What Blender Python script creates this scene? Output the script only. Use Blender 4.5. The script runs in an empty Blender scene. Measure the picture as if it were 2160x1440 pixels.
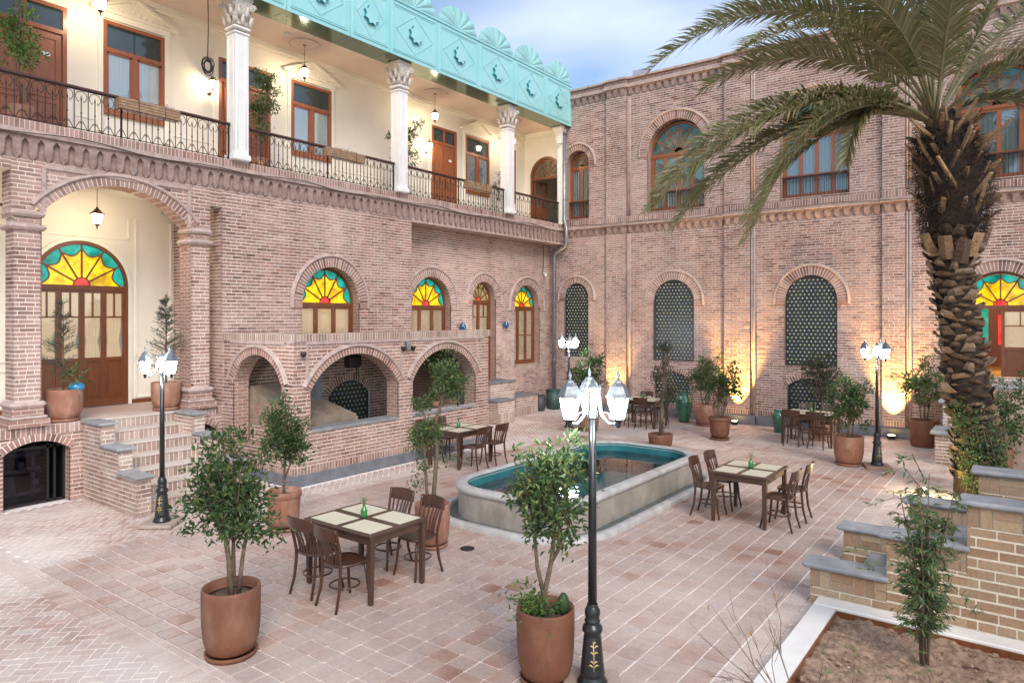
import bpy, math, random
import numpy as np
from mathutils import Vector, Matrix

random.seed(11)
RNG = np.random.default_rng(11)
SC = bpy.context.scene
COL = SC.collection
R = math.radians
PI = math.pi

# ------------------------------------------------------------------ camera, sky, sun, exposure
EYE = 3.05
YAW = math.atan(1105 / 1470.0)
cam_data = bpy.data.cameras.new('camera')
cam_data.sensor_width = 36.0
cam_data.lens = 36.0 * 1470 / 2160
cam_data.shift_y = -51.5 / 2160
cam_data.clip_start = 0.05
cam_data.clip_end = 1500
cam = bpy.data.objects.new('camera', cam_data)
COL.objects.link(cam)
cam.location = (0, 0, EYE)
cam.rotation_euler = (PI / 2, 0, YAW)
SC.camera = cam

SUN_ELEV, SUN_AZ = 38.0, 128.0          # azimuth measured clockwise from +Y
world = bpy.data.worlds.new('World')
SC.world = world
world.use_nodes = True
wn, wl = world.node_tree.nodes, world.node_tree.links
wn.clear()
w_out = wn.new('ShaderNodeOutputWorld')
w_bg = wn.new('ShaderNodeBackground')
w_bg.inputs['Strength'].default_value = 0.115
w_sky = wn.new('ShaderNodeTexSky')
w_sky.sky_type = 'NISHITA'
w_sky.sun_disc = False
w_sky.sun_elevation = R(SUN_ELEV)
w_sky.sun_rotation = R(SUN_AZ)
w_sky.air_density = 1.0
w_sky.dust_density = 1.0
w_sky.ozone_density = 2.0
# thin broken cloud over the whole dome
w_tc = wn.new('ShaderNodeTexCoord')
w_map = wn.new('ShaderNodeMapping')
w_map.inputs['Scale'].default_value = (1.3, 2.2, 4.5)
w_map.inputs['Rotation'].default_value = (0, 0, 0.6)
w_noise = wn.new('ShaderNodeTexNoise')
w_noise.inputs['Scale'].default_value = 1.6
w_noise.inputs['Detail'].default_value = 4
w_noise.inputs['Roughness'].default_value = 0.45
w_ramp = wn.new('ShaderNodeValToRGB')
w_ramp.color_ramp.elements[0].position = 0.38
w_ramp.color_ramp.elements[0].color = (0, 0, 0, 1)
w_ramp.color_ramp.elements[1].position = 0.86
w_ramp.color_ramp.elements[1].color = (0.85, 0.85, 0.85, 1)
w_mix = wn.new('ShaderNodeMixRGB')
w_mix.inputs['Color2'].default_value = (6.6, 6.9, 7.6, 1)
wl.new(w_tc.outputs['Generated'], w_map.inputs['Vector'])
wl.new(w_map.outputs['Vector'], w_noise.inputs['Vector'])
wl.new(w_noise.outputs['Fac'], w_ramp.inputs['Fac'])
wl.new(w_ramp.outputs['Color'], w_mix.inputs['Fac'])
wl.new(w_sky.outputs['Color'], w_mix.inputs['Color1'])
wl.new(w_mix.outputs['Color'], w_bg.inputs['Color'])
wl.new(w_bg.outputs['Background'], w_out.inputs['Surface'])

sun_data = bpy.data.lights.new('sun', 'SUN')
sun_data.energy = 1.5
sun_data.angle = R(26)
sun_data.color = (1.0, 0.92, 0.84)
sun = bpy.data.objects.new('sun', sun_data)
COL.objects.link(sun)
_sd = Vector((math.sin(R(SUN_AZ)) * math.cos(R(SUN_ELEV)), math.cos(R(SUN_AZ)) * math.cos(R(SUN_ELEV)), math.sin(R(SUN_ELEV))))
sun.rotation_euler = (-_sd).to_track_quat('-Z', 'Y').to_euler()

SC.view_settings.view_transform = 'Standard'
SC.view_settings.look = 'None'
SC.view_settings.exposure = 0.80
SC.view_settings.gamma = 1.0
SC.view_settings.use_curve_mapping = False
SC.render.engine = 'CYCLES'
SC.cycles.use_denoising = True
SC.cycles.max_bounces = 8
SC.cycles.transparent_max_bounces = 24
SC.cycles.sample_clamp_indirect = 6.0
SC.cycles.caustics_reflective = False
SC.cycles.caustics_refractive = False

# ------------------------------------------------------------------ photo geometry helpers (plan the place from measured points)
_FW = Vector((-math.sin(YAW), math.cos(YAW), 0))
_RT = Vector((math.cos(YAW), math.sin(YAW), 0))

def project(p):
    d = p[0] * _FW.x + p[1] * _FW.y
    s = p[0] * _RT.x + p[1] * _RT.y
    if d < 0.2:
        return None
    return (1080 + 1470 * s / d, 668.5 + 1470 * (EYE - p[2]) / d, d)

def at_depth(px, py, d):
    a = (px - 1080) / 1470
    q = (_FW + _RT * a) * d
    return Vector((q.x, q.y, EYE - (py - 668.5) / 1470 * d))

# ------------------------------------------------------------------ objects
def put(o, parent=None):
    COL.objects.link(o)
    if parent is not None:
        o.parent = parent
    return o

def tag(o, label=None, cat=None, group=None, kind=None):
    if label: o['label'] = label
    if cat: o['category'] = cat
    if group: o['group'] = group
    if kind: o['kind'] = kind
    return o

def thing(name, label, cat, loc=(0, 0, 0), rz=0.0, group=None):
    o = bpy.data.objects.new(name, None)
    o.empty_display_size = 0.1
    o.location = loc
    o.rotation_euler = (0, 0, rz)
    put(o)
    return tag(o, label, cat, group)

def copy_tree(o, parent=None):
    c = o.copy()
    COL.objects.link(c)
    c.parent = parent
    for ch in o.children:
        copy_tree(ch, c)
    return c

def mesh_np(name, V, F, mat, smooth=False):
    """V (n,3) array, F (m,4) or (m,3) int array"""
    V = np.asarray(V, dtype=np.float32); F = np.asarray(F, dtype=np.int32)
    k = F.shape[1]
    me = bpy.data.meshes.new(name)
    me.vertices.add(len(V)); me.vertices.foreach_set('co', V.ravel())
    me.loops.add(F.size); me.loops.foreach_set('vertex_index', F.ravel())
    me.polygons.add(len(F))
    me.polygons.foreach_set('loop_start', np.arange(0, F.size, k, dtype=np.int32))
    me.update(calc_edges=True)
    me.polygons.foreach_set('use_smooth', np.full(len(F), bool(smooth)))
    me.validate()
    me.materials.append(mat)
    return me

class MB:
    """collects shapes; build() links them as one mesh object"""
    def __init__(s):
        s.v = []; s.f = []; s.sm = []
    def _add(s, vs, fs, smooth=False):
        b = len(s.v)
        s.v.extend([tuple(p) for p in vs])
        s.f.extend([tuple(i + b for i in f) for f in fs])
        s.sm.extend([smooth] * len(fs))
        return s
    def box(s, x0, x1, y0, y1, z0, z1):
        if x1 < x0: x0, x1 = x1, x0
        if y1 < y0: y0, y1 = y1, y0
        vs = [(x0,y0,z0),(x1,y0,z0),(x1,y1,z0),(x0,y1,z0),(x0,y0,z1),(x1,y0,z1),(x1,y1,z1),(x0,y1,z1)]
        return s._add(vs, [(0,3,2,1),(4,5,6,7),(0,1,5,4),(1,2,6,5),(2,3,7,6),(3,0,4,7)])
    def bbox(s, x0, x1, y0, y1, z0, z1, b=0.01):
        """box with its upright and top edges chamfered"""
        if x1 < x0: x0, x1 = x1, x0
        if y1 < y0: y0, y1 = y1, y0
        def ring(i, z):
            a0, a1, c0, c1 = x0 + i, x1 - i, y0 + i, y1 - i
            return [(a0 + b, c0, z), (a1 - b, c0, z), (a1, c0 + b, z), (a1, c1 - b, z), (a1 - b, c1, z), (a0 + b, c1, z), (a0, c1 - b, z), (a0, c0 + b, z)]
        vs = ring(b * .7, z0) + ring(0, z0 + b) + ring(0, z1 - b) + ring(b * .7, z1)
        fs = [tuple(range(7, -1, -1)), tuple(range(24, 32))]
        for k in range(3):
            for i in range(8):
                j = (i + 1) % 8
                fs.append((k*8+i, k*8+j, k*8+8+j, k*8+8+i))
        return s._add(vs, fs)
    def bar(s, a, b, w, h, up=(0, 0, 1)):
        """rectangular bar from a to b, w across, h along up"""
        a, b = Vector(a), Vector(b)
        d = (b - a).normalized(); u = Vector(up)
        x = d.cross(u)
        if x.length < 1e-4: x = d.cross(Vector((1, 0, 0)))
        x.normalize(); y = x.cross(d).normalized()
        x *= w / 2; y *= h / 2
        vs = [a - x - y, a + x - y, a + x + y, a - x + y, b - x - y, b + x - y, b + x + y, b - x + y]
        return s._add(vs, [(0,1,2,3),(7,6,5,4),(0,4,5,1),(1,5,6,2),(2,6,7,3),(3,7,4,0)])
    def tube(s, pts, r, n=8, closed=False, cap=True):
        pts = [Vector(p) for p in pts]
        m = len(pts)
        rs = r if hasattr(r, '__len__') else [r] * m
        ref = None; vs = []
        for i, p in enumerate(pts):
            if closed: t = pts[(i + 1) % m] - pts[i - 1]
            else: t = pts[min(i + 1, m - 1)] - pts[max(i - 1, 0)]
            t.normalize()
            if ref is None:
                ref = Vector((0, 0, 1)) if abs(t.z) < .9 else Vector((1, 0, 0))
            x = t.cross(ref)
            if x.length < 1e-5: x = t.cross(Vector((0, 1, 0)))
            x.normalize(); y = x.cross(t).normalized(); ref = y
            for k in range(n):
                a = 2 * PI * k / n
                vs.append(p + (x * math.cos(a) + y * math.sin(a)) * rs[i])
        fs = []
        for i in range(m if closed else m - 1):
            j = (i + 1) % m
            for k in range(n):
                l = (k + 1) % n
                fs.append((i*n+k, j*n+k, j*n+l, i*n+l))
        s._add(vs, fs, True)
        if cap and not closed:
            b = len(s.v) - m * n
            s.f.append(tuple(b + k for k in range(n))); s.sm.append(False)
            s.f.append(tuple(b + (m-1)*n + k for k in range(n - 1, -1, -1))); s.sm.append(False)
        return s
    def lathe(s, prof, n=20, c=(0, 0, 0), smooth=True, ph=0.0, sx=1.0, sy=1.0):
        vs = []
        for (r, z) in prof:
            for k in range(n):
                a = 2 * PI * k / n + ph
                vs.append((c[0] + r * math.cos(a) * sx, c[1] + r * math.sin(a) * sy, c[2] + z))
        fs = []
        for i in range(len(prof) - 1):
            for k in range(n):
                l = (k + 1) % n
                fs.append((i*n+k, i*n+l, (i+1)*n+l, (i+1)*n+k))
        s._add(vs, fs, smooth)
        b = len(s.v) - len(vs)
        if prof[0][0] > 1e-5:
            s.f.append(tuple(b + k for k in range(n - 1, -1, -1))); s.sm.append(False)
        if prof[-1][0] > 1e-5:
            s.f.append(tuple(b + (len(prof)-1)*n + k for k in range(n))); s.sm.append(False)
        return s
    def prism(s, poly, ext):
        """poly: list of 3D points; extruded by the vector ext"""
        e = Vector(ext); n = len(poly)
        P = [Vector(p) for p in poly]
        vs = P + [p + e for p in P]
        fs = [tuple(range(n - 1, -1, -1)), tuple(range(n, 2 * n))]
        for i in range(n):
            j = (i + 1) % n
            fs.append((i, j, n + j, n + i))
        return s._add(vs, fs)
    def quad(s, a, b, c, d):
        return s._add([a, b, c, d], [(0, 1, 2, 3)])
    def ball(s, c, r, n=10, m=7, sz=1.0):
        prof = [(max(r * math.sin(PI * i / m), 1e-6), -r * sz * math.cos(PI * i / m)) for i in range(m + 1)]
        return s.lathe(prof, n, c)
    def sweep(s, outline, prof, smooth=False):
        """closed outline [(x,y,nx,ny)], prof [(offset,z)] swept round it"""
        m = len(outline); k = len(prof)
        vs = [(x + nx * o, y + ny * o, z) for (x, y, nx, ny) in outline for (o, z) in prof]
        fs = []
        for i in range(m):
            j = (i + 1) % m
            for q in range(k - 1):
                fs.append((i*k+q, j*k+q, j*k+q+1, i*k+q+1))
        return s._add(vs, fs, smooth)
    def mesh(s, name, mat):
        me = bpy.data.meshes.new(name)
        me.from_pydata(s.v, [], s.f)
        me.polygons.foreach_set('use_smooth', s.sm)
        me.update()
        me.materials.append(mat)
        return me
    def build(s, name, mat, parent=None, world=False):
        o = bpy.data.objects.new(name, s.mesh(name, mat))
        put(o, parent)
        if world and parent is not None:
            o.location = -parent.location if parent.parent is None else (0, 0, 0)
        return o

def inst(name, me, parent, loc, rot=(0, 0, 0)):
    o = bpy.data.objects.new(name, me)
    o.location = loc; o.rotation_euler = rot
    return put(o, parent)

def bez(p0, p1, p2, p3, n):
    out = []
    for i in range(n + 1):
        t = i / n; u = 1 - t
        out.append(p0 * u**3 + p1 * 3*u*u*t + p2 * 3*u*t*t + p3 * t**3)
    return out

# ------------------------------------------------------------------ materials
def _new(name):
    m = bpy.data.materials.new(name); m.use_nodes = True
    nt = m.node_tree
    return m, nt, nt.nodes['Principled BSDF']

def _n(nt, t, **kw):
    n = nt.nodes.new(t)
    for k, v in kw.items():
        if k in n.inputs: n.inputs[k].default_value = v
        else: setattr(n, k, v)
    return n

def _rand(nt):
    """a random number for each loose piece of each object"""
    g = _n(nt, 'ShaderNodeNewGeometry'); o = _n(nt, 'ShaderNodeObjectInfo')
    a = _n(nt, 'ShaderNodeMath', operation='ADD')
    nt.links.new(g.outputs['Random Per Island'], a.inputs[0]); nt.links.new(o.outputs['Random'], a.inputs[1])
    f = _n(nt, 'ShaderNodeMath', operation='FRACT')
    nt.links.new(a.outputs[0], f.inputs[0])
    return f.outputs[0]

def _ramp(nt, cols, pos=None, const=False):
    r = _n(nt, 'ShaderNodeValToRGB')
    e = r.color_ramp.elements
    n = len(cols)
    while len(e) < n: e.new(0.5)
    for i, c in enumerate(cols):
        e[i].position = pos[i] if pos else i / max(n - 1, 1)
        e[i].color = (c[0], c[1], c[2], 1)
    if const: r.color_ramp.interpolation = 'CONSTANT'
    return r

def plain(name, col, rough=.6, metal=0.0, spec=.5, noise=0.0, nscale=6.0, bump=0.0, bscale=30.0, coat=0.0, col2=None, stain=None):
    m, nt, b = _new(name)
    b.inputs['Roughness'].default_value = rough
    b.inputs['Metallic'].default_value = metal
    b.inputs['Specular IOR Level'].default_value = spec
    b.inputs['Coat Weight'].default_value = coat
    tc = _n(nt, 'ShaderNodeNewGeometry')
    if noise > 0 or col2:
        nz = _n(nt, 'ShaderNodeTexNoise', Scale=nscale, Detail=6.0, Roughness=.6)
        nt.links.new(tc.outputs['Position'], nz.inputs['Vector'])
        c2 = col2 if col2 else tuple(c * (1 - noise) for c in col)
        c1 = col if col2 else tuple(min(c * (1 + noise * .6), .95) for c in col)
        rp = _ramp(nt, [c2, c1], [.32, .68])
        nt.links.new(nz.outputs['Fac'], rp.inputs['Fac'])
        oc = rp.outputs['Color']
        if stain:
            mp = _n(nt, 'ShaderNodeMapping'); mp.inputs['Scale'].default_value = (1, 1, .45); nt.links.new(tc.outputs['Position'], mp.inputs['Vector'])
            n5 = _n(nt, 'ShaderNodeTexNoise', Scale=4.5, Detail=8.0, Roughness=.65); nt.links.new(mp.outputs['Vector'], n5.inputs['Vector'])
            m5 = _n(nt, 'ShaderNodeMapRange'); m5.inputs[1].default_value = .50; m5.inputs[2].default_value = .72; m5.inputs[4].default_value = stain[3]; nt.links.new(n5.outputs['Fac'], m5.inputs[0])
            x5 = _n(nt, 'ShaderNodeMixRGB'); x5.inputs['Color2'].default_value = (*stain[:3], 1); nt.links.new(m5.outputs[0], x5.inputs['Fac']); nt.links.new(oc, x5.inputs['Color1']); oc = x5.outputs['Color']
        nt.links.new(oc, b.inputs['Base Color'])
    else:
        b.inputs['Base Color'].default_value = (*col, 1)
    if bump > 0:
        n2 = _n(nt, 'ShaderNodeTexNoise', Scale=bscale, Detail=4.0)
        nt.links.new(tc.outputs['Position'], n2.inputs['Vector'])
        bp = _n(nt, 'ShaderNodeBump', Strength=bump, Distance=.01)
        nt.links.new(n2.outputs['Fac'], bp.inputs['Height'])
        nt.links.new(bp.outputs['Normal'], b.inputs['Normal'])
    return m

def pieces(name, cols, rough=.8, speck=.35, sscale=60.0, dust=None, dust_amt=.5, dust_scale=.7, bump=.4, spec=.3, dlo=.45, dhi=.7, streak=0.0, patch=0.0, pscale=.7):
    """bricks, tiles, planks: colour by piece, fine speckle, broad dust or wear in patches"""
    m, nt, b = _new(name)
    L = nt.links
    b.inputs['Roughness'].default_value = rough
    b.inputs['Specular IOR Level'].default_value = spec
    rp = _ramp(nt, cols)
    g = _n(nt, 'ShaderNodeNewGeometry')
    if patch:
        np_ = _n(nt, 'ShaderNodeTexNoise', Scale=pscale, Detail=3.0, Roughness=.5); L.new(g.outputs['Position'], np_.inputs['Vector'])
        mp_ = _n(nt, 'ShaderNodeMapRange'); mp_.inputs[1].default_value = .36; mp_.inputs[2].default_value = .64; L.new(np_.outputs['Fac'], mp_.inputs[0])
        mx_ = _n(nt, 'ShaderNodeMix'); mx_.inputs[0].default_value = patch
        L.new(_rand(nt), mx_.inputs[2]); L.new(mp_.outputs[0], mx_.inputs[3]); L.new(mx_.outputs[0], rp.inputs['Fac'])
    else:
        L.new(_rand(nt), rp.inputs['Fac'])
    nz = _n(nt, 'ShaderNodeTexNoise', Scale=sscale, Detail=5.0, Roughness=.65)
    L.new(g.outputs['Position'], nz.inputs['Vector'])
    mr = _n(nt, 'ShaderNodeMapRange')
    mr.inputs[1].default_value = .3; mr.inputs[2].default_value = .7
    mr.inputs[3].default_value = 1 - speck; mr.inputs[4].default_value = 1 + speck * .6
    L.new(nz.outputs['Fac'], mr.inputs[0])
    mu = _n(nt, 'ShaderNodeMixRGB', blend_type='MULTIPLY'); mu.inputs['Fac'].default_value = 1
    L.new(rp.outputs['Color'], mu.inputs['Color1']); L.new(mr.outputs[0], mu.inputs['Color2'])
    out = mu.outputs['Color']
    if streak:
        mp = _n(nt, 'ShaderNodeMapping'); mp.inputs['Scale'].default_value = (1.6, 1.6, .22)
        L.new(g.outputs['Position'], mp.inputs['Vector'])
        n4 = _n(nt, 'ShaderNodeTexNoise', Scale=1.0, Detail=7.0, Roughness=.6); L.new(mp.outputs['Vector'], n4.inputs['Vector'])
        m4 = _n(nt, 'ShaderNodeMapRange'); m4.inputs[1].default_value = .32; m4.inputs[2].default_value = .62; m4.inputs[3].default_value = 1 - streak; m4.inputs[4].default_value = 1.08
        L.new(n4.outputs['Fac'], m4.inputs[0])
        m5 = _n(nt, 'ShaderNodeMixRGB', blend_type='MULTIPLY'); m5.inputs['Fac'].default_value = 1
        L.new(out, m5.inputs['Color1']); L.new(m4.outputs[0], m5.inputs['Color2']); out = m5.outputs['Color']
    if dust:
        n3 = _n(nt, 'ShaderNodeTexNoise', Scale=dust_scale, Detail=8.0, Roughness=.62)
        L.new(g.outputs['Position'], n3.inputs['Vector'])
        m3 = _n(nt, 'ShaderNodeMapRange'); m3.inputs[1].default_value = dlo; m3.inputs[2].default_value = dhi
        m3.inputs[3].default_value = 0; m3.inputs[4].default_value = dust_amt
        L.new(n3.outputs['Fac'], m3.inputs[0])
        mx = _n(nt, 'ShaderNodeMixRGB'); mx.inputs['Color2'].default_value = (*dust, 1)
        L.new(m3.outputs[0], mx.inputs['Fac']); L.new(out, mx.inputs['Color1'])
        out = mx.outputs['Color']
    L.new(out, b.inputs['Base Color'])
    if bump:
        bp = _n(nt, 'ShaderNodeBump', Strength=bump, Distance=.006)
        L.new(nz.outputs['Fac'], bp.inputs['Height']); L.new(bp.outputs['Normal'], b.inputs['Normal'])
    return m

def wood(name, dark, light, rough=.35, coat=.3, scale=9.0):
    m, nt, b = _new(name); L = nt.links
    b.inputs['Roughness'].default_value = rough; b.inputs['Coat Weight'].default_value = coat
    b.inputs['Coat Roughness'].default_value = .2
    g = _n(nt, 'ShaderNodeNewGeometry')
    mp = _n(nt, 'ShaderNodeMapping'); mp.inputs['Scale'].default_value = (scale, scale, scale * .12)
    L.new(g.outputs['Position'], mp.inputs['Vector'])
    nz = _n(nt, 'ShaderNodeTexNoise', Scale=3.0, Detail=8.0, Roughness=.7, Distortion=.6)
    L.new(mp.outputs['Vector'], nz.inputs['Vector'])
    rp = _ramp(nt, [dark, light], [.3, .7]); L.new(nz.outputs['Fac'], rp.inputs['Fac'])
    L.new(rp.outputs['Color'], b.inputs['Base Color'])
    return m

def leafmat(name, cols, rough=.45, transl=.25, spec=.4):
    m, nt, b = _new(name); L = nt.links
    out = nt.nodes['Material Output']
    b.inputs['Roughness'].default_value = rough; b.inputs['Specular IOR Level'].default_value = spec
    rp = _ramp(nt, cols); L.new(_rand(nt), rp.inputs['Fac'])
    L.new(rp.outputs['Color'], b.inputs['Base Color'])
    tr = _n(nt, 'ShaderNodeBsdfTranslucent')
    hs = _n(nt, 'ShaderNodeHueSaturation', Value=1.5, Saturation=1.1)
    L.new(rp.outputs['Color'], hs.inputs['Color']); L.new(hs.outputs['Color'], tr.inputs['Color'])
    mx = _n(nt, 'ShaderNodeMixShader'); mx.inputs[0].default_value = transl
    L.new(b.outputs[0], mx.inputs[1]); L.new(tr.outputs[0], mx.inputs[2]); L.new(mx.outputs[0], out.inputs['Surface'])
    return m

def lampglass(name, col, strength):
    """lit lantern glass: lets the bulb's light out and glows itself"""
    m, nt, b = _new(name); L = nt.links
    out = nt.nodes['Material Output']
    nt.nodes.remove(b)
    e = _n(nt, 'ShaderNodeEmission', Strength=strength); e.inputs['Color'].default_value = (*col, 1)
    t = _n(nt, 'ShaderNodeBsdfTransparent'); a = _n(nt, 'ShaderNodeAddShader')
    L.new(e.outputs[0], a.inputs[0]); L.new(t.outputs[0], a.inputs[1]); L.new(a.outputs[0], out.inputs['Surface'])
    return m

def stained(name, col, glow):
    """coloured window glass; emission stands in for a lit room behind"""
    m, nt, b = _new(name); L = nt.links
    g = _n(nt, 'ShaderNodeNewGeometry')
    nz = _n(nt, 'ShaderNodeTexNoise', Scale=5.0, Detail=3.0); L.new(g.outputs['Position'], nz.inputs['Vector'])
    rp = _ramp(nt, [tuple(c * .45 for c in col), tuple(min(c * 1.25, 1) for c in col)], [.32, .66]); L.new(nz.outputs['Fac'], rp.inputs['Fac'])
    L.new(rp.outputs['Color'], b.inputs['Base Color']); L.new(rp.outputs['Color'], b.inputs['Emission Color'])
    b.inputs['Emission Strength'].default_value = glow
    b.inputs['Roughness'].default_value = .08; b.inputs['Coat Weight'].default_value = .4
    return m

def paneglass(name, tint=(.9, .95, .95), refl=.25):
    m, nt, b = _new(name); L = nt.links
    out = nt.nodes['Material Output']; nt.nodes.remove(b)
    gl = _n(nt, 'ShaderNodeBsdfGlossy', Roughness=.03)
    tr = _n(nt, 'ShaderNodeBsdfTransparent'); tr.inputs['Color'].default_value = (*tint, 1)
    lw = _n(nt, 'ShaderNodeLayerWeight', Blend=.35)
    mr = _n(nt, 'ShaderNodeMapRange'); mr.inputs[3].default_value = refl * .5; mr.inputs[4].default_value = min(refl * 2.5, 1)
    L.new(lw.outputs['Fresnel'], mr.inputs[0])
    mx = _n(nt, 'ShaderNodeMixShader'); L.new(mr.outputs[0], mx.inputs[0])
    L.new(tr.outputs[0], mx.inputs[1]); L.new(gl.outputs[0], mx.inputs[2]); L.new(mx.outputs[0], out.inputs['Surface'])
    return m

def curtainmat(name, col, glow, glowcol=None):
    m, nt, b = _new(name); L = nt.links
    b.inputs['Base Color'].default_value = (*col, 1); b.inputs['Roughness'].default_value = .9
    b.inputs['Emission Color'].default_value = (*(glowcol or col), 1); b.inputs['Emission Strength'].default_value = glow  # emission stands in for room light coming through the cloth
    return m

def brickpattern(name, c1, c2, mortar, L_=.22, H_=.068):
    """brick surfaces inside openings and beyond where single bricks can be told apart"""
    m, nt, b = _new(name); L = nt.links
    b.inputs['Roughness'].default_value = .85
    g = _n(nt, 'ShaderNodeNewGeometry'); sx = _n(nt, 'ShaderNodeSeparateXYZ'); L.new(g.outputs['Position'], sx.inputs[0])
    ad = _n(nt, 'ShaderNodeMath', operation='ADD'); L.new(sx.outputs[0], ad.inputs[0]); L.new(sx.outputs[1], ad.inputs[1])
    cb = _n(nt, 'ShaderNodeCombineXYZ'); L.new(ad.outputs[0], cb.inputs[0]); L.new(sx.outputs[2], cb.inputs[1])
    bt = _n(nt, 'ShaderNodeTexBrick', Scale=1.0)
    bt.inputs['Color1'].default_value = (*c1, 1); bt.inputs['Color2'].default_value = (*c2, 1); bt.inputs['Mortar'].default_value = (*mortar, 1)
    bt.inputs['Mortar Size'].default_value = .006; bt.inputs['Brick Width'].default_value = L_; bt.inputs['Row Height'].default_value = H_
    L.new(cb.outputs[0], bt.inputs['Vector'])
    nz = _n(nt, 'ShaderNodeTexNoise', Scale=40.0, Detail=4.0); L.new(g.outputs['Position'], nz.inputs['Vector'])
    mr = _n(nt, 'ShaderNodeMapRange'); mr.inputs[3].default_value = .7; mr.inputs[4].default_value = 1.3; L.new(nz.outputs['Fac'], mr.inputs[0])
    mu = _n(nt, 'ShaderNodeMixRGB', blend_type='MULTIPLY'); mu.inputs['Fac'].default_value = 1
    L.new(bt.outputs['Color'], mu.inputs['Color1']); L.new(mr.outputs[0], mu.inputs['Color2'])
    L.new(mu.outputs['Color'], b.inputs['Base Color'])
    bp = _n(nt, 'ShaderNodeBump', Strength=.6, Distance=.01); bp.invert = True
    L.new(bt.outputs['Fac'], bp.inputs['Height']); L.new(bp.outputs['Normal'], b.inputs['Normal'])
    return m

M = {}
M['brick'] = pieces('brick', [(.155,.076,.062),(.34,.192,.158),(.42,.262,.217),(.25,.14,.117),(.47,.325,.275),(.375,.185,.142),(.415,.273,.233),(.185,.096,.079),(.395,.238,.197)],
                    rough=.85, speck=.45, dust=(.58,.447,.387), dust_amt=.5, dust_scale=.5, dlo=.42, dhi=.70, streak=.38)
M['brick_kiosk'] = pieces('brick_kiosk', [(.22,.11,.085),(.36,.20,.155),(.40,.24,.19),(.28,.155,.13),(.44,.29,.24),(.37,.19,.145),(.18,.095,.08)],
                    rough=.85, speck=.35, dust=(.52,.42,.36), dust_amt=.45, dust_scale=.8, streak=.25)
M['tread'] = pieces('tread_brick', [(.50,.42,.36),(.56,.48,.42),(.46,.37,.31),(.60,.53,.47)], rough=.85, speck=.25, dust=(.62,.55,.49), dust_amt=.5)
M['brick_tan'] = pieces('brick_tan', [(.26,.155,.09),(.32,.205,.125),(.36,.24,.15),(.30,.19,.12),(.38,.275,.175),(.30,.165,.095)], rough=.85, speck=.25, sscale=40, dust=(.48,.40,.30), dust_amt=.3)
M['brick_step'] = pieces('brick_step', [(.34,.25,.20),(.30,.20,.16),(.42,.33,.27),(.25,.17,.14),(.38,.24,.19),(.45,.37,.31)], rough=.85, speck=.35, dust=(.55,.47,.41), dust_amt=.5, dust_scale=1.2)
M['mortar'] = plain('mortar', (.81,.69,.61), .9, noise=.18, nscale=8, bump=.4, bscale=80)
M['mortar_tan'] = plain('mortar_tan', (.66,.58,.46), .9, noise=.15, nscale=8, bump=.4, bscale=80)
M['terracotta_band'] = plain('terracotta_band', (.40,.295,.26), .85, noise=.35, nscale=9, bump=.5, bscale=50, col2=(.23,.155,.135))
M['ring_mould'] = plain('ring_mould', (.47,.36,.32), .85, noise=.25, nscale=7, bump=.4, bscale=50)
M['reveal'] = brickpattern('brick_reveal', (.27,.15,.12), (.35,.21,.17), (.55,.45,.38))
M['tile'] = pieces('floor_tile', [(.26,.13,.09),(.34,.20,.15),(.42,.28,.225),(.40,.30,.26),(.47,.345,.29),(.42,.325,.29),(.49,.38,.33),(.43,.315,.265)],
                   patch=.50, pscale=.9, rough=.55, speck=.22, sscale=22, dust=(.61,.515,.455), dust_amt=.45, dust_scale=.5, bump=.25, spec=.4, dlo=.45, dhi=.66)
M['paver'] = pieces('paver_brick', [(.44,.31,.26),(.50,.37,.31),(.54,.43,.37),(.40,.27,.22),(.48,.33,.27),(.56,.46,.41)],
                   rough=.75, speck=.25, sscale=30, dust=(.62,.54,.49), dust_amt=.9, dust_scale=.5, bump=.3, dlo=.40, dhi=.62)
M['grout'] = plain('grout', (.86,.78,.73), .9, noise=.15, nscale=5, bump=.3, bscale=60)
M['earth'] = plain('earth', (.25,.20,.16), .95, noise=.3, nscale=2)
M['stone_grey'] = plain('stone_grey', (.20,.205,.225), .55, noise=.3, nscale=5, bump=.25, bscale=25, col2=(.13,.135,.15))
M['stone_cap'] = plain('stone_cap', (.33,.33,.335), .6, noise=.3, nscale=6, bump=.3, bscale=40, col2=(.20,.205,.215))
M['marble'] = plain('marble_white', (.74,.71,.67), .45, noise=.1, nscale=4)
M['pool_stone'] = plain('pool_stone', (.40,.355,.30), .6, noise=.3, nscale=2.2, bump=.25, bscale=18, col2=(.26,.23,.195), stain=(.17,.145,.12,.65))
M['pool_rim'] = plain('pool_rim', (.50,.48,.455), .5, noise=.2, nscale=5, bump=.2, bscale=30, col2=(.33,.32,.31), stain=(.24,.225,.205,.5))
M['teal_tile'] = plain('teal_tile', (.03,.20,.22), .3, noise=.35, nscale=3, col2=(.012,.09,.105))
M['terracotta'] = plain('terracotta', (.205,.078,.038), .65, noise=.25, nscale=3.5, bump=.2, bscale=40, col2=(.135,.052,.027), stain=(.30,.19,.13,.4))
M['terracotta_pale'] = plain('terracotta_pale', (.33,.15,.095), .7, noise=.3, nscale=5, bump=.2, bscale=40, col2=(.24,.10,.06), stain=(.52,.40,.33,.6))
M['soil'] = plain('soil', (.10,.065,.045), .95, noise=.5, nscale=25, bump=1.0, bscale=45)
M['bed_soil'] = plain('bed_soil', (.40,.27,.185), .95, noise=.4, nscale=16, bump=1.0, bscale=30, col2=(.15,.09,.06))
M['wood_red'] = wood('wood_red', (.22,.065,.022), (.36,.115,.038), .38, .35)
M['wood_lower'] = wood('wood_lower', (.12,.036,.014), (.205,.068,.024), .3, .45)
M['wood_chair'] = wood('wood_chair', (.040,.016,.009), (.085,.032,.016), .3, .4)
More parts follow.
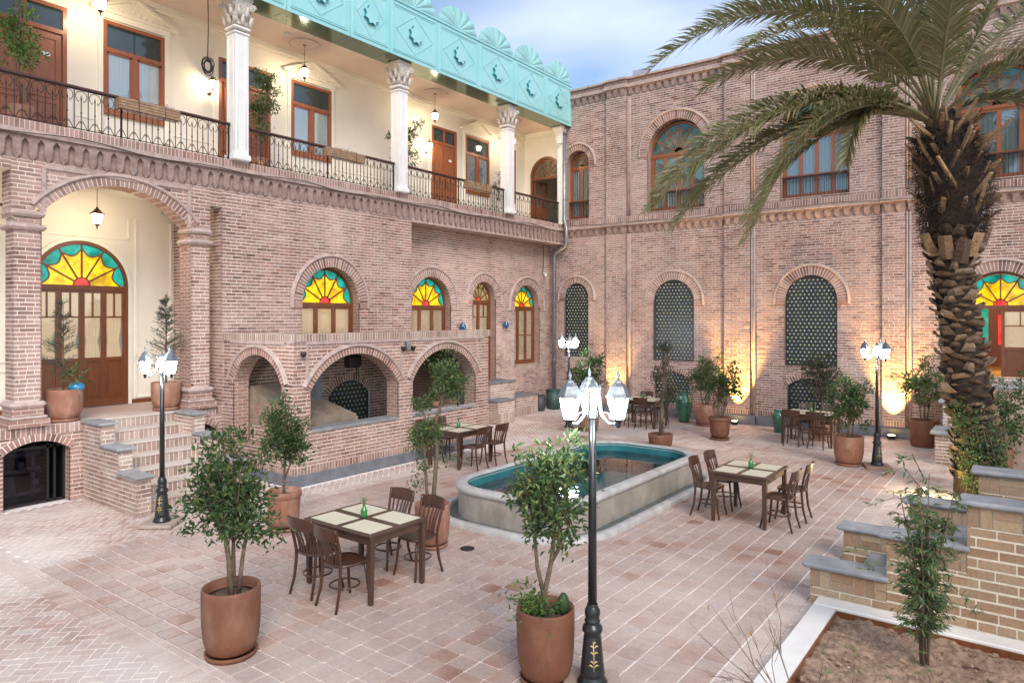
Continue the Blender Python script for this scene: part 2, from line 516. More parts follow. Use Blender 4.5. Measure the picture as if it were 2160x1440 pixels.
M['wood_table'] = wood('wood_table', (.045,.022,.013), (.085,.042,.025), .4, .25)
M['rail_wood'] = wood('rail_wood', (.055,.022,.016), (.10,.040,.028), .4, .3)
M['cream'] = plain('cream_plaster', (.80,.74,.64), .85, noise=.06, nscale=1.2, bump=.08, bscale=20)
M['cream_trim'] = plain('cream_trim', (.82,.77,.66), .7, noise=.05, nscale=3)
M['ceiling'] = plain('balcony_ceiling', (.68,.55,.46), .85, noise=.06, nscale=1.5)
M['white_col'] = plain('white_plaster', (.80,.79,.77), .6, noise=.06, nscale=4, bump=.05, bscale=30)
M['capital'] = plain('capital_plaster', (.76,.72,.66), .75, noise=.35, nscale=28, bump=.8, bscale=40, col2=(.48,.43,.37))
M['turq'] = plain('turquoise_sheet', (.36,.69,.70), .28, noise=.12, nscale=1.5, coat=.4, col2=(.30,.64,.66), stain=(.45,.68,.68,.4))
M['turq_shell'] = plain('turquoise_shell', (.36,.64,.64), .45, noise=.12, nscale=2, col2=(.28,.56,.57), stain=(.20,.38,.38,.35))
M['turq_deep'] = plain('turquoise_star_edge', (.03,.26,.31), .4)  # darker turquoise than the sheet, used on the raised star's edges
M['soffit'] = plain('green_soffit_sheet', (.16,.23,.17), .14, metal=.55, noise=.1, nscale=1)
M['iron'] = plain('wrought_iron', (.030,.024,.024), .55, metal=.3, noise=.3, nscale=30)
M['lampblack'] = plain('lamp_black', (.018,.020,.021), .35, metal=.3, coat=.3)
M['lampsilver'] = plain('lamp_silvered', (.20,.225,.24), .4, metal=.4, noise=.3, nscale=40)
M['gold'] = plain('gold_paint', (.62,.46,.20), .4, metal=.5)
M['bronze'] = plain('bronze', (.16,.10,.06), .4, metal=.7)
M['glass_cool'] = lampglass('lantern_glass_lit', (.88,.95,1.0), 22.0)
M['glass_warm'] = lampglass('pendant_glass_lit', (1.0,.86,.66), 5.0)
M['bulb_amber'] = lampglass('uplight_lens_lit', (1.0,.62,.18), 14.0)
M['leaf_dark'] = leafmat('leaf_dark', [(.020,.050,.018),(.042,.085,.028),(.07,.12,.036),(.032,.07,.030),(.10,.155,.05),(.16,.17,.055)])
M['leaf_mid'] = leafmat('leaf_mid', [(.035,.075,.028),(.06,.11,.04),(.09,.145,.05),(.05,.09,.04),(.13,.18,.06),(.19,.18,.06)])
M['leaf_light'] = leafmat('leaf_light', [(.06,.12,.03),(.10,.18,.045),(.15,.24,.06),(.08,.15,.05),(.20,.28,.08)], transl=.35)
M['leaf_grey'] = leafmat('leaf_grey', [(.035,.050,.030),(.06,.075,.045),(.085,.095,.06),(.05,.06,.04),(.11,.10,.065)])
M['needle'] = leafmat('needle', [(.05,.07,.045),(.075,.095,.065),(.10,.115,.08),(.085,.09,.07)], rough=.6, transl=.15)
M['palm_leaf'] = leafmat('palm_leaf', [(.10,.125,.042),(.165,.18,.068),(.22,.21,.10),(.18,.135,.07),(.31,.265,.15),(.13,.165,.062)], rough=.45, transl=.25)
M['petiole'] = plain('palm_petiole', (.24,.20,.095), .6, noise=.35, nscale=5, col2=(.12,.11,.05))
M['palm_bark'] = plain('palm_bark', (.060,.037,.024), .95, noise=.5, nscale=10, bump=1.0, bscale=35, col2=(.014,.009,.006))
M['stub'] = pieces('palm_cut_stub', [(.16,.095,.055),(.30,.18,.10),(.38,.24,.13),(.22,.14,.085),(.10,.06,.04)], rough=.85, speck=.5, sscale=25, bump=.8)
M['leaf_base'] = pieces('palm_leaf_base', [(.13,.085,.055),(.20,.135,.085),(.27,.185,.12),(.16,.10,.06),(.09,.055,.035),(.30,.20,.12)], rough=.9, speck=.55, sscale=30, bump=.8)
M['bark'] = plain('bark', (.19,.135,.09), .9, noise=.4, nscale=18, bump=.6, bscale=60, col2=(.10,.07,.045))
M['twig'] = plain('dry_twig', (.20,.13,.09), .85, noise=.3, nscale=30)
M['yellow_leaf'] = leafmat('yellow_leaf', [(.45,.27,.04),(.40,.20,.05)])
M['st_yellow'] = stained('stained_yellow', (.80,.46,.008), .62)
M['st_teal'] = stained('stained_teal', (.008,.27,.22), .6)
M['st_red'] = stained('stained_red', (.70,.035,.03), .7)
M['st_yellow_dim'] = stained('stained_yellow_dim', (.34,.28,.12), .22)
M['st_teal_dim'] = stained('stained_teal_dim', (.03,.11,.11), .15)
M['st_clear'] = stained('fanlight_clear', (.12,.12,.09), .10)
M['glass'] = paneglass('window_glass')
M['glass_cellar'] = paneglass('cellar_glass', (.5,.5,.55), .06)
M['glass_dark'] = plain('dark_glass', (.03,.045,.05), .05, spec=.8, coat=.6)
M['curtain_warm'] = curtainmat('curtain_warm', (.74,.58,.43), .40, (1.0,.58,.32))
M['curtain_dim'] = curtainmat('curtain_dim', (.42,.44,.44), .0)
M['gutter'] = plain('gutter_stone', (.12,.15,.145), .25, noise=.4, nscale=4, col2=(.05,.075,.075))
M['curtain_white'] = curtainmat('curtain_white', (.82,.82,.84), .06, (.9,.9,1))
M['roof_sheet'] = plain('roof_sheet', (.50,.50,.56), .35, metal=.4, noise=.12, nscale=1.5)
M['grille'] = plain('dark_grille', (.022,.030,.036), .4, noise=.3, nscale=10)
M['bottle'] = pieces('bottle_ends', [(.30,.34,.26),(.45,.44,.26),(.26,.30,.27),(.50,.45,.22),(.38,.40,.40)], rough=.12, speck=.2, bump=0, spec=.8)
M['placemat'] = plain('placemat', (.60,.54,.40), .7, noise=.06, nscale=20)
M['green_glass'] = plain('green_glass', (.02,.17,.035), .08, spec=.7, coat=.5)
M['jar_green'] = plain('jar_green_glaze', (.05,.17,.10), .2, noise=.4, nscale=7, coat=.5, col2=(.02,.09,.06))
M['blue_glaze'] = plain('blue_glaze', (.01,.13,.30), .2, noise=.4, nscale=14, coat=.5, col2=(.005,.06,.18))
M['blue_ball'] = plain('blue_ball', (.02,.22,.40), .25, coat=.4)
M['pipe'] = plain('downpipe_zinc', (.30,.31,.33), .4, metal=.6, noise=.25, nscale=6)
M['cable'] = plain('cable_black', (.015,.013,.013), .6)
M['white_plastic'] = plain('white_plastic', (.72,.72,.70), .4)
M['bamboo_box'] = plain('slatted_box', (.34,.22,.13), .7, noise=.3, nscale=9)
M['black'] = plain('black_gap', (.006,.006,.007), .7)
M['pvc'] = plain('grey_pipework', (.28,.28,.32), .4, noise=.25, nscale=4)
M['bin'] = plain('bin_grey', (.05,.055,.065), .5)
M['bin_green'] = plain('bin_green', (.03,.075,.06), .5)
M['plaster_oven'] = plain('oven_plaster', (.27,.21,.155), .9, noise=.3, nscale=5, bump=.4, bscale=25)
M['room_warm'] = plain('room_plaster', (.80,.62,.36), .8)

def water_mat():
    m, nt, b = _new('water'); L = nt.links
    out = nt.nodes['Material Output']; nt.nodes.remove(b)
    gl = _n(nt, 'ShaderNodeBsdfGlossy', Roughness=.015)
    tr = _n(nt, 'ShaderNodeBsdfTransparent'); tr.inputs['Color'].default_value = (.35, .78, .80, 1)
    fr = _n(nt, 'ShaderNodeFresnel', IOR=1.45)
    mr = _n(nt, 'ShaderNodeMapRange'); mr.inputs[3].default_value = .10; mr.inputs[4].default_value = 1.0
    L.new(fr.outputs[0], mr.inputs[0])
    mx = _n(nt, 'ShaderNodeMixShader'); L.new(mr.outputs[0], mx.inputs[0]); L.new(tr.outputs[0], mx.inputs[1]); L.new(gl.outputs[0], mx.inputs[2])
    g = _n(nt, 'ShaderNodeNewGeometry'); nz = _n(nt, 'ShaderNodeTexNoise', Scale=3.0, Detail=2.0)
    L.new(g.outputs['Position'], nz.inputs['Vector'])
    bp = _n(nt, 'ShaderNodeBump', Strength=.05, Distance=.05); L.new(nz.outputs['Fac'], bp.inputs['Height'])
    L.new(bp.outputs['Normal'], gl.inputs['Normal'])
    L.new(mx.outputs[0], out.inputs['Surface'])
    return m
M['water'] = water_mat()

def point_light(name, loc, energy, col, parent=None, radius=.05, spot=None):
    ld = bpy.data.lights.new(name, 'SPOT' if spot else 'POINT')
    ld.energy = energy; ld.color = col; ld.shadow_soft_size = radius
    if spot:
        ld.spot_size = R(spot); ld.spot_blend = .7
    o = bpy.data.objects.new(name, ld)
    o.location = loc
    put(o, parent)
    if spot: o.rotation_euler = (PI, 0, 0)
    return o
# ------------------------------------------------------------------ masonry
ZV = Vector((0, 0, 1))

class Wall:
    """a vertical plane: u along it, v up, d outwards"""
    def __init__(s, O, U):
        s.O = Vector(O); s.U = Vector(U); s.N = s.U.cross(ZV).normalized()
    def pt(s, u, v, d=0.0):
        return s.O + s.U * u + ZV * v + s.N * d

def wall_px(x): return Wall((x, 0, 0), (0, 1, 0))      # faces +X, u = y
def wall_ny(y): return Wall((0, y, 0), (1, 0, 0))      # faces -Y, u = x
def wall_py(y): return Wall((0, y, 0), (-1, 0, 0))     # faces +Y, u = -x
def wall_nx(x): return Wall((x, 0, 0), (0, -1, 0))     # faces -X, u = -y

class Op:
    """an opening with a straight, segmental or round head"""
    def __init__(s, uc, half, v0, vs, rise, pad=.12):
        s.uc, s.half, s.v0, s.vs, s.rise, s.pad = uc, half, v0, vs, rise, pad
        if rise > 0:
            s.R = (half * half + rise * rise) / (2 * rise); s.cv = vs + rise - s.R
    def iv(s, v):
        if v < s.v0 or v > s.vs + s.rise + s.pad: return None
        if v <= s.vs: return (s.uc - s.half, s.uc + s.half)
        if s.rise <= 0: return None
        dz = v - s.cv; Rp = s.R + s.pad
        if dz >= Rp: return None
        w = min(math.sqrt(Rp * Rp - dz * dz), s.half + s.pad)
        return (s.uc - w, s.uc + w)
    def arc(s, n=24, grow=0.0):
        """points (u, v, nu, nv) over the head from the left springing to the right"""
        a = math.asin(min(1.0, s.half / s.R))
        if s.rise >= s.half - 1e-6: a = PI / 2
        out = []
        for i in range(n + 1):
            t = -a + 2 * a * i / n
            nu, nv = math.sin(t), math.cos(t)
            out.append((s.uc + (s.R + grow) * nu, s.cv + (s.R + grow) * nv, nu, nv))
        return out
    def outline(s, n=24):
        pts = [(s.uc - s.half, s.v0)]
        pts += [(p[0], p[1]) for p in s.arc(n)] if s.rise > 0 else [(s.uc - s.half, s.vs), (s.uc + s.half, s.vs)]
        pts.append((s.uc + s.half, s.v0))
        return pts

BL, BH, JT = .222, .068, .014      # brick pitch along and up, joint

class Masonry:
    def __init__(s, L=BL, H=BH, joint=JT):
        s.L, s.H, s.J = L, H, joint
        s.mort = MB(); s.items = []          # (Wall, ua, ub, va, vb, d, full)
    def lay(s, W, u0, u1, v0, v1, ops=(), d=0.0, split=.10, back=.0025):
        k0 = 0
        v = v0; row = int(round(v0 / s.H))
        while v < v1 - .012:
            vt = min(v + s.H, v1); vm = (v + vt) / 2
            free = [(u0, u1)]
            for o in ops:
                iv = o.iv(vm)
                if iv is None: continue
                nf = []
                for a, b in free:
                    if iv[1] <= a or iv[0] >= b: nf.append((a, b)); continue
                    if iv[0] > a: nf.append((a, iv[0]))
                    if iv[1] < b: nf.append((iv[1], b))
                free = nf
            sh = (row % 2) * s.L * .5 + (row % 3) * .013
            for a, b in free:
                if b - a < .004: continue
                s.mort.quad(W.pt(a, v, d - back), W.pt(b, v, d - back), W.pt(b, vt, d - back), W.pt(a, vt, d - back))
                k = math.floor((a - sh) / s.L); cuts = [a]
                while True:
                    k += 1; q = k * s.L + sh
                    if q >= b - .03: break
                    if q > a + .03: cuts.append(q)
                cuts.append(b)
                for i in range(len(cuts) - 1):
                    p, q = cuts[i], cuts[i + 1]
                    segs = [(p, q)]
                    if q - p > .16 and random.random() < split:
                        mid = (p + q) / 2; segs = [(p, mid), (mid, q)]
                    for (p2, q2) in segs:
                        ja = s.J * .34 if p2 > a + .001 else 0
                        jb = s.J * .34 if q2 < b - .001 else 0
                        if q2 - jb - p2 - ja < .015: continue
                        full = abs((q2 - p2) - s.L) < .004 and vt - v > s.H - .003 and ja and jb
                        s.items.append((W, p2 + ja, q2 - jb, v + s.J / 2, vt - s.J / 2, d + random.uniform(-.002, .003), full))
            v = vt; row += 1
        return s
    def soldiers(s, W, u0, u1, v0, v1, w=.068, d=0.0, back=.0025):
        s.mort.quad(W.pt(u0, v0, d - back), W.pt(u1, v0, d - back), W.pt(u1, v1, d - back), W.pt(u0, v1, d - back))
        n = max(1, round((u1 - u0) / w)); w = (u1 - u0) / n
        for i in range(n):
            s.items.append((W, u0 + i * w + s.J * .4, u0 + (i + 1) * w - s.J * .4, v0 + .004, v1 - .004, d + random.uniform(-.002, .003), False))
        return s
    def finish(s, root, mat_b, mat_m, limit=300, wallname='wall', brickname='brick'):
        off = -root.location if root.parent is None else Vector((0, 0, 0))
        m = s.mort.build(wallname, mat_m, root); m.location = off
        # the ones that show largest become single pieces
        cand = []
        for i, (W, ua, ub, va, vb, d, full) in enumerate(s.items):
            if not full: continue
            c = W.pt((ua + ub) / 2, (va + vb) / 2, d)
            q = project(c)
            if q is None or not (0 < q[0] < 2160 and 0 < q[1] < 1440): continue
            to = Vector((0, 0, EYE)) - c
            cs = to.normalized().dot(W.N)
            if cs > .05: cand.append((cs / q[2] ** 2, i))
        cand.sort(reverse=True)
        single = set(i for _, i in cand[:limit])
        cache = {}
        for i in single:
            W, ua, ub, va, vb, d, full = s.items[i]
            key = (round(W.U.x), round(W.U.y))
            if key not in cache:
                hu, hv = (s.L - s.J * .68) / 2, (s.H - s.J) / 2
                W0 = Wall((0, 0, 0), W.U)
                b = MB()
                g = .0022
                f = [W0.pt(-hu + g, -hv + g, 0), W0.pt(hu - g, -hv + g, 0), W0.pt(hu - g, hv - g, 0), W0.pt(-hu + g, hv - g, 0)]
                mid = [W0.pt(-hu, -hv, -g), W0.pt(hu, -hv, -g), W0.pt(hu, hv, -g), W0.pt(-hu, hv, -g)]
                bk = [W0.pt(-hu, -hv, -.03), W0.pt(hu, -hv, -.03), W0.pt(hu, hv, -.03), W0.pt(-hu, hv, -.03)]
                fs = [(0, 1, 2, 3), (11, 10, 9, 8)]
                for q in range(4):
                    n = (q + 1) % 4
                    fs += [(4 + q, 4 + n, n, q), (8 + q, 8 + n, 4 + n, 4 + q)]
                b._add(f + mid + bk, fs)
                cache[key] = b.mesh(brickname, mat_b)
            o = bpy.data.objects.new(brickname, cache[key])
            o.location = W.pt((ua + ub) / 2, (va + vb) / 2, d) + off
            put(o, root)
        rest = [t for i, t in enumerate(s.items) if i not in single]
        if rest:
            n = len(rest)
            V = np.zeros((n, 8, 3), dtype=np.float32)
            for i, (W, ua, ub, va, vb, d, full) in enumerate(rest):
                O, U, N = W.O, W.U, W.N
                for j, (u, v) in enumerate(((ua, va), (ub, va), (ub, vb), (ua, vb))):
                    x = O.x + U.x * u; y = O.y + U.y * u
                    V[i, j] = (x + N.x * d, y + N.y * d, v)
                    V[i, 4 + j] = (x + N.x * (d - .025), y + N.y * (d - .025), v)
            base = (np.arange(n) * 8)[:, None, None]
            F = np.array([[0,1,2,3],[4,5,1,0],[5,6,2,1],[6,7,3,2],[7,4,0,3]])[None] + base
            o = bpy.data.objects.new(brickname + 'work', mesh_np(brickname + 'work', V.reshape(-1, 3), F.reshape(-1, 4), mat_b))
            put(o, root); o.location = off
            tag(o, kind='stuff')

def brick_arch(W, op, root, ring=.23, w=.072, d=.022, mould=True, single=False, matb=None, matm=None, tail=0.0):
    """a ring of voussoirs round the head of an opening, with a hood mould"""
    matb = matb or M['brick']; matm = matm or M['mortar']
    base = MB(); n = 28
    A = op.arc(n); B = op.arc(n, ring)
    for i in range(n):
        a, b, c, e = A[i], A[i + 1], B[i + 1], B[i]
        base.quad(W.pt(a[0], a[1], d - .006), W.pt(b[0], b[1], d - .006), W.pt(c[0], c[1], d - .006), W.pt(e[0], e[1], d - .006))
        base.quad(W.pt(e[0], e[1], d - .006), W.pt(c[0], c[1], d - .006), W.pt(c[0], c[1], -.03), W.pt(e[0], e[1], -.03))
        base.quad(W.pt(b[0], b[1], d - .006), W.pt(a[0], a[1], d - .006), W.pt(a[0], a[1], -.03), W.pt(b[0], b[1], -.03))
    if tail > 0:
        for sgn in (-1, 1):
            ua, ub = op.uc + sgn * op.half, op.uc + sgn * (op.half + ring)
            ua, ub = min(ua, ub), max(ua, ub)
            base.quad(W.pt(ua, op.vs - tail, d - .01), W.pt(ub, op.vs - tail, d - .01), W.pt(ub, op.vs, d - .01), W.pt(ua, op.vs, d - .01))
    off = -root.location if root.parent is None else Vector((0, 0, 0))
    part = base.build('brick_arch', matm, root); part.location = off
    a0 = math.asin(min(1, op.half / op.R)) if op.rise < op.half - 1e-6 else PI / 2
    num = max(6, round(2 * a0 * (op.R + ring * .35) / w))
    merged = MB()
    def vous(mb, t0, t1):
        P = []
        for r_, t in ((op.R, t0), (op.R, t1), (op.R + ring, t1), (op.R + ring, t0)):
            P.append((op.uc + r_ * math.sin(t), op.cv + r_ * math.cos(t)))
        f = [W.pt(u, v, d) for u, v in P]; bk = [W.pt(u, v, d - .03) for u, v in P]
        mb._add(f + bk, [(0, 1, 2, 3), (5, 4, 0, 1)[::-1], (6, 5, 1, 2)[::-1], (7, 6, 2, 3)[::-1], (4, 7, 3, 0)[::-1]])
    gap = .017 / (op.R + ring * .35)
    for i in range(num):
        t0 = -a0 + 2 * a0 * i / num + gap / 2; t1 = -a0 + 2 * a0 * (i + 1) / num - gap / 2
        if single:
            mb = MB(); vous(mb, t0, t1); mb.build('voussoir', matb, part)
        else:
            vous(merged, t0, t1)
    if tail > 0:
        k = max(1, int(tail / BH))
        for sgn in (-1, 1):
            ua, ub = op.uc + sgn * op.half, op.uc + sgn * (op.half + ring)
            ua, ub = min(ua, ub), max(ua, ub)
            for q in range(k):
                v1 = op.vs - q * tail / k - .005; v0 = op.vs - (q + 1) * tail / k + .005
                f = [W.pt(ua, v0, d), W.pt(ub, v0, d), W.pt(ub, v1, d), W.pt(ua, v1, d)]
                bk = [W.pt(ua, v0, d - .03), W.pt(ub, v0, d - .03), W.pt(ub, v1, d - .03), W.pt(ua, v1, d - .03)]
                merged._add(f + bk, [(0,1,2,3),(4,5,1,0),(5,6,2,1),(6,7,3,2),(7,4,0,3)])
    if merged.f:
        o = merged.build('voussoirs', matb, part); tag(o, kind='stuff')
    if mould:
        mb = MB()
        G = op.arc(n, ring)
        path = [(p[0], p[1], p[2], p[3]) for p in G]
        if tail > 0:
            path = [(op.uc - op.half - ring, op.vs - tail, -1, 0)] + path + [(op.uc + op.half + ring, op.vs - tail, 1, 0)]
        prof = [(.0, -.02), (.0, .045), (.018, .06), (.05, .048), (.055, .02), (.075, .012), (.075, -.02)]
        for i in range(len(path) - 1):
            a, b = path[i], path[i + 1]
            for q in range(len(prof) - 1):
                (g0, d0), (g1, d1) = prof[q], prof[q + 1]
                mb.quad(W.pt(a[0] + a[2]*g0, a[1] + a[3]*g0, d0), W.pt(b[0] + b[2]*g0, b[1] + b[3]*g0, d0),
                        W.pt(b[0] + b[2]*g1, b[1] + b[3]*g1, d1), W.pt(a[0] + a[2]*g1, a[1] + a[3]*g1, d1))
        mb.build('hood_mould', M['ring_mould'], part)
    return part

def reveal(W, op, root, depth, mat=None, front=.012, sill=None, name='reveal'):
    """the inner faces of an opening"""
    mb = MB(); P = op.outline()
    for i in range(len(P) - 1):
        (a, b), (c, e) = P[i], P[i + 1]
        mb.quad(W.pt(a, b, front), W.pt(a, b, -depth), W.pt(c, e, -depth), W.pt(c, e, front))
    if sill is not None:
        mb.quad(W.pt(op.uc - op.half, op.v0, front), W.pt(op.uc + op.half, op.v0, front), W.pt(op.uc + op.half, op.v0, -depth), W.pt(op.uc - op.half, op.v0, -depth))
    o = mb.build(name, mat or M['reveal'], root)
    o.location = -root.location if root.parent is None else (0, 0, 0)
    return o

def corbel_mesh(W, w, h, dep, mat):
    """one shield-shaped corbel with half a pointed niche head on either side; origin at the foot on the wall"""
    W0 = Wall((0, 0, 0), W.U); b = w * .27
    P = [(-w/2, h), (-w/2, h*.90), (-b, h*.74), (-b, h*.24), (0, h*.03), (b, h*.24), (b, h*.74), (w/2, h*.90), (w/2, h)]
    P = P[::-1]
    D = []
    for (u, v) in P:
        D.append(dep if v > h * .3 else (dep * .62 if v > h * .1 else dep * .3))
    n = len(P); mb = MB()
    f = [W0.pt(u, v, dd) for (u, v), dd in zip(P, D)]; bk = [W0.pt(u, v, -.005) for (u, v) in P]
    # front as a fan round two inner points so that the bent foot stays clean
    mb._add(f + bk, [(0, 1, 7, 8), (1, 2, 6, 7), (2, 3, 5, 6), (3, 4, 5)] + [(i, n + i, n + (i + 1) % n, (i + 1) % n) for i in range(n)])
    # orientation is mended by recalculating
    import bmesh
    me = mb.mesh('corbel', mat)
    bm = bmesh.new(); bm.from_mesh(me); bmesh.ops.recalc_face_normals(bm, faces=bm.faces); bm.to_mesh(me); bm.free()
    return me

def corbels(W, root, u0, u1, v0, h, w, dep, parent=None):
    n = max(1, round((u1 - u0) / w)); w = (u1 - u0) / n
    me = corbel_mesh(W, w, h, dep, M['terracotta_band'])
    off = -root.location if root.parent is None else Vector((0, 0, 0))
    for i in range(n):
        inst('corbel', me, root, W.pt(u0 + (i + .5) * w, v0, 0) + off)

def band(W, u0, u1, v0, v1, d0, d1, mat, root, name, mb=None):
    b = mb or MB()
    P = [W.pt(u0, v0, d0), W.pt(u1, v0, d0), W.pt(u1, v1, d0), W.pt(u0, v1, d0)]
    b.prism(P, W.N * (d1 - d0))
    if mb: return b
    o = b.build(name, mat, root)
    o.location = -root.location if root.parent is None else (0, 0, 0)
    return o

# ------------------------------------------------------------------ joinery
def wbar(mb, W, u0, v0, u1, v1, w, d0, d1):
    """a flat bar lying in the wall's plane"""
    dx, dv = u1 - u0, v1 - v0; l = math.hypot(dx, dv); nx, nv = -dv / l * w / 2, dx / l * w / 2
    P = [W.pt(u0 - nx, v0 - nv, d0), W.pt(u1 - nx, v1 - nv, d0), W.pt(u1 + nx, v1 + nv, d0), W.pt(u0 + nx, v0 + nv, d0)]
    mb.prism(P, W.N * (d1 - d0))

def wrect(mb, W, u0, u1, v0, v1, d0, d1):
    P = [W.pt(u0, v0, d0), W.pt(u1, v0, d0), W.pt(u1, v1, d0), W.pt(u0, v1, d0)]
    mb.prism(P, W.N * (d1 - d0))

def warc(mb, W, uc, vc, r0, r1, t0, t1, d0, d1, n=20):
    """part of a flat ring standing in the wall's plane; angles from +u towards +v"""
    for i in range(n):
        a, b = t0 + (t1 - t0) * i / n, t0 + (t1 - t0) * (i + 1) / n
        P = [(uc + r0 * math.cos(a), vc + r0 * math.sin(a)), (uc + r1 * math.cos(a), vc + r1 * math.sin(a)),
             (uc + r1 * math.cos(b), vc + r1 * math.sin(b)), (uc + r0 * math.cos(b), vc + r0 * math.sin(b))]
        f = [W.pt(u, v, d1) for u, v in P]; k = [W.pt(u, v, d0) for u, v in P]
        mb._add(f + k, [(0, 1, 2, 3), (4, 0, 3, 7), (1, 5, 6, 2)])

def curtain_sheet(W, u0, u1, v0, v1, d, mat, root, waves=7, amp=.012):
    n = waves * 6; mb = MB(); vs = []; fs = []
    for i in range(n + 1):
        t = i / n; u = u0 + (u1 - u0) * t
        dd = d + amp * math.sin(t * waves * 2 * PI) + amp * .5 * math.sin(t * waves * 3.3 * PI + 1)
        vs += [W.pt(u, v0, dd), W.pt(u, v1, dd)]
    for i in range(n): fs.append((2*i, 2*i+2, 2*i+3, 2*i+1))
    mb._add(vs, fs, True)
    return mb.build('curtain', mat, root)

def tied_curtain(W, u0, u1, v0, v1, d, mat, root):
    """a sheer curtain pulled in at the middle"""
    n, m = 14, 12; mb = MB(); vs = []; fs = []
    for j in range(m + 1):
        t = j / m; v = v0 + (v1 - v0) * t
        pinch = 1 - .30 * math.exp(-((t - .42) / .16) ** 2)
        for i in range(n + 1):
            q = (i / n - .5) * pinch
            vs.append(W.pt((u0 + u1) / 2 + q * (u1 - u0), v, d + .008 * math.sin(i * 2.1)))
    for j in range(m):
        for i in range(n):
            a = j * (n + 1) + i; fs.append((a, a + 1, a + n + 2, a + n + 1))
    mb._add(vs, fs, True)
    return mb.build('curtain', mat, root)

def fanlight(W, uc, vs, r, d, win, wood, mats, nsec=6, red=True, t=.03):
    """half-round fan of coloured panes: sunburst with scallops at the rim"""
    my, mt, mr = mats
    fr = MB()
    warc(fr, W, uc, vs, r - .005, r + .055, 0, PI, d - .03, d + .035, 28)
    wrect(fr, W, uc - r - .05, uc + r + .05, vs - .09, vs, d - .03, d + .04)
    r0, rt = r * .17, r * .985
    ri = r * .80                                             # spoke ends
    for i in range(1, nsec):
        a = PI * i / nsec
        wbar(fr, W, uc + r0 * math.cos(a), vs + r0 * math.sin(a), uc + r * math.cos(a), vs + r * math.sin(a), t, d - .012, d + .022)
    warc(fr, W, uc, vs, r0, r0 + t * .8, 0, PI, d - .012, d + .022, 14)
    def dip(a0, a1, k, n=8):
        """inner edge of a scallop from angle a0 to a1"""
        out = []
        for i in range(n + 1):
            q = i / n; a = a0 + (a1 - a0) * q
            out.append((a, r * (.90 - .17 * math.sin(PI * q) ** .8)))
        return out
    for i in range(nsec):
        a0, a1 = PI * i / nsec, PI * (i + 1) / nsec
        D = dip(a0, a1, i)
        for j in range(len(D) - 1):
            (p, rp), (q, rq) = D[j], D[j + 1]
            wbar(fr, W, uc + rp * math.cos(p), vs + rp * math.sin(p), uc + rq * math.cos(q), vs + rq * math.sin(q), t * .75, d - .010, d + .018)
        def pane(poly, mat):
            P = [W.pt(uc + rr * math.cos(aa), vs + rr * math.sin(aa), d - .006) for aa, rr in poly]
            mb = MB(); mb.prism(P, W.N * .006); mb.build('pane', mat, win)
        pane([(a0, r0), *[(aa, rr) for aa, rr in D], (a1, r0)][::1], my)
        pane([*[(a0 + (a1 - a0) * q / 6, rt) for q in range(7)], *[(aa, rr) for aa, rr in D[::-1]]], mt)
    if red:
        P = [W.pt(uc + r0 * math.cos(PI * q / 10), vs + r0 * math.sin(PI * q / 10), d - .006) for q in range(11)]
        mb = MB(); mb.prism(P, W.N * .006); mb.build('pane', mr, win)
    fr.build('fanlight_frame', wood, win)
# ------------------------------------------------------------------ ground and paving
def part(mb, name, mat, root):
    o = mb.build(name, mat, root)
    o.location = -root.location if root.parent is None else (0, 0, 0)
    return o

g = MB(); g.quad((-400, -400, -.06), (400, -400, -.06), (400, 400, -.06), (-400, 400, -.06))
tag(g.build('ground', M['earth']), kind='structure')

XF = -12.85            # front of the gallery wing
YB = 20.0              # face of the rear wing
court = MB(); court.box(-13.6, 6, -1.5, YB + .1, -.055, -.012)
courtyard = tag(court.build('courtyard_paving', M['grout']), kind='structure')

POOL = (-7.42, -5.02, 7.92, 12.92)
def in_pool(x, y, m=.0):
    return POOL[0] - m < x < POOL[1] + m and POOL[2] - m < y < POOL[3] + m

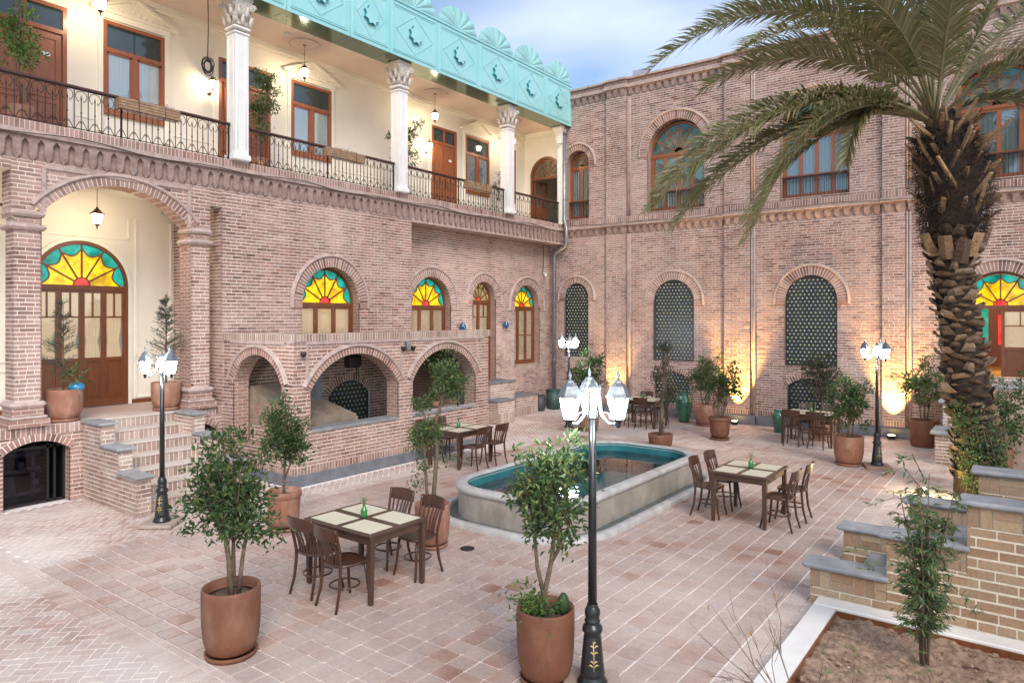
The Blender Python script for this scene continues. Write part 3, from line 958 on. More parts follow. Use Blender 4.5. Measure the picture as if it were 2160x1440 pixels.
def slabs(parent, name, items, mat, limit=300, bev=.002):
    """items: (cx, cy, half_long, half_wide, angle, ztop)"""
    sc = []
    for i, (cx, cy, a, b, ang, z) in enumerate(items):
        q = project((cx, cy, 0))
        if q and -20 < q[0] < 2180 and q[1] < 1460: sc.append((1 / q[2] ** 3, i))
    sc.sort(reverse=True)
    pick = set(i for _, i in sc[:limit])
    cache = {}
    for i in pick:
        cx, cy, a, b, ang, z = items[i]
        key = (round(a, 3), round(b, 3))
        if key not in cache:
            mb = MB(); e = bev
            vs = [(-a+e,-b+e,0),(a-e,-b+e,0),(a-e,b-e,0),(-a+e,b-e,0),(-a,-b,-e),(a,-b,-e),(a,b,-e),(-a,b,-e),(-a,-b,-.03),(a,-b,-.03),(a,b,-.03),(-a,b,-.03)]
            fs = [(0,1,2,3),(11,10,9,8)]
            for q in range(4):
                n = (q + 1) % 4; fs += [(4+q,4+n,n,q),(8+q,8+n,4+n,4+q)]
            mb._add(vs, fs); cache[key] = mb.mesh(name, mat)
        inst(name, cache[key], parent, (cx, cy, z), (0, 0, ang))
    rest = [t for i, t in enumerate(items) if i not in pick]
    if rest:
        A = np.array(rest, dtype=np.float32)
        cx, cy, a, b, an, z = A.T
        c, s = np.cos(an), np.sin(an)
        V = np.zeros((len(A), 8, 3), dtype=np.float32)
        e = bev
        for j, (p, q) in enumerate(((-1, -1), (1, -1), (1, 1), (-1, 1))):
            for k, (ex, zz) in enumerate(((e, 0), (0, -.012))):
                dx, dy = p * (a - ex), q * (b - ex)
                V[:, j + 4 * k] = np.stack([cx + dx * c - dy * s, cy + dx * s + dy * c, z + zz], 1)
        F = np.array([[0,1,2,3],[4,5,1,0],[5,6,2,1],[6,7,3,2],[7,4,0,3]])[None] + (np.arange(len(A)) * 8)[:, None, None]
        o = bpy.data.objects.new(name + 's', mesh_np(name + 's', V.reshape(-1, 3), F.reshape(-1, 4), mat))
        put(o, parent); tag(o, kind='stuff')

TX0, TX1, TY0, TY1 = -9.66, -2.18, 3.30, 15.48
tiles = []
px_, py_ = .22, .2105
nx = round((TX1 - TX0) / px_); ny = round((TY1 - TY0) / py_)
for i in range(nx):
    for j in range(ny):
        cx = TX0 + (i + .5) * px_; cy = TY0 + (j + .5) * py_
        if in_pool(cx, cy, -.15): continue
        tiles.append((cx + random.uniform(-.002, .002), cy + random.uniform(-.002, .002), px_ / 2 - .0095, py_ / 2 - .0095, random.uniform(-.006, .006), random.uniform(-.001, .0015)))
slabs(courtyard, 'tile', tiles, M['tile'])

# edging of headers round the tile field, then herringbone brick out to the walls
edge = []
def header_row(x0, y0, x1, y1, depth, w=.062):
    n = round(math.hypot(x1 - x0, y1 - y0) / w); ang = math.atan2(y1 - y0, x1 - x0)
    for i in range(n):
        t = (i + .5) / n
        edge.append((x0 + (x1 - x0) * t, y0 + (y1 - y0) * t, w / 2 - .005, depth / 2 - .005, ang + random.uniform(-.03, .03), random.uniform(-.002, .001)))
header_row(-12.4, 3.12, -1.9, 3.12, .20)
header_row(-12.4, 3.262, -1.9, 3.262, .074, .21)
header_row(TX1 + .108, 3.3, TX1 + .108, 15.6, .20)
header_row(TX0 - .108, 3.3, TX0 - .108, 15.6, .20)
header_row(TX0 - .2, TY1 + .108, -1.9, TY1 + .108, .20)
herr = []
HB = .105
c45 = math.cos(PI / 4)
for i in range(-160, 160):
    for j in range(-160, 160):
        c = (i - j) % 4
        if c == 0: lx, ly, ang = i + 1, j + .5, 0
        elif c == 3: lx, ly, ang = i + .5, j + 1, PI / 2
        else: continue
        x = -7 + (lx - ly) * HB * c45; y = 9 + (lx + ly) * HB * c45
        if not (-12.86 < x < 1.5 and .4 < y < YB): continue
        if TX0 - .10 < x < TX1 + .10 and 3.12 < y < TY1 + .10: continue
        if 3.16 < y < 3.3: continue
        if x > -1.85 and y < 9.9: continue
        if -12.9 < x < -10.5 and 7.55 < y < 13.1: continue
        herr.append((x, y, HB - .006, HB / 2 - .006, ang + PI / 4 + random.uniform(-.02, .02), -.0075 + random.uniform(-.002, .0015)))
slabs(courtyard, 'paver', edge + herr, M['paver'])

# ------------------------------------------------------------------ gallery wing
gal = thing('gallery_wing', 'two-storey brick wing with columned balcony and turquoise canopy, left of the courtyard', 'building', (-12.85, 12.0, 0))
XW = -12.88; XR = -13.40; XB = -14.48; XL = -14.74
ZF = 6.10              # balcony floor
ZP = 1.30              # loggia platform
W1, W2 = wall_px(XW), wall_px(XR)
mg = Masonry()
# projecting bay with its arched window
op_a = Op(10.27, .81, 2.30, 3.38, .81)
mg.lay(W1, 7.57, 12.82, 0, 5.56, [op_a, Op(10.80, .62, .30, 1.25, .32, .02)])
mg.lay(wall_py(12.82), 12.88, 13.42, 0, 5.5)
Wret = wall_ny(7.57)
mg.lay(Wret, -14.74, XW, 1.3, 5.22)
# recessed bay
op_b = Op(14.12, .79, 1.50, 3.38, .79); op_c = Op(16.42, .56, 1.10, 3.56, .56); op_d = Op(18.66, .70, 1.50, 3.40, .70)
mg.lay(W2, 12.82, YB, 0, 5.62, [op_b, op_c, op_d])
# loggia front: spandrels over the arch, piers, low wall
WL = wall_px(XF - .02)
op_l = Op(5.685, 1.245, 1.3, 4.74, .60, .10)
mg.lay(WL, 4.02, 7.33, 4.62, 5.56, [op_l])
mg.lay(WL, 2.2, 4.02, 5.38, 5.56)
mg.lay(WL, 7.33, 7.57, 5.22, 5.56)
op_cel = Op(4.385, .47, .0, .88, .17, .06); op_cel2 = Op(7.0, .44, .35, .86, .16, .06)
mg.lay(WL, 2.2, 7.57, 0, 1.14, [op_cel, op_cel2])
mg.soldiers(WL, 2.2, 7.57, 1.14, 1.30, .07, d=.012)
# piers of the loggia, shaft and faces
for (y0, y1) in ((4.06, 4.43), (6.94, 7.31)):
    mg.lay(WL, y0, y1, 1.72, 4.44)
    mg.lay(wall_ny(y0), XF - .39, XF - .02, 1.72, 4.44)
    mg.lay(wall_py(y1), -(XF - .02), -(XF - .39), 1.72, 4.44)
    mg.lay(WL, y0 - .0, y1, 4.55, 4.66)
mg.lay(wall_ny(4.02), XF - .40, XF - .02, 4.62, 5.38)
mg.lay(wall_ny(6.93), XF - .40, XF - .02, 4.3, 4.74)
mg.lay(wall_py(7.33), -(XF - .02), -(XF - .4), 4.62, 5.22)
mg.soldiers(wall_px(XF + .03), 2.2, YB - .02, 6.03, 6.18, .071)
mg.finish(gal, M['brick'], M['mortar'])
for o_, W_, sg, tl in ((op_a, W1, True, .02), (op_b, W2, False, .02), (op_c, W2, False, .02), (op_d, W2, False, .02)):
    brick_arch(W_, o_, gal, ring=.23, single=sg, tail=.13)
    reveal(W_, o_, gal, .30, sill=1)
brick_arch(WL, op_l, gal, ring=.15, single=True, w=.075, mould=True)
reveal(WL, op_l, gal, .40)
brick_arch(WL, op_cel, gal, ring=.12, single=True, mould=False); reveal(WL, op_cel, gal, .25)
brick_arch(WL, op_cel2, gal, ring=.12, single=True, mould=False); reveal(WL, op_cel2, gal, .15)
# pier bases and capitals
def pier_ring(y0, y1, z0, z1, o, name, mat, rnd=False):
    mb = MB(); x0, x1 = XF - .39, XF - .02
    if rnd: mb.bbox(x0 - o, x1 + o, y0 - o, y1 + o, z0, z1, (z1 - z0) * .42)
    else: mb.box(x0 - o, x1 + o, y0 - o, y1 + o, z0, z1)
    return part(mb, name, mat, gal)
for (y0, y1) in ((4.06, 4.43), (6.94, 7.31)):
    pier_ring(y0, y1, 1.302, 1.42, .105, 'pier_base', M['reveal'])
    pier_ring(y0, y1, 1.422, 1.47, .085, 'pier_base', M['ring_mould'], True)
    pier_ring(y0, y1, 1.472, 1.60, .035, 'pier_base', M['reveal'])
    pier_ring(y0, y1, 1.602, 1.70, .075, 'pier_collar', M['ring_mould'], True)
    pier_ring(y0, y1, 1.70, 4.66, -.012, 'pier_core', M['mortar'])
    pier_ring(y0, y1, 4.442, 4.53, .075, 'pier_collar', M['ring_mould'], True)
    pier_ring(y0, y1, 4.652, 4.74, .06, 'pier_capital', M['ring_mould'], True)
pl = MB(); wrect(pl, WL, 4.47, 6.90, 5.455, 5.53, -.01, .035); wrect(pl, WL, 4.44, 4.50, 4.74, 5.455, -.01, .03); wrect(pl, WL, 6.87, 6.93, 4.74, 5.455, -.01, .03)
part(pl, 'spandrel_mould', M['ring_mould'], gal)
# platform, inner room of the loggia
pf = MB(); pf.box(XL, XF - .03, 2.0, 7.57, 1.20, 1.296); part(pf, 'platform_floor', M['paver'], gal)
pf = MB(); pf.box(XL - .2, XL, 2.0, 7.57, 1.3, 5.56); pf.box(XL, XF - .44, 2.0, 7.565, 5.47, 5.56); part(pf, 'loggia_wall', M['cream'], gal)
pf = MB(); pf.box(XL - .2, XL, 7.57, 7.60, 1.3, 5.5); part(pf, 'loggia_wall', M['cream'], gal)
pf = MB(); pf.box(XL, XF - .05, 7.30, 7.568, 5.22, 5.50); part(pf, 'slot_soffit', M['ring_mould'], gal)
WI = wall_px(XL)
def frame_mould(W, u0, u1, v0, v1, w=.035, d=.022, root=gal, mat='cream_trim', skip=None):
    mb = MB()
    for (a, b, c, e) in ((u0, v0, u1, v0), (u0, v1, u1, v1), (u0, v0, u0, v1), (u1, v0, u1, v1)):
        wbar(mb, W, a, b, c, e, w, -.004, d)
    return part(mb, 'panel_mould', M[mat], root)
frame_mould(WI, 6.78, 7.50, 2.25, 5.05); frame_mould(WI, 6.78, 7.50, 1.42, 2.08)
frame_mould(WI, 4.4, 6.64, 4.62, 5.05); frame_mould(WI, 3.2, 4.7, 1.42, 2.08); frame_mould(WI, 3.2, 4.7, 2.25, 5.05)
mb = MB(); wrect(mb, WI, 3, 4.95, 1.3, 1.38, 0, .03); wrect(mb, WI, 6.62, 7.57, 1.3, 1.38, 0, .03); part(mb, 'skirting', M['wood_lower'], gal)

def arched_window(W, uc, half, v0, vs, recess, root, wood, mats, leaves=3, leaf_bottom=None, curtain='curtain_warm', bar_at=None, transom=True, name='window', panel=None, red=True, leaf_top=None):
    """timber window in an arched opening: fan above, casements with curtains below"""
    d = -recess
    fr = MB(); h = half - .05
    for sg in (-1, 1):
        wrect(fr, W, *sorted((uc + sg * h, uc + sg * (h + .055))), v0, vs, d - .03, d + .035)
    wrect(fr, W, uc - h, uc + h, v0, v0 + .07, d - .03, d + .04)
    win = part(fr, name, wood, root)
    fanlight(W, uc, vs, h, d, win, wood, mats, red=red)
    w = 2 * h / leaves
    top = vs - .09
    for i in range(leaves):
        a, b = uc - h + i * w, uc - h + (i + 1) * w
        lf = MB(); s_ = .05
        wrect(lf, W, a, a + s_, v0 + .07, top, d - .02, d + .02); wrect(lf, W, b - s_, b, v0 + .07, top, d - .02, d + .02)
        wrect(lf, W, a + s_, b - s_, top - .055, top, d - .02, d + .02); wrect(lf, W, a + s_, b - s_, v0 + .07, v0 + .14, d - .02, d + .02)
        gb = v0 + .14
        if panel:
            wrect(lf, W, a + s_, b - s_, v0 + panel - .07, v0 + panel, d - .02, d + .02); gb = v0 + panel
            wrect(lf, W, a + s_, b - s_, v0 + .14, v0 + panel - .07, d - .02, d - .004)
            wrect(lf, W, a + s_ + .05, b - s_ - .05, v0 + .19, v0 + panel - .12, d - .01, d + .008)
        if bar_at:
            wrect(lf, W, a + s_, b - s_, bar_at - .015, bar_at + .015, d - .015, d + .015)
            if panel: wrect(lf, W, (a + b) / 2 - .014, (a + b) / 2 + .014, bar_at, top - .055, d - .015, d + .015)
        lf.build('casement', wood, win)
        gp = MB(); wrect(gp, W, a + s_, b - s_, gb, top - .055, d - .004, d + .001); gp.build('pane', M['glass'], win)
        if curtain:
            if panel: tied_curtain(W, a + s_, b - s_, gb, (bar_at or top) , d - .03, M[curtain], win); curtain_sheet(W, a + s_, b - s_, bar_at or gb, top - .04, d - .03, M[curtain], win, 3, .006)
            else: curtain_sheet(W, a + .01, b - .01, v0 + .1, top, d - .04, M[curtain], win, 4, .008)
    bk = MB(); o2 = Op(uc, half, v0, vs, half)
    bk.prism([W.pt(u, v, d - .10) for u, v in o2.outline(16)], W.N * -.02); bk.build('backing', M['black'], win)
    return win

ST = (M['st_yellow'], M['st_teal'], M['st_red'])
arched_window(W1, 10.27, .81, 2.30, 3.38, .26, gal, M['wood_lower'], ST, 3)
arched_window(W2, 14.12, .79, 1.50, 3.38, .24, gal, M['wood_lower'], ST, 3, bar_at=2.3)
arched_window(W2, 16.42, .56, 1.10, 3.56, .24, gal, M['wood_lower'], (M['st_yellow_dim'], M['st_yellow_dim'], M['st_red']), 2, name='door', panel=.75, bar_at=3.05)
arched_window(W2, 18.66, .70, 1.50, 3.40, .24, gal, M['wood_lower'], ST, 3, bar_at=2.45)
# loggia door stands in the cream wall
Wd = wall_px(XL + .06)
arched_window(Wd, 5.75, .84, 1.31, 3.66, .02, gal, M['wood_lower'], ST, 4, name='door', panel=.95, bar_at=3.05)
mb = MB(); warc(mb, WI, 5.75, 3.66, .86, .93, 0, PI, 0, .05, 28); wrect(mb, WI, 4.82, 4.89, 1.3, 3.66, 0, .05); wrect(mb, WI, 6.61, 6.68, 1.3, 3.66, 0, .05); part(mb, 'door_surround', M['cream_trim'], gal)
# cellar window: pipes behind glass in a dark room
mb = MB(); x0 = XF - .9
mb.box(x0 - .05, x0, 3.86, 4.9, -.05, 1.12); mb.box(x0, XF - .27, 3.85, 3.9, -.05, 1.12); mb.box(x0, XF - .27, 4.86, 4.91, -.05, 1.12); mb.box(x0, XF - .27, 3.9, 4.86, -.05, -.005); mb.box(x0, XF - .27, 3.9, 4.86, 1.08, 1.13)
cel = part(mb, 'cellar_window', M['black'], gal)
mb = MB()
for (z, r_) in ((.78, .055), (.50, .045), (.12, .03)):
    mb.tube([(XF - .55, 3.92, z), (XF - .55, 4.6, z + .01)], r_, 10)
for (y, a, r_) in ((4.02, .1, .035), (4.10, .08, .035), (4.52, 0, .03), (4.2, .1, .09)):
    mb.tube([(XF - .60, y, .02), (XF - .62, y - a * .5, .45 if r_ > .05 else .9)], r_, 10)
mb.tube([(XF - .6, 4.3, .62), (XF - .45, 4.3, .62)], .05, 12); mb.tube([(XF - .6, 4.5, .32), (XF - .42, 4.5, .32)], .045, 12)
mb.build('pipework', M['pvc'], cel)
mb = MB()
for y in (3.93, 4.60, 4.70, 4.84): mb.box(XF - .24, XF - .21, y - .018, y + .018, 0.02, .99)
mb.box(XF - .24, XF - .21, 3.92, 4.85, .90, .94); mb.box(XF - .24, XF - .21, 3.92, 4.85, .0, .04)
mb.build('window_frame', M['black'], cel)
mb = MB(); mb.box(XF - .23, XF - .225, 3.93, 4.6, .04, .9); mb.build('pane', M['glass_cellar'], cel)
mb = MB()
for (a, b, c, e) in ((4.38, .475, 4.38, .525), (4.41, .475, 4.41, .525), (4.38, .50, 4.41, .50), (4.43, .525, 4.44, .475), (4.44, .475, 4.45, .51), (4.45, .51, 4.46, .475), (4.46, .475, 4.47, .525), (4.49, .475, 4.49, .525), (4.49, .475, 4.52, .475), (4.49, .525, 4.52, .525)):
    wbar(mb, wall_px(XF - .497), a, b, c, e, .009, 0, .002)
mb.build('pipe_marking', M['cable'], cel)

def bottle_grille(W, op, root, d, sp=.115, name='bottle_grille'):
    """dark panel set with rows of round bottle ends"""
    bk = MB(); bk.prism([W.pt(u, v, d - .02) for u, v in op.outline(18)], W.N * .02)
    gr = part(bk, name, M['grille'], root)
    V = []; F = []; n = 7
    row = 0; v = op.v0 + .06
    while v < op.vs + op.rise - .05:
        iv = op.iv(v) if v <= op.vs else None
        if v > op.vs:
            dz = v - op.cv; w_ = math.sqrt(max(op.R ** 2 - dz * dz, 0)); iv = (op.uc - w_, op.uc + w_)
        u = op.uc - math.ceil(op.half / sp) * sp + (row % 2) * sp / 2
        while u < iv[1] - .045:
            if u > iv[0] + .045:
                b = len(V); r_ = .026
                for k in range(n):
                    a = 2 * PI * k / n; V.append(W.pt(u + r_ * math.cos(a), v + r_ * math.sin(a), d))
                for k in range(n):
                    a = 2 * PI * k / n; V.append(W.pt(u + r_ * .6 * math.cos(a), v + r_ * .6 * math.sin(a), d + .016))
                V.append(W.pt(u, v, d + .012))
                for k in range(n):
                    l = (k + 1) % n
                    F.append((b + k, b + l, b + n + l, b + n + k)); F.append((b + n + k, b + n + l, b + 2 * n))
            u += sp
        v += sp * .88; row += 1
    mb = MB(); mb.v = [tuple(p) for p in V]; mb.f = F; mb.sm = [True] * len(F)
    o = mb.build('bottle_ends', M['bottle'], gr); tag(o, kind='stuff')
    return gr
bottle_grille(WL, op_cel2, gal, -.12, .10)
op_k = Op(10.80, .62, .30, 1.25, .32, .06)
bottle_grille(W1, op_k, gal, -.06); brick_arch(W1, op_k, gal, ring=.16, mould=False)

# cornice under the balcony
WC = wall_px(XF)
corbels(wall_px(XF - .03), gal, 2.2, YB - .01, 5.54, .40, .222, .058)
mb = MB(); wrect(mb, WC, 2.2, 12.82, 5.50, 5.95, -.20, -.036); part(mb, 'frieze_ground', M['terracotta_band'], gal)
mb = MB(); wrect(mb, WC, 2.2, YB - .005, 5.945, 6.03, -.1, .075); part(mb, 'string_course', M['ring_mould'], gal)
mb = MB(); wrect(mb, WC, 12.80, YB - .005, 5.50, 5.545, -.55, .02); wrect(mb, WC, 12.80, YB - .005, 5.545, 5.95, -.55, -.045); part(mb, 'balcony_soffit', M['ring_mould'], gal)
mb = MB(); wrect(mb, WC, 2.2, YB - .005, 6.03, 6.172, -.15, .016); part(mb, 'parapet_core', M['mortar'], gal)
mb = MB(); mb.box(XB, XF - .12, 2.0, YB, 6.0, ZF); part(mb, 'balcony_floor', M['paver'], gal)
# balcony room
mb = MB(); mb.box(XB - .2, XB, 2.0, YB + .2, ZF, 9.6); part(mb, 'balcony_wall', M['cream'], gal)
op_e = Op(-13.55, .62, ZF, 7.95, .62, 0)
WE = wall_ny(YB)
mb = MB()
P = op_e.outline(20)
us, ue = XB, -12.86
mb.quad(WE.pt(us, ZF), WE.pt(op_e.uc - op_e.half, ZF), WE.pt(op_e.uc - op_e.half, 9.5), WE.pt(us, 9.5))
mb.quad(WE.pt(op_e.uc + op_e.half, ZF), WE.pt(ue, ZF), WE.pt(ue, 9.5), WE.pt(op_e.uc + op_e.half, 9.5))
A = op_e.arc(20)
for i in range(20): mb.quad(WE.pt(A[i][0], A[i][1]), WE.pt(A[i+1][0], A[i+1][1]), WE.pt(A[i+1][0], 9.5), WE.pt(A[i][0], 9.5))
part(mb, 'balcony_end_wall', M['cream'], gal)
# lit passage seen through the end door
mb = MB(); mb.box(-14.5, -14.45, YB + .02, 22.4, ZF, 8.8); mb.box(-14.5, -12.6, 22.4, 22.45, ZF, 8.8); mb.box(-12.65, -12.6, YB + .3, 22.4, ZF, 8.8); mb.box(-14.5, -12.6, YB + .02, 22.4, 8.75, 8.8); mb.box(-14.5, -12.6, YB + .02, 22.4, ZF - .05, ZF)
part(mb, 'passage', M['cream'], gal)
mb = MB(); warc(mb, WE, op_e.uc, 7.95, .55, .64, 0, PI, -.04, .05, 24); wrect(mb, WE, op_e.uc - .63, op_e.uc - .55, ZF, 7.95, -.04, .05); wrect(mb, WE, op_e.uc + .55, op_e.uc + .63, ZF, 7.95, -.04, .05)
ed = part(mb, 'door', M['wood_lower'], gal)
fanlight(WE, op_e.uc, 7.90, .53, -.01, ed, M['wood_lower'], (M['st_clear'], M['st_clear'], M['st_clear']), 8)
mb = MB()
Wl = Wall((op_e.uc - .53, YB, 0), (math.cos(R(62)), math.sin(R(62)), 0))
wrect(mb, Wl, 0, .06, ZF + .02, 7.78, -.02, .02); wrect(mb, Wl, .47, .53, ZF + .02, 7.78, -.02, .02); wrect(mb, Wl, .06, .47, 7.7, 7.78, -.02, .02); wrect(mb, Wl, .06, .47, ZF + .02, 6.9, -.02, .02); wrect(mb, Wl, .24, .29, 6.9, 7.7, -.015, .015); wrect(mb, Wl, .06, .47, 7.28, 7.32, -.015, .015)
mb.build('door_leaf', M['wood_lower'], ed)
mb = MB()
for u in (-13.75, -13.15): wrect(mb, wall_ny(22.38), u - .03, u + .03, ZF, 8.4, 0, .04)
wrect(mb, wall_ny(22.38), -13.9, -12.9, 8.35, 8.43, 0, .04); mb.build('inner_frame', M['wood_red'], ed)
# ceiling, crown mould, soffit sheet
mb = MB(); mb.box(XB, -13.16, 2.0, YB, 9.47, 9.6); part(mb, 'balcony_ceiling', M['ceiling'], gal)
mb = MB()
for (a, b, c, e) in ((.10, .0, 9.36, 9.47), (.055, .0, 9.31, 9.36)):
    mb.box(XB, XB + a, 2.0, YB - .0, c, e); mb.box(XB + a, -12.9, YB - a, YB, c, e)
part(mb, 'crown_mould', M['cream_trim'], gal)
for y0, y1 in ((2.0, 5.4), (5.4, 7.1), (7.1, 8.82), (8.82, 10.5), (10.5, 11.73), (11.73, 13.42), (13.42, 15.1), (15.1, 16.78), (16.78, 18.44), (18.44, YB - .004)):
    mb = MB(); mb.box(-13.16, -12.525, y0 + .006, y1 - .006, 9.452, 9.56); part(mb, 'soffit_sheet', M['soffit'], gal)
    # fascia panel with raised frame, lozenge and star
    WFa = wall_px(-12.52)
    mb = MB(); wrect(mb, WFa, y0 + .006, y1 - .006, 9.455, 10.80, -.06, 0)
    cp = part(mb, 'canopy_panel', M['turq'], gal)
    fr = MB(); i_ = .10; u0, u1, v0, v1 = y0 + i_, y1 - i_, 9.56, 10.70
    for q, dd in ((0, .018), (.045, .010)):
        for (a, b, c, e) in ((u0+q, v0+q, u1-q, v0+q), (u0+q, v1-q, u1-q, v1-q), (u0+q, v0+q, u0+q, v1-q), (u1-q, v0+q, u1-q, v1-q)):
            wbar(fr, WFa, a, b, c, e, .022, -.002, dd)
    uc, vc = (y0 + y1) / 2, 10.13
    for (a, b, c, e) in ((uc, vc + .48, u1 - .1, vc), (u1 - .1, vc, uc, vc - .48), (uc, vc - .48, u0 + .1, vc), (u0 + .1, vc, uc, vc + .48)):
        wbar(fr, WFa, a, b, c, e, .02, -.002, .012)
    fr.build('raised_frame', M['turq'], cp)
    r1, r2 = .235, .170
    star = [(uc + (r1 if k % 2 == 0 else r2) * math.cos(PI * k / 8 + PI / 8), vc + (r1 if k % 2 == 0 else r2) * math.sin(PI * k / 8 + PI / 8)) for k in range(16)]
    st = MB()
    f = [WFa.pt(u, v, .075) for u, v in star]; bk = [WFa.pt(u, v, 0) for u, v in star]
    st._add(f + [WFa.pt(uc, vc, .075)], [(k, (k + 1) % 16, 16) for k in range(16)])
    st.build('star', M['turq'], cp)
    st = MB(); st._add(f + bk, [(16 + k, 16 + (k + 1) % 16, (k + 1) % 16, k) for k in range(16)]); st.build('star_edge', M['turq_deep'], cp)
    # shell crest: seven lobes fanning out
    hw = (y1 - y0) / 2 - .01; lob = 7; out = []
    for k in range(lob):
        for q in range(7):
            t = (k + q / 6) / lob; a = PI * (1 - t)
            bul = 1 + .04 * math.sin(PI * q / 6)
            out.append((uc + hw * .93 * bul * math.cos(a) * (1 if abs(math.cos(a)) < .97 else .99), 10.83 + .58 * bul * math.sin(a)))
    sh = MB()
    pts = [WFa.pt(u, v, -.02) for u, v in out]
    cen = WFa.pt(uc, 10.83, -.02)
    for k in range(lob):
        seg = list(range(k * 7, k * 7 + 7))
        for q in range(6):
            a, b = pts[seg[q]], pts[seg[q + 1]]
            la = .02 + .05 * math.sin(PI * q / 6); lb = .02 + .05 * math.sin(PI * (q + 1) / 6)
            m0 = cen + (a - cen) * .62 + WFa.N * la; m1 = cen + (b - cen) * .62 + WFa.N * lb
            sh._add([cen, b, m1, m0, a], [(0, 3, 2), (3, 4, 1, 2)], True)
            sh.quad(a, b, b - WFa.N * .05, a - WFa.N * .05)
    sh.build('shell_crest', M['turq_shell'], cp)
    mb = MB(); wrect(mb, WFa, y0 + .002, y1 - .002, 10.79, 10.83, -.07, .03); mb.build('crest_rail', M['turq'], cp)
mb = MB(); mb.box(-19, -12.62, 2, 20.3, 10.55, 10.7); mb.box(-19, -14.7, 2, 2.1, 0, 10.6); part(mb, 'roof', M['roof_sheet'], gal)

# columns
def column(y):
    mb = MB(); s_ = .15; x = XF + .0
    mb.box(x - s_, x + s_, y - s_, y + s_, 6.18, 8.75)
    col = part(mb, 'column', M['white_col'], gal)
    mb = MB(); mb.bbox(x - .19, x + .19, y - .19, y + .19, 6.176, 6.30, .02); mb.build('column_base', M['white_col'], col)
    mb = MB()
    mb.bbox(x - .175, x + .175, y - .175, y + .175, 8.70, 8.74, .01); mb.bbox(x - .185, x + .185, y - .185, y + .185, 8.80, 8.85, .015)
    for sx, sy in ((1, 0), (-1, 0), (0, 1), (0, -1)):
        for q in (-.09, .09):
            mb.tube([(x + sx * .151 + (q if sy else 0), y + sy * .151 + (q if sx else 0), 6.4), (x + sx * .151 + (q if sy else 0), y + sy * .151 + (q if sx else 0), 8.6)], .008, 6)
    mb.build('column_mould', M['white_col'], col)
    cap = MB()
    prof = [(.19, 0), (.195, .1), (.21, .22), (.24, .36), (.28, .45), (.28, .50)]
    cap.lathe(prof, 4, (x, y, 8.90), False, PI / 4, 1.0, 1.0)
    for lev, (z0, rr, hgt, nn) in enumerate(((8.88, .165, .20, 8), (9.03, .185, .22, 8))):
        for k in range(nn):
            a = 2 * PI * (k + .5 * lev) / nn
            ca, sa = math.cos(a), math.sin(a); sc = 1 / max(abs(ca), abs(sa))
            px, py = x + rr * ca * sc, y + rr * sa * sc
            tdir = Vector((-sa, ca, 0))
            path = [Vector((px, py, z0)), Vector((px + .02 * ca, py + .02 * sa, z0 + hgt * .5)), Vector((px + .05 * ca, py + .05 * sa, z0 + hgt * .9)), Vector((px + .09 * ca, py + .09 * sa, z0 + hgt * .85))]
            cap.tube(path, [.035, .045, .035, .012], 6)
    for sx in (-1, 1):
        for sy in (-1, 1):
            cx, cy = x + sx * .205, y + sy * .205
            sp = []
            for k in range(14):
                t = k / 13; a = t * 3.4 * PI; rr = .075 * (1 - t * .8)
                sp.append((cx + sx * rr * math.cos(a) * .7, cy + sy * rr * math.cos(a) * .7, 9.26 + rr * math.sin(a)))
            cap.tube(sp, .018, 6)
    cap.bbox(x - .225, x + .225, y - .225, y + .225, 9.385, 9.448, .015)
    cap.build('capital', M['capital'], col)
for y in (3.42, 7.90, 12.36, 16.86): column(y)
mb = MB(); mb.bbox(XF - .16, XF + .14, YB - .14, YB - .002, 6.18, 8.9, .01); mb.lathe([(.12, 0), (.16, .3), (.27, .5), (.27, .54)], 4, (XF, YB - .2, 8.9), False, PI / 4); part(mb, 'half_column', M['white_col'], gal)

# balcony railings
def baluster_mesh():
    mb = MB(); w = .108
    mb.box(-.006, .006, -.006, .006, 0, .50); mb.ball((0, 0, .30), .016, 6, 5)
    mb.lathe([(.006, .50), (.014, .53), (.001, .60)], 6)
    mb.box(-.006, .006, w - .006, w + .006, 0, .69)
    for zc, r_, a0, a1 in ((.575, .088, -.25 * PI, 1.25 * PI),):
        mb.tube([(0, r_ * math.cos(a0 + (a1 - a0) * k / 22), zc + r_ * math.sin(a0 + (a1 - a0) * k / 22)) for k in range(23)], .006, 5)
    for sg in (-1, 1):
        mb.tube([(0, sg * (.088 * .70 - .03 * t), .575 - .062 - .03 * math.sin(t * PI)) for t in (0, .25, .5, .75, 1)], .005, 5)
        mb.tube([(0, sg * (.10 - .075 * math.sin(t * PI / 2)), .02 + .14 * math.sin(t * PI / 2) * (1 if t < .9 else .96)) for t in (0, .2, .4, .6, .8, 1)], .006, 5)
        mb.tube([(0, sg * (.025 + .018 * math.cos(k)), .145 + .018 * math.sin(k)) for k in (1.5, 2.5, 3.5, 4.5, 5.5)], .005, 5)
    return mb.mesh('baluster', M['iron'])
BM = baluster_mesh()
for (y0, y1) in ((3.60, 7.73), (8.07, 12.19), (12.53, 16.69), (17.03, YB - .30)):
    mb = MB(); mb.bbox(XF - .035, XF + .035, y0, y1, 6.872, 6.915, .012)
    rl = part(mb, 'railing', M['rail_wood'], gal)
    mb = MB(); mb.box(XF - .012, XF + .012, y0, y1, 6.855, 6.872); mb.box(XF - .01, XF + .01, y0, y1, 6.20, 6.212)
    for yy in (y0 + .03, (y0 + y1) / 2, y1 - .03): mb.box(XF - .014, XF + .014, yy - .014, yy + .014, 6.18, 6.86)
    mb.build('railing_frame', M['iron'], rl)
    n = round((y1 - y0 - .06) / .216); st = (y1 - y0 - .06) / n
    for i in range(n): inst('baluster', BM, rl, (XF, y0 + .03 + (i + .5) * st, 6.18))

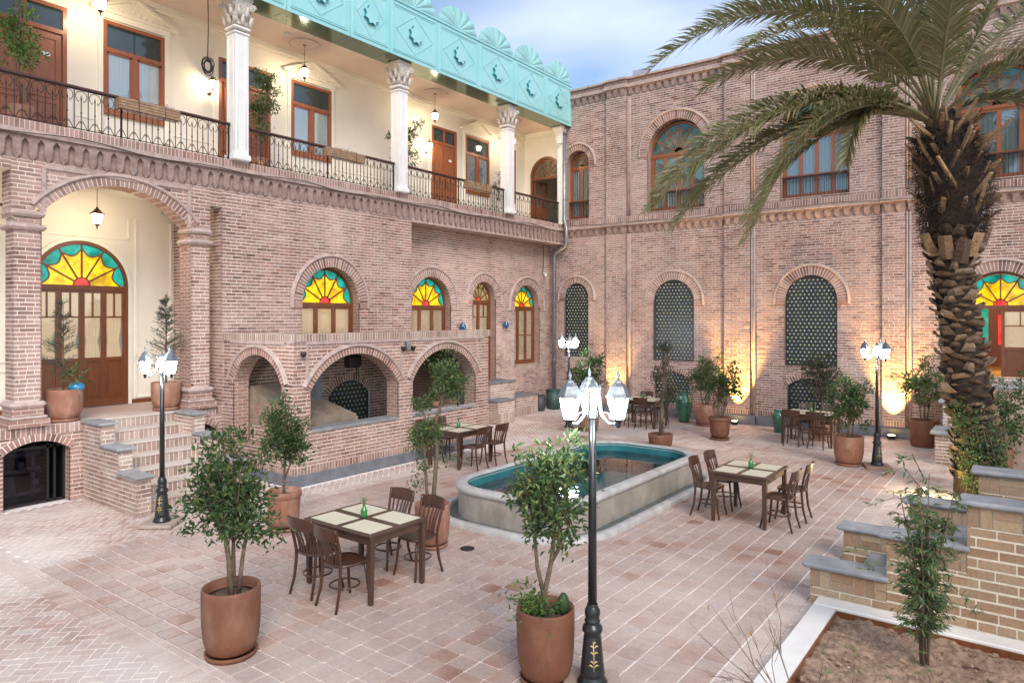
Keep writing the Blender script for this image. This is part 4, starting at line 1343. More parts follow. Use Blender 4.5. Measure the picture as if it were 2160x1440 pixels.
# balcony doors and windows
WBi = wall_px(XB)
def up_window(u0, u1, ped=True, cur='curtain_white', v0=7.0, v1=8.82):
    fr = MB(); d = .0; s_ = .07
    wrect(fr, WBi, u0, u0 + s_, v0, v1, -.02, .05); wrect(fr, WBi, u1 - s_, u1, v0, v1, -.02, .05)
    wrect(fr, WBi, u0 + s_, u1 - s_, v1 - s_, v1, -.02, .05); wrect(fr, WBi, u0 + s_, u1 - s_, v0, v0 + .12, -.02, .055)
    wrect(fr, WBi, u0 + s_, u1 - s_, 8.22, 8.30, -.02, .05)
    uc = (u0 + u1) / 2
    wrect(fr, WBi, uc - .055, uc + .055, v0 + .12, 8.22, -.02, .045)
    for a, b in ((u0 + s_, uc - .055), (uc + .055, u1 - s_)):
        wrect(fr, WBi, a, a + .035, v0 + .12, 8.22, -.01, .035); wrect(fr, WBi, b - .035, b, v0 + .12, 8.22, -.01, .035); wrect(fr, WBi, a, b, 8.18, 8.22, -.01, .035)
    win = part(fr, 'window', M['wood_red'], gal)
    mb = MB(); wrect(mb, WBi, u0 + s_, u1 - s_, 8.30, v1 - s_, .012, .016); mb.build('pane', M['glass_dark'], win)
    for a, b in ((u0 + s_ + .03, uc - .085), (uc + .085, u1 - s_ - .03)):
        mb = MB(); wrect(mb, WBi, a, b, v0 + .12, 8.19, .014, .017); mb.build('pane', M['glass'], win)
        curtain_sheet(WBi, a, b, v0 + .12, 8.2, .005, M[cur], win, 5, .003)
    tr = MB(); e = .05
    wrect(tr, WBi, u0 - .09, u0, v0 - .35, v1 + .04, 0, .045); wrect(tr, WBi, u1, u1 + .09, v0 - .35, v1 + .04, 0, .045)
    wrect(tr, WBi, u0 - .11, u1 + .11, v1 + .04, v1 + .17, 0, .055)
    ap = v1 + .56
    for (a, b, c, e2) in ((u0 - .24, v1 + .17, uc, ap), (uc, ap, u1 + .24, v1 + .17)):
        wbar(tr, WBi, a, b, c, e2, .055, 0, .13)
    wbar(tr, WBi, u0 - .22, v1 + .175, u1 + .22, v1 + .175, .045, 0, .11)
    for k in range(9):
        t = (k + .5) / 9; u = u0 + .1 + (u1 - u0 - .2) * t
        hgt = .20 * (1 - abs(2 * t - 1)) + .03
        tr.ball(WBi.pt(u, v1 + .21 + hgt * .45, .01), .035, 7, 5); tr.ball(WBi.pt(u + .03, v1 + .21 + hgt * .8, .01), .025, 7, 5)
    tr.prism([WBi.pt(u0 - .15, v1 + .18, 0), WBi.pt(u1 + .15, v1 + .18, 0), WBi.pt(uc, ap - .03, 0)], WBi.N * .02)
    tr.build('pediment', M['cream_trim'], win)
    return win
up_window(6.03, 7.22); up_window(10.29, 11.50); up_window(16.76, 17.96, cur='curtain_white'); up_window(18.72, 19.42)

def up_door(u0, u1, v1=8.80, num=False):
    fr = MB(); s_ = .07
    wrect(fr, WBi, u0, u0 + s_, ZF, v1, -.02, .05); wrect(fr, WBi, u1 - s_, u1, ZF, v1, -.02, .05); wrect(fr, WBi, u0 + s_, u1 - s_, v1 - s_, v1, -.02, .05); wrect(fr, WBi, u0 + s_, u1 - s_, 8.28, 8.36, -.02, .05)
    uc = (u0 + u1) / 2; wrect(fr, WBi, uc - .025, uc + .025, 8.36, v1 - s_, -.02, .045)
    dr = part(fr, 'door', M['wood_red'], gal)
    for a, b in ((u0 + s_, uc - .004), (uc + .004, u1 - s_)):
        mb = MB(); wrect(mb, WBi, a, b, ZF + .01, 8.28, -.02, .012)
        for (v0_, v1_) in ((ZF + .12, 6.62), (6.72, 6.98), (7.08, 8.16)):
            for (p, q, r_, t) in ((a + .1, v0_, b - .1, v0_), (a + .1, v1_, b - .1, v1_), (a + .1, v0_, a + .1, v1_), (b - .1, v0_, b - .1, v1_)):
                wbar(mb, WBi, p, q, r_, t, .03, .010, .028)
        mb.build('door_leaf', M['wood_red'], dr)
        mb = MB(); wrect(mb, WBi, a + .01, b - .01, 8.36, v1 - s_, .0, .006); mb.build('pane', M['glass_dark'], dr)
    mb = MB(); wrect(mb, WBi, uc + .04, uc + .09, 6.92, 7.14, .012, .03); mb.tube([WBi.pt(uc + .065, 7.05, .03), WBi.pt(uc + .065, 7.05, .07), WBi.pt(uc + .16, 7.05, .07)], .009, 6); mb.build('door_handle', M['bronze'], dr)
    mb = MB(); mb.prism([WBi.pt(uc + (u1 - uc) * .5 + .075 * math.cos(2 * PI * k / 14), 7.86 + .042 * math.sin(2 * PI * k / 14), .012) for k in range(14)], WBi.N * .008); mb.build('number_plate', M['white_plastic'], dr)
    tr = MB()
    wrect(tr, WBi, u0 - .09, u0, ZF, v1 + .09, 0, .04); wrect(tr, WBi, u1, u1 + .09, ZF, v1 + .09, 0, .04); wrect(tr, WBi, u0, u1, v1, v1 + .09, 0, .04)
    tr.build('door_surround', M['cream_trim'], dr)
up_door(4.05, 5.40); up_door(8.42, 9.72); up_door(15.22, 16.34)
for (a, b) in ((5.56, 5.90), (7.40, 8.22), (9.95, 10.12), (11.68, 15.0)):
    frame_mould(WBi, a, b, 6.25, 6.85, .02, .014)
for y in (10.17, 14.62, 18.2, 5.7):
    mb = MB(); mb.lathe([(.34, 0), (.36, -.012), (.30, -.02), (.28, -.012), (.18, -.012), (.16, -.03), (.06, -.035), (.001, -.05)], 28, (-13.75, y, 9.472)); part(mb, 'ceiling_rose', M['ceiling'], gal)
# ------------------------------------------------------------------ rear wing
rear = thing('rear_wing', 'tall brick rear wing with arched windows, bottle-grille niches and corbelled eaves', 'building', (-6.0, YB, 0))
WBk = wall_ny(YB)
RX0, RX1 = -12.85, 2.6
mr_ = Masonry()
up = [Op(-12.28, .44, 6.30, 8.18, .44), Op(-8.80, .92, 6.30, 8.18, .92), Op(-4.80, .88, 6.30, 8.16, .88), Op(-.70, .92, 6.30, 8.16, .92)]
ni = [Op(-12.33, .47, 1.73, 3.72, .47), Op(-8.86, .66, 1.73, 3.53, .66), Op(-4.89, .67, 1.73, 3.52, .67)]
lo = [Op(-12.33, .40, .26, 1.16, .20, .08), Op(-8.90, .56, .26, 1.16, .22, .08), Op(-4.89, .60, .26, 1.16, .22, .08)]
dr_ = Op(-.67, .80, 1.62, 3.33, .80)
OPS = up + ni + lo + [dr_]
PIL = [(-11.15, -10.42), (-7.25, -6.50), (-3.14, -2.62)]
mr_.lay(WBk, RX0 - .6, RX1, .42, 5.70, OPS)
mr_.soldiers(WBk, RX0 - .6, RX1, .25, .42)
mr_.soldiers(WBk, RX0, RX1, 6.06, 6.26, .07, d=.035)
mr_.lay(WBk, RX0, RX1, 6.26, 10.08, OPS)
for (a, b) in PIL:
    Wp = wall_ny(YB - .09)
    mr_.lay(Wp, a, b, .42, 5.70); mr_.soldiers(Wp, a, b, .26, .42); mr_.lay(Wp, a, b, 6.26, 10.08); mr_.soldiers(Wp, a, b, 6.06, 6.26, .07, d=.035)
    mr_.lay(wall_py(-0.0), 0, 0, 0, 0)
mr_.finish(rear, M['brick'], M['mortar'])
for (a, b) in PIL:
    mb = MB(); mb.box(a + .01, b - .01, YB - .079, YB + .05, .26, 10.1); part(mb, 'pilaster_core', M['reveal'], rear)
    mb = MB()
    for x in (b + .03, b + .10):
        mb.tube([(x, YB - .02, .3), (x, YB - .02, 5.7)], .03, 8); mb.tube([(x, YB - .02, 6.3), (x, YB - .02, 10.05)], .03, 8)
    part(mb, 'pilaster_roll', M['ring_mould'], rear)
    mb = MB(); mb.bbox(a - .03, b + .14, YB - .15, YB, 0, .25, .015); part(mb, 'plinth_block', M['stone_grey'], rear)
xs = [RX0 - .6] + [v for p in PIL for v in (p[0] - .04, p[1] + .15)] + [-1.9]
for i in range(0, len(xs), 2):
    n = max(1, round((xs[i + 1] - xs[i]) / 1.1)); w = (xs[i + 1] - xs[i]) / n
    for k in range(n):
        mb = MB(); mb.bbox(xs[i] + k * w + .003, xs[i] + (k + 1) * w - .003, YB - .06, YB, 0, .24 + random.uniform(-.004, .004), .01); part(mb, 'plinth_slab', M['stone_grey'], rear)
# cornices
def cornice(v0, h, w, lim):
    segs = []; u = RX0
    for (a, b) in PIL:
        segs += [(u, a, 0.0), (a, b, .09)]; u = b
    segs.append((u, RX1, 0.0))
    for (a, b, d) in segs:
        W_ = wall_ny(YB - d)
        corbels(W_, rear, a + .005, b - .005, v0, h, w, .06)
        mb = MB(); wrect(mb, W_, a - (.03 if d else 0), b + (.03 if d else 0), v0 + h, v0 + h + .10, -.08, .11); part(mb, 'string_course', M['ring_mould'], rear)
        mb = MB(); wrect(mb, W_, a, b, v0 - .01, v0 + h, -.05, -.003); part(mb, 'frieze_ground', M['terracotta_band'], rear)
        if lim:
            mb = MB(); wrect(mb, W_, a - (.03 if d else 0), b + (.03 if d else 0), v0 + h + .10, 10.60, -.3, .06); part(mb, 'parapet', M['reveal'], rear)
            mb = MB(); wrect(mb, W_, a - (.06 if d else -.03), b + (.06 if d else -.03), 10.60, 10.66, -.3, .13); part(mb, 'parapet_cap', M['ring_mould'], rear)
cornice(5.70, .27, .235, False)
cornice(10.08, .27, .235, True)
mb = MB(); mb._add([(RX0 - .6, YB - .02, 10.68), (RX1, YB - .02, 10.68), (RX1, YB + 6, 11.25), (RX0 - .6, YB + 6, 11.25), (RX0 - .6, YB - .02, 10.60), (RX1, YB - .02, 10.60), (RX1, YB + 6, 11.15), (RX0 - .6, YB + 6, 11.15)], [(0,1,2,3),(4,7,6,5),(0,4,5,1),(1,5,6,2),(2,6,7,3),(3,7,4,0)])
part(mb, 'roof', M['roof_sheet'], rear)
mb = MB(); mb.box(-10.42, -10.02, 20.35, 20.75, 10.62, 11.0); part(mb, 'roof_vent', M['roof_sheet'], rear)
mb = MB(); mb.box(-4.6, -3.4, 22, 23, 10.8, 11.7); part(mb, 'roof_hut', M['wood_lower'], rear)
mb = MB(); mb.box(RX0 - .6, RX1, YB + 4, YB + 4.2, 0, 10.7); mb.box(RX1, RX1 + .2, YB - .0, YB + 4.2, 0, 10.7); part(mb, 'side_wall', M['reveal'], rear)
for o_ in up + ni:
    brick_arch(WBk, o_, rear, ring=.25 if o_.half > .5 else .20, tail=.12)
for o_ in lo: brick_arch(WBk, o_, rear, ring=.14, mould=False)
brick_arch(WBk, dr_, rear, ring=.25, tail=.0)
for o_ in ni: reveal(WBk, o_, rear, .10, sill=1); bottle_grille(WBk, o_, rear, -.05, .112)
for o_ in lo: reveal(WBk, o_, rear, .10, sill=1); bottle_grille(WBk, o_, rear, -.05, .112)
for o_ in up: reveal(WBk, o_, rear, .35, sill=1)
reveal(WBk, dr_, rear, .30)
DIM = (M['st_clear'], M['st_teal_dim'], M['st_clear'])
def guard(W, u0, u1, v0, v1, d, win):
    mb = MB(); n = round((u1 - u0) / .09)
    for i in range(n + 1):
        u = u0 + (u1 - u0) * i / n; wrect(mb, W, u - .006, u + .006, v0, v1, d, d + .012)
    for i in range(n):
        u = u0 + (u1 - u0) * (i + .5) / n
        mb.tube([W.pt(u + .04 * math.cos(k * .7), v1 - .09 + .04 * math.sin(k * .7), d + .006) for k in range(9)], .005, 4)
    wrect(mb, W, u0, u1, v0 + .03, v0 + .045, d, d + .012); wrect(mb, W, u0, u1, v1 - .03, v1 - .015, d, d + .012)
    g_ = mb.build('guard_rail', M['iron'], win)
    mb = MB(); wrect(mb, W, u0 - .02, u1 + .02, v1, v1 + .03, d - .02, d + .035); mb.build('hand_rail', M['rail_wood'], g_)
for i, o_ in enumerate(up):
    w_ = arched_window(WBk, o_.uc, o_.half, 6.32, o_.vs - .05, .28, rear, M['wood_red'], DIM if i else (M['st_clear'],) * 3, 2 if i == 0 else 4, curtain='curtain_dim', bar_at=6.98, red=False)
    guard(WBk, o_.uc - o_.half + .02, o_.uc + o_.half - .02, 6.32, 6.92, -.18, w_)
# right-hand door: one leaf shut, one open onto a lit room
fr = MB()
for sg in (-1, 1): wrect(fr, WBk, *sorted((dr_.uc + sg * .75, dr_.uc + sg * .80)), 1.62, 3.33, -.28, -.20)
dd = part(fr, 'door', M['wood_lower'], rear)
fanlight(WBk, dr_.uc, 3.33, .745, -.24, dd, M['wood_lower'], ST)
def leaf_door(W, u0, u1, v0, v1, d):
    lf = MB(); s_ = .07
    wrect(lf, W, u0, u0 + s_, v0, v1, d - .02, d + .02); wrect(lf, W, u1 - s_, u1, v0, v1, d - .02, d + .02); wrect(lf, W, u0 + s_, u1 - s_, v1 - s_, v1, d - .02, d + .02)
    wrect(lf, W, u0 + s_, u1 - s_, v0, v0 + .1, d - .02, d + .02); wrect(lf, W, u0 + s_, u1 - s_, v0 + .62, v0 + .70, d - .02, d + .02); wrect(lf, W, u0 + s_, u1 - s_, v0 + .1, v0 + .62, d - .015, d)
    wrect(lf, W, u0 + s_ + .05, u1 - s_ - .05, v0 + .16, v0 + .56, d - .01, d + .012)
    um = (u0 + u1) / 2; wrect(lf, W, um - .012, um + .012, v0 + 1.2, v1 - s_, d - .012, d + .012); wrect(lf, W, u0 + s_, u1 - s_, v0 + 1.185, v0 + 1.21, d - .012, d + .012)
    l_ = lf.build('door_leaf', M['wood_lower'], dd)
    mb = MB(); wrect(mb, W, u0 + s_, u1 - s_, v0 + .70, v1 - s_, d - .004, d); mb.build('pane', M['glass'], dd)
    curtain_sheet(W, u0 + s_, u1 - s_, v0 + .70, v1 - s_, d - .03, M['curtain_warm'], dd, 4, .006)
leaf_door(WBk, -.66, .08, 1.64, 3.24, -.24)
leaf_door(Wall((-1.41, YB + .26, 0), (math.cos(R(78)), math.sin(R(78)), 0)), 0, .7, 1.64, 3.24, 0)
mb = MB(); mb.box(-2.4, 1.6, 23.2, 23.25, 1.6, 4.6); mb.box(-2.45, -2.4, YB + .32, 23.2, 1.6, 4.6); mb.box(1.6, 1.65, YB + .32, 23.2, 1.6, 4.6); mb.box(-2.4, 1.6, YB + .32, 23.2, 4.55, 4.6); mb.box(-2.4, 1.6, YB + .32, 23.2, 1.56, 1.6)
mb.box(-2.4, -1.48, YB + .32, YB + .36, 1.6, 4.6); mb.box(.14, 1.6, YB + .32, YB + .36, 1.6, 4.6)
part(mb, 'inner_room', M['room_warm'], rear)
Wr = wall_ny(23.15)
for (u0, u1, k) in ((-2.2, -1.5, 0), (-1.3, -.55, 1), (-.4, .35, 0)):
    mb = MB(); wrect(mb, Wr, u0, u1, 1.7, 4.0, -.02, .03); sc_ = mb.build('inner_screen', M['wood_lower'], dd)
    for (a, b, v0, v1, c) in ((u0 + .1, u0 + .26, 2.3, 3.6, 'st_teal'), (u0 + .48, u1 - .12, 2.3, 3.1, 'st_red'), (u0 + .48, u1 - .12, 3.3, 3.6, 'st_yellow')):
        mb = MB(); wrect(mb, Wr, a, b, v0, v1, .03, .04); mb.build('pane', M[c], dd)
point_light('room_light', Vector((-.8, 21.6, 4.2)) - rear.location, 40, (1, .72, .38), rear, .15)

# landing and steps up to that door
land = thing('door_landing', 'pale brick landing with stepped side walls under the right-hand door', 'steps', (-.7, 19, 0))
ml = Masonry(.222, .068)
ml.soldiers(wall_ny(18.55), -1.50, 2.4, .8, 1.5, .075)
ml.lay(wall_ny(18.55), -1.50, 2.4, 0, .8)
ml.lay(wall_nx(-1.5), -YB, -18.55, 0, 1.5)
ml.lay(wall_ny(17.75), -1.62, -1.30, 0, 1.18); ml.lay(wall_nx(-1.62), -18.55, -17.75, 0, 1.18)
ml.lay(wall_ny(16.85), -1.68, -1.34, 0, .62); ml.lay(wall_nx(-1.68), -17.75, -16.85, 0, .62)
ml.finish(land, M['brick_step'], M['mortar'], limit=120)
mb = MB(); mb.bbox(-1.56, 2.4, 18.50, YB - .02, 1.5, 1.56, .012); part(mb, 'landing_slab', M['stone_cap'], land)
mb = MB(); mb.bbox(-1.70, -1.24, 17.68, 18.52, 1.18, 1.25, .012); part(mb, 'cap_stone', M['stone_cap'], land)
mb = MB(); mb.bbox(-1.76, -1.28, 16.78, 17.72, .62, .69, .012); part(mb, 'cap_stone', M['stone_cap'], land)
for k in range(7):
    mb = MB(); mb.box(-1.28, 1.6, 16.9 + k * .25, 18.56, k * .2, (k + 1) * .2); part(mb, 'step', M['brick_step'], land)

# ------------------------------------------------------------------ oven kiosk
kio = thing('oven_kiosk', 'low flat-roofed brick oven kiosk with three pointed-curve arches beside the wing', 'kiosk', (-11.7, 10.4, 0))
KX, KY0, KY1, KZ = -10.60, 7.62, 13.15, 2.74
WK, WS = wall_px(KX), wall_ny(KY0)
k1 = Op(9.065, 1.10, .98, 1.70, .64, .09); k2 = Op(11.62, 1.04, 1.00, 1.70, .64, .09); k3 = Op(-11.76, .80, .62, 1.78, .56, .09)
mk = Masonry()
mk.lay(WK, KY0, KY1, .34, 2.60, [k1, k2]); mk.soldiers(WK, KY0, KY1, .20, .34, .07)
mk.lay(WS, -12.86, KX, .34, 2.60, [k3]); mk.soldiers(WS, -12.86, KX, .20, .34, .07)
mk.lay(wall_py(KY1), -KX, 12.86 + .5, .2, 2.6)
mkp = Masonry(); mkp.soldiers(WK, KY0 - .03, KY1 + .03, 2.60, KZ, .066, d=.035); mkp.soldiers(WS, -12.86, KX + .03, 2.60, KZ, .066, d=.035); mkp.finish(kio, M['brick_step'], M['mortar'], wallname='parapet', brickname='capping_brick')
mk.finish(kio, M['brick_kiosk'], M['mortar'])
for W_, o_ in ((WK, k1), (WK, k2), (WS, k3)):
    brick_arch(W_, o_, kio, ring=.135, w=.07, single=True, matb=M['brick_kiosk']); reveal(W_, o_, kio, .34, front=.012)
def slab_line(x0, x1, y0, y1, n, along):
    for k in range(n):
        mb = MB()
        if along == 'y': w = (y1 - y0) / n; mb.bbox(x0, x1, y0 + k * w + .002, y0 + (k + 1) * w - .002, 0, .20, .006)
        else: w = (x1 - x0) / n; mb.bbox(x0 + k * w + .002, x0 + (k + 1) * w - .002, y0, y1, 0, .20, .006)
        part(mb, 'plinth_slab', M['stone_grey'], kio)
slab_line(KX - .1, KX + .035, KY0 - .035, KY1 + .03, 7, 'y'); slab_line(-12.84, KX - .1, KY0 - .035, KY0 + .1, 3, 'x')
mb = MB()
for (a, b) in ((KY0, k1.uc - k1.half), (k1.uc + k1.half, k2.uc - k2.half), (k2.uc + k2.half, KY1)): mb.box(KX - .34, KX - .012, a + .01, b - .01, .2, 2.55)
mb.box(KX - .34, KX - .012, KY0 + .01, KY1 - .01, .2, .92)
mb.box(-12.86, k3.uc - k3.half - .01, KY0 + .012, KY0 + .34, .2, 2.5); mb.box(k3.uc + k3.half + .01, KX - .02, KY0 + .012, KY0 + .34, .2, 2.5); mb.box(-12.86, KX - .02, KY0 + .012, KY0 + .34, .2, .60)
mb.box(-12.86, KX - .34, KY1 - .3, KY1 - .012, .2, 2.5)
part(mb, 'pier_core', M['reveal'], kio)
mb = MB(); mb.box(-12.87, KX - .02, KY0 + .02, KY1 - .02, 2.42, 2.58); part(mb, 'roof_slab', M['plaster_oven'], kio)
mr2 = MB(); mr2.box(KX - .22, KX + .03, KY0 - .028, KY1 + .028, 2.66, KZ - .003); mr2.box(-12.86, KX - .22, KY0 - .028, KY0 + .2, 2.66, KZ - .003); part(mr2, 'parapet_top', M['mortar'], kio)
top_bricks = []
n = round((KY1 - KY0) / .068)
for i in range(n):
    mb_ = (KX - .095, KY0 - .02 + (i + .5) * (KY1 - KY0 + .04) / n)
    top_bricks.append((mb_[0], mb_[1], .12, .028, 0, KZ + .006))
n2 = 32
for i in range(n2): top_bricks.append((-12.84 + (i + .5) * 2.0 / n2, KY0 + .085, .11, .025, PI / 2, KZ + .006))
A_ = MB()
for (cx, cy, a, b, ang, z) in top_bricks:
    if ang: a, b = b, a
    A_.box(cx - a, cx + a, cy - b, cy + b, z - .02, z)
tag(part(A_, 'capping_bricks', M['brick_step'], kio), kind='stuff')
mb = MB(); mb.bbox(KX - .36, KX + .02, k1.uc - k1.half, k1.uc + k1.half, .925, .985, .01); part(mb, 'sill', M['stone_cap'], kio)
mb = MB(); mb.bbox(KX - .36, KX + .02, k2.uc - k2.half, k2.uc + k2.half, .935, 1.0, .01); part(mb, 'sill', M['stone_cap'], kio)
mb = MB(); mb.box(-12.86, KX - .34, KY0 + .34, KY1 - .3, .18, .42); part(mb, 'inner_floor', M['plaster_oven'], kio)
mb = MB()
for (a, b) in ((k1.uc - k1.half - .10, k1.uc - k1.half - .05), (k1.uc + k1.half + .06, k1.uc + k1.half + .11), (k2.uc + k2.half + .02, k2.uc + k2.half + .07)):
    wrect(mb, WK, a, b, 1.74, 2.54, -.01, .02)
wrect(mb, WK, KY0 + .25, KY1 - .2, 2.545, 2.60, -.01, .03); wrect(mb, WS, -12.6, KX - .25, 2.545, 2.60, -.01, .03)
part(mb, 'panel_mould', M['ring_mould'], kio)
# oven inside: sloping brick hood, counter, dark post
ov = thing('brick_oven', 'sloping brick oven with plastered top inside the kiosk', 'oven', (-11.9, 8.4, 0))
mo = Masonry()
mo.lay(wall_px(-11.15), 8.0, 9.55, .42, 1.02); mo.lay(wall_ny(8.0), -12.6, -11.15, .42, 1.35)
mo.finish(ov, M['brick_kiosk'], M['mortar'], limit=60)
mb = MB(); mb.prism([(-11.14, 8.02, 1.02), (-11.14, 9.5, 1.02), (-11.75, 9.2, 1.30), (-12.5, 8.9, 1.62), (-12.6, 8.02, 1.62)], (0, 0, .05)); mb._add([(-11.14, 8.0, 1.02), (-12.6, 8.0, 1.62), (-12.6, 8.9, 1.62), (-11.14, 9.5, 1.02), (-11.14, 8.0, .9), (-12.6, 8.0, .9), (-12.6, 8.9, .9), (-11.14, 9.5, .9)], [(0,3,2,1),(0,1,5,4),(3,0,4,7),(2,3,7,6),(1,2,6,5)])
part(mb, 'oven_top', M['plaster_oven'], ov)
mb = MB(); mb.box(-11.9, -11.78, 9.0, 9.12, .42, 2.42); part(mb, 'flue_post', M['stone_grey'], ov)
# fittings under the parapet
def loudspeaker(y, z, ang, lab):
    t = thing('flood_lamp', lab, 'flood lamp', (KX + .02, y, z), ang)
    mb = MB(); mb.tube([(0, 0, .0), (.05, 0, .01)], .012, 6); part(mb, 'bracket', M['iron'], t)
    mb = MB(); mb.lathe([(.02, 0), (.05, .05), (.055, .10), (.001, .102)], 10, (.06, 0, -.1)); mb.build('shade', M['iron'], t)
loudspeaker(7.76, 2.42, 0, 'small dark lamp under the parapet at the kiosk corner')
loudspeaker(10.22, 2.44, .4, 'small dark lamp left of the grey box on the kiosk front')
loudspeaker(10.55, 2.44, -.4, 'small dark lamp right of the grey box on the kiosk front')
mb = MB(); mb.bbox(KX + .02, KX + .10, 10.34, 10.44, 2.36, 2.54, .01); tag(mb.build('junction_box', M['pipe']), 'grey electrical box under the kiosk parapet above the middle pier', 'electrical box')
# hanging bag in the kiosk
t = thing('hanging_bag', 'black bag hanging by its strap inside the kiosk', 'bag', (-11.3, 9.55, 1.55))
mb = MB(); mb.bbox(-.12, .12, -.16, .16, .45, .72, .04); mb.build('bag_body', M['cable'], t)
mb = MB(); mb.tube([(0, .13, .5), (0, .16, .2), (0, .14, .02), (0, .10, .02), (0, .09, .2), (0, .1, .5)], .012, 6); mb.build('strap', M['cable'], t)

# ------------------------------------------------------------------ steps up to the loggia
ls = thing('loggia_steps', 'pale brick steps with stone-capped side wall up to the loggia', 'steps', (-11.9, 5.8, 0))
ms = Masonry()
SY0, SY1 = 5.05, 6.62
def stepped(y, levels, W):
    for (a, b, z) in levels: ms.lay(W, a, b, 0, z)
LV = [(-12.86, -12.20, 1.27), (-12.20, -11.56, .93), (-11.56, -10.95, .57)]
stepped(SY0, LV, wall_ny(SY0))
for (a, b, z) in LV:
    ms.lay(wall_px(b), SY0, SY0 + .22, 0 if b > -11 else z - .36, z)
LV2 = [(-12.86, -12.20, 1.27), (-12.20, -11.56, .93), (-11.56, -10.95, .57)]
for (a, b, z) in LV2: ms.lay(wall_ny(SY1), a, b, 0, z); ms.lay(wall_px(b), SY1, SY1 + .22, 0 if b > -11 else z - .36, z)
nr = 7; rh = ZP / nr; xb = -11.09; run = (12.84 - 11.09) / (nr - 1)
for k in range(nr):
    x = xb - k * run
    ms.soldiers(wall_px(x), SY0 + .22, SY1, k * rh, (k + 1) * rh - .022, .078)
ms.finish(ls, M['brick_step'], M['mortar'], limit=200)
for (a, b, z) in LV:
    mb = MB(); mb.bbox(a + .0, b + .05, SY0 - .04, SY0 + .26, z, z + .045, .01); part(mb, 'cap_stone', M['stone_cap'], ls)
for (a, b, z) in LV2:
    mb = MB(); mb.bbox(a + .0, b + .05, SY1 - .04, SY1 + .26, z, z + .045, .01); part(mb, 'cap_stone', M['stone_cap'], ls)
for k in range(nr):
    x = xb - k * run; x2 = x - run - .02 if k < nr - 1 else -12.86
    mb = MB(); mb.box(x2, x + .016, SY0 + .22, SY1, (k + 1) * rh - .030, (k + 1) * rh - .002); part(mb, 'tread', M['tread'], ls)
mb = MB()
for (a, b, z) in LV: mb.box(a, b - .012, SY0 + .012, SY0 + .22, 0, z - .002); mb.box(a, b - .012, SY1 + .012, SY1 + .2, 0, z - .002)
part(mb, 'wall_core', M['reveal'], ls)

# ------------------------------------------------------------------ small steps to the recessed doors
def block_steps(name, lab, x0, x1, y0, y1, hs):
    t = thing(name, lab, 'steps', ((x0 + x1) / 2, (y0 + y1) / 2, 0))
    m_ = Masonry(); n = len(hs); w = (y1 - y0) / n
    for k, h in enumerate(hs):
        a, b = y0 + k * w, y0 + (k + 1) * w
        m_.soldiers(wall_px(x1), a, b, 0, h * .5, .075); m_.lay(wall_px(x1), a, b, h * .5, h)
        m_.lay(wall_ny(a), x0, x1, 0 if k == 0 or hs[k - 1] < h else h, h)
    m_.finish(t, M['brick_step'], M['mortar'], limit=80)
    for k, h in enumerate(hs):
        a, b = y0 + k * w, y0 + (k + 1) * w
        mb = MB(); mb.bbox(x0, x1 + .03, a - .03, b + .03, h, h + .05, .012); part(mb, 'cap_stone', M['stone_grey'], t)
        mb = MB(); mb.box(x0, x1 - .01, a + .012, b - .012, 0, h - .003); part(mb, 'step_core', M['reveal'], t)
    return t
block_steps('door_steps', 'low grey-capped brick steps in the corner, nearer pair beside the kiosk', -13.38, -12.2, 15.55, 16.35, [.62])
block_steps('door_steps', 'taller grey-capped brick step block under the narrow arched door', -13.38, -12.75, 15.9, 17.1, [1.08])
block_steps('door_steps', 'longer low brick step block with grey top below the far wing window', -13.38, -12.72, 17.12, 18.3, [.58])

# ------------------------------------------------------------------ near stairs at the right
rs = thing('near_stairs', 'tan brick stairs with slate-capped stepped walls at the right edge', 'steps', (-.9, 8.7, 0))
mt = Masonry(.30, .098, .020)
def near_wall(y, z_off, y2):
    W_ = wall_ny(y)
    lv = [(-1.93, -1.20, .385), (-1.20, -.52, .83), (-.52, .28, 1.27), (.28, 1.2, 1.71)]
    for (a, b, z) in lv:
        mt.lay(W_, a, b, 0, z - .20, split=.05)
        # basket-weave course under the cap
        u = a; k = 0
        while u < b - .02:
            if k % 2 == 0:
                for q in range(2):
                    ub = min(u + .098, b)
                    if ub - u > .03: mt.items.append((W_, u + .006, ub - .006, z - .195, z - .005, random.uniform(-.002, .003), False))
                    u = ub
            else:
                ub = min(u + .23, b)
                for q in range(2):
                    if ub - u > .05: mt.items.append((W_, u + .006, ub - .006, z - .195 + q * .098, z - .105 + q * .098, random.uniform(-.002, .003), False))
                u = ub
            k += 1
        mt.mort.quad(W_.pt(a, z - .2, -.01), W_.pt(b, z - .2, -.01), W_.pt(b, z, -.01), W_.pt(a, z, -.01))
    mt.lay(wall_nx(-1.93), -y2, -y, 0, .385)
    for (a, b, z) in lv[1:]: mt.lay(wall_nx(a), -y2, -y, z - .44, z)
    return lv
L1 = near_wall(7.87, 0, 8.13); L2 = near_wall(9.49, 0, 9.75)
mt.finish(rs, M['brick_tan'], M['mortar_tan'])
for y, lv in ((7.87, L1), (9.49, L2)):
    for (a, b, z) in lv:
        mb = MB(); mb.bbox(a - .075, b + (.02 if b < 1 else 0), y - .045, y + .30, z, z + .05, .016); part(mb, 'cap_stone', M['stone_cap'], rs)
        mb = MB(); mb.box(a + .012, b, y + .012, y + .26, 0, z - .002); part(mb, 'wall_core', M['mortar_tan'], rs)
for k in range(8):
    mb = MB(); mb.bbox(-1.62 + k * .30, 1.4, 8.14, 9.48, k * .17, (k + 1) * .17, .012); part(mb, 'step', M['stone_cap'], rs)

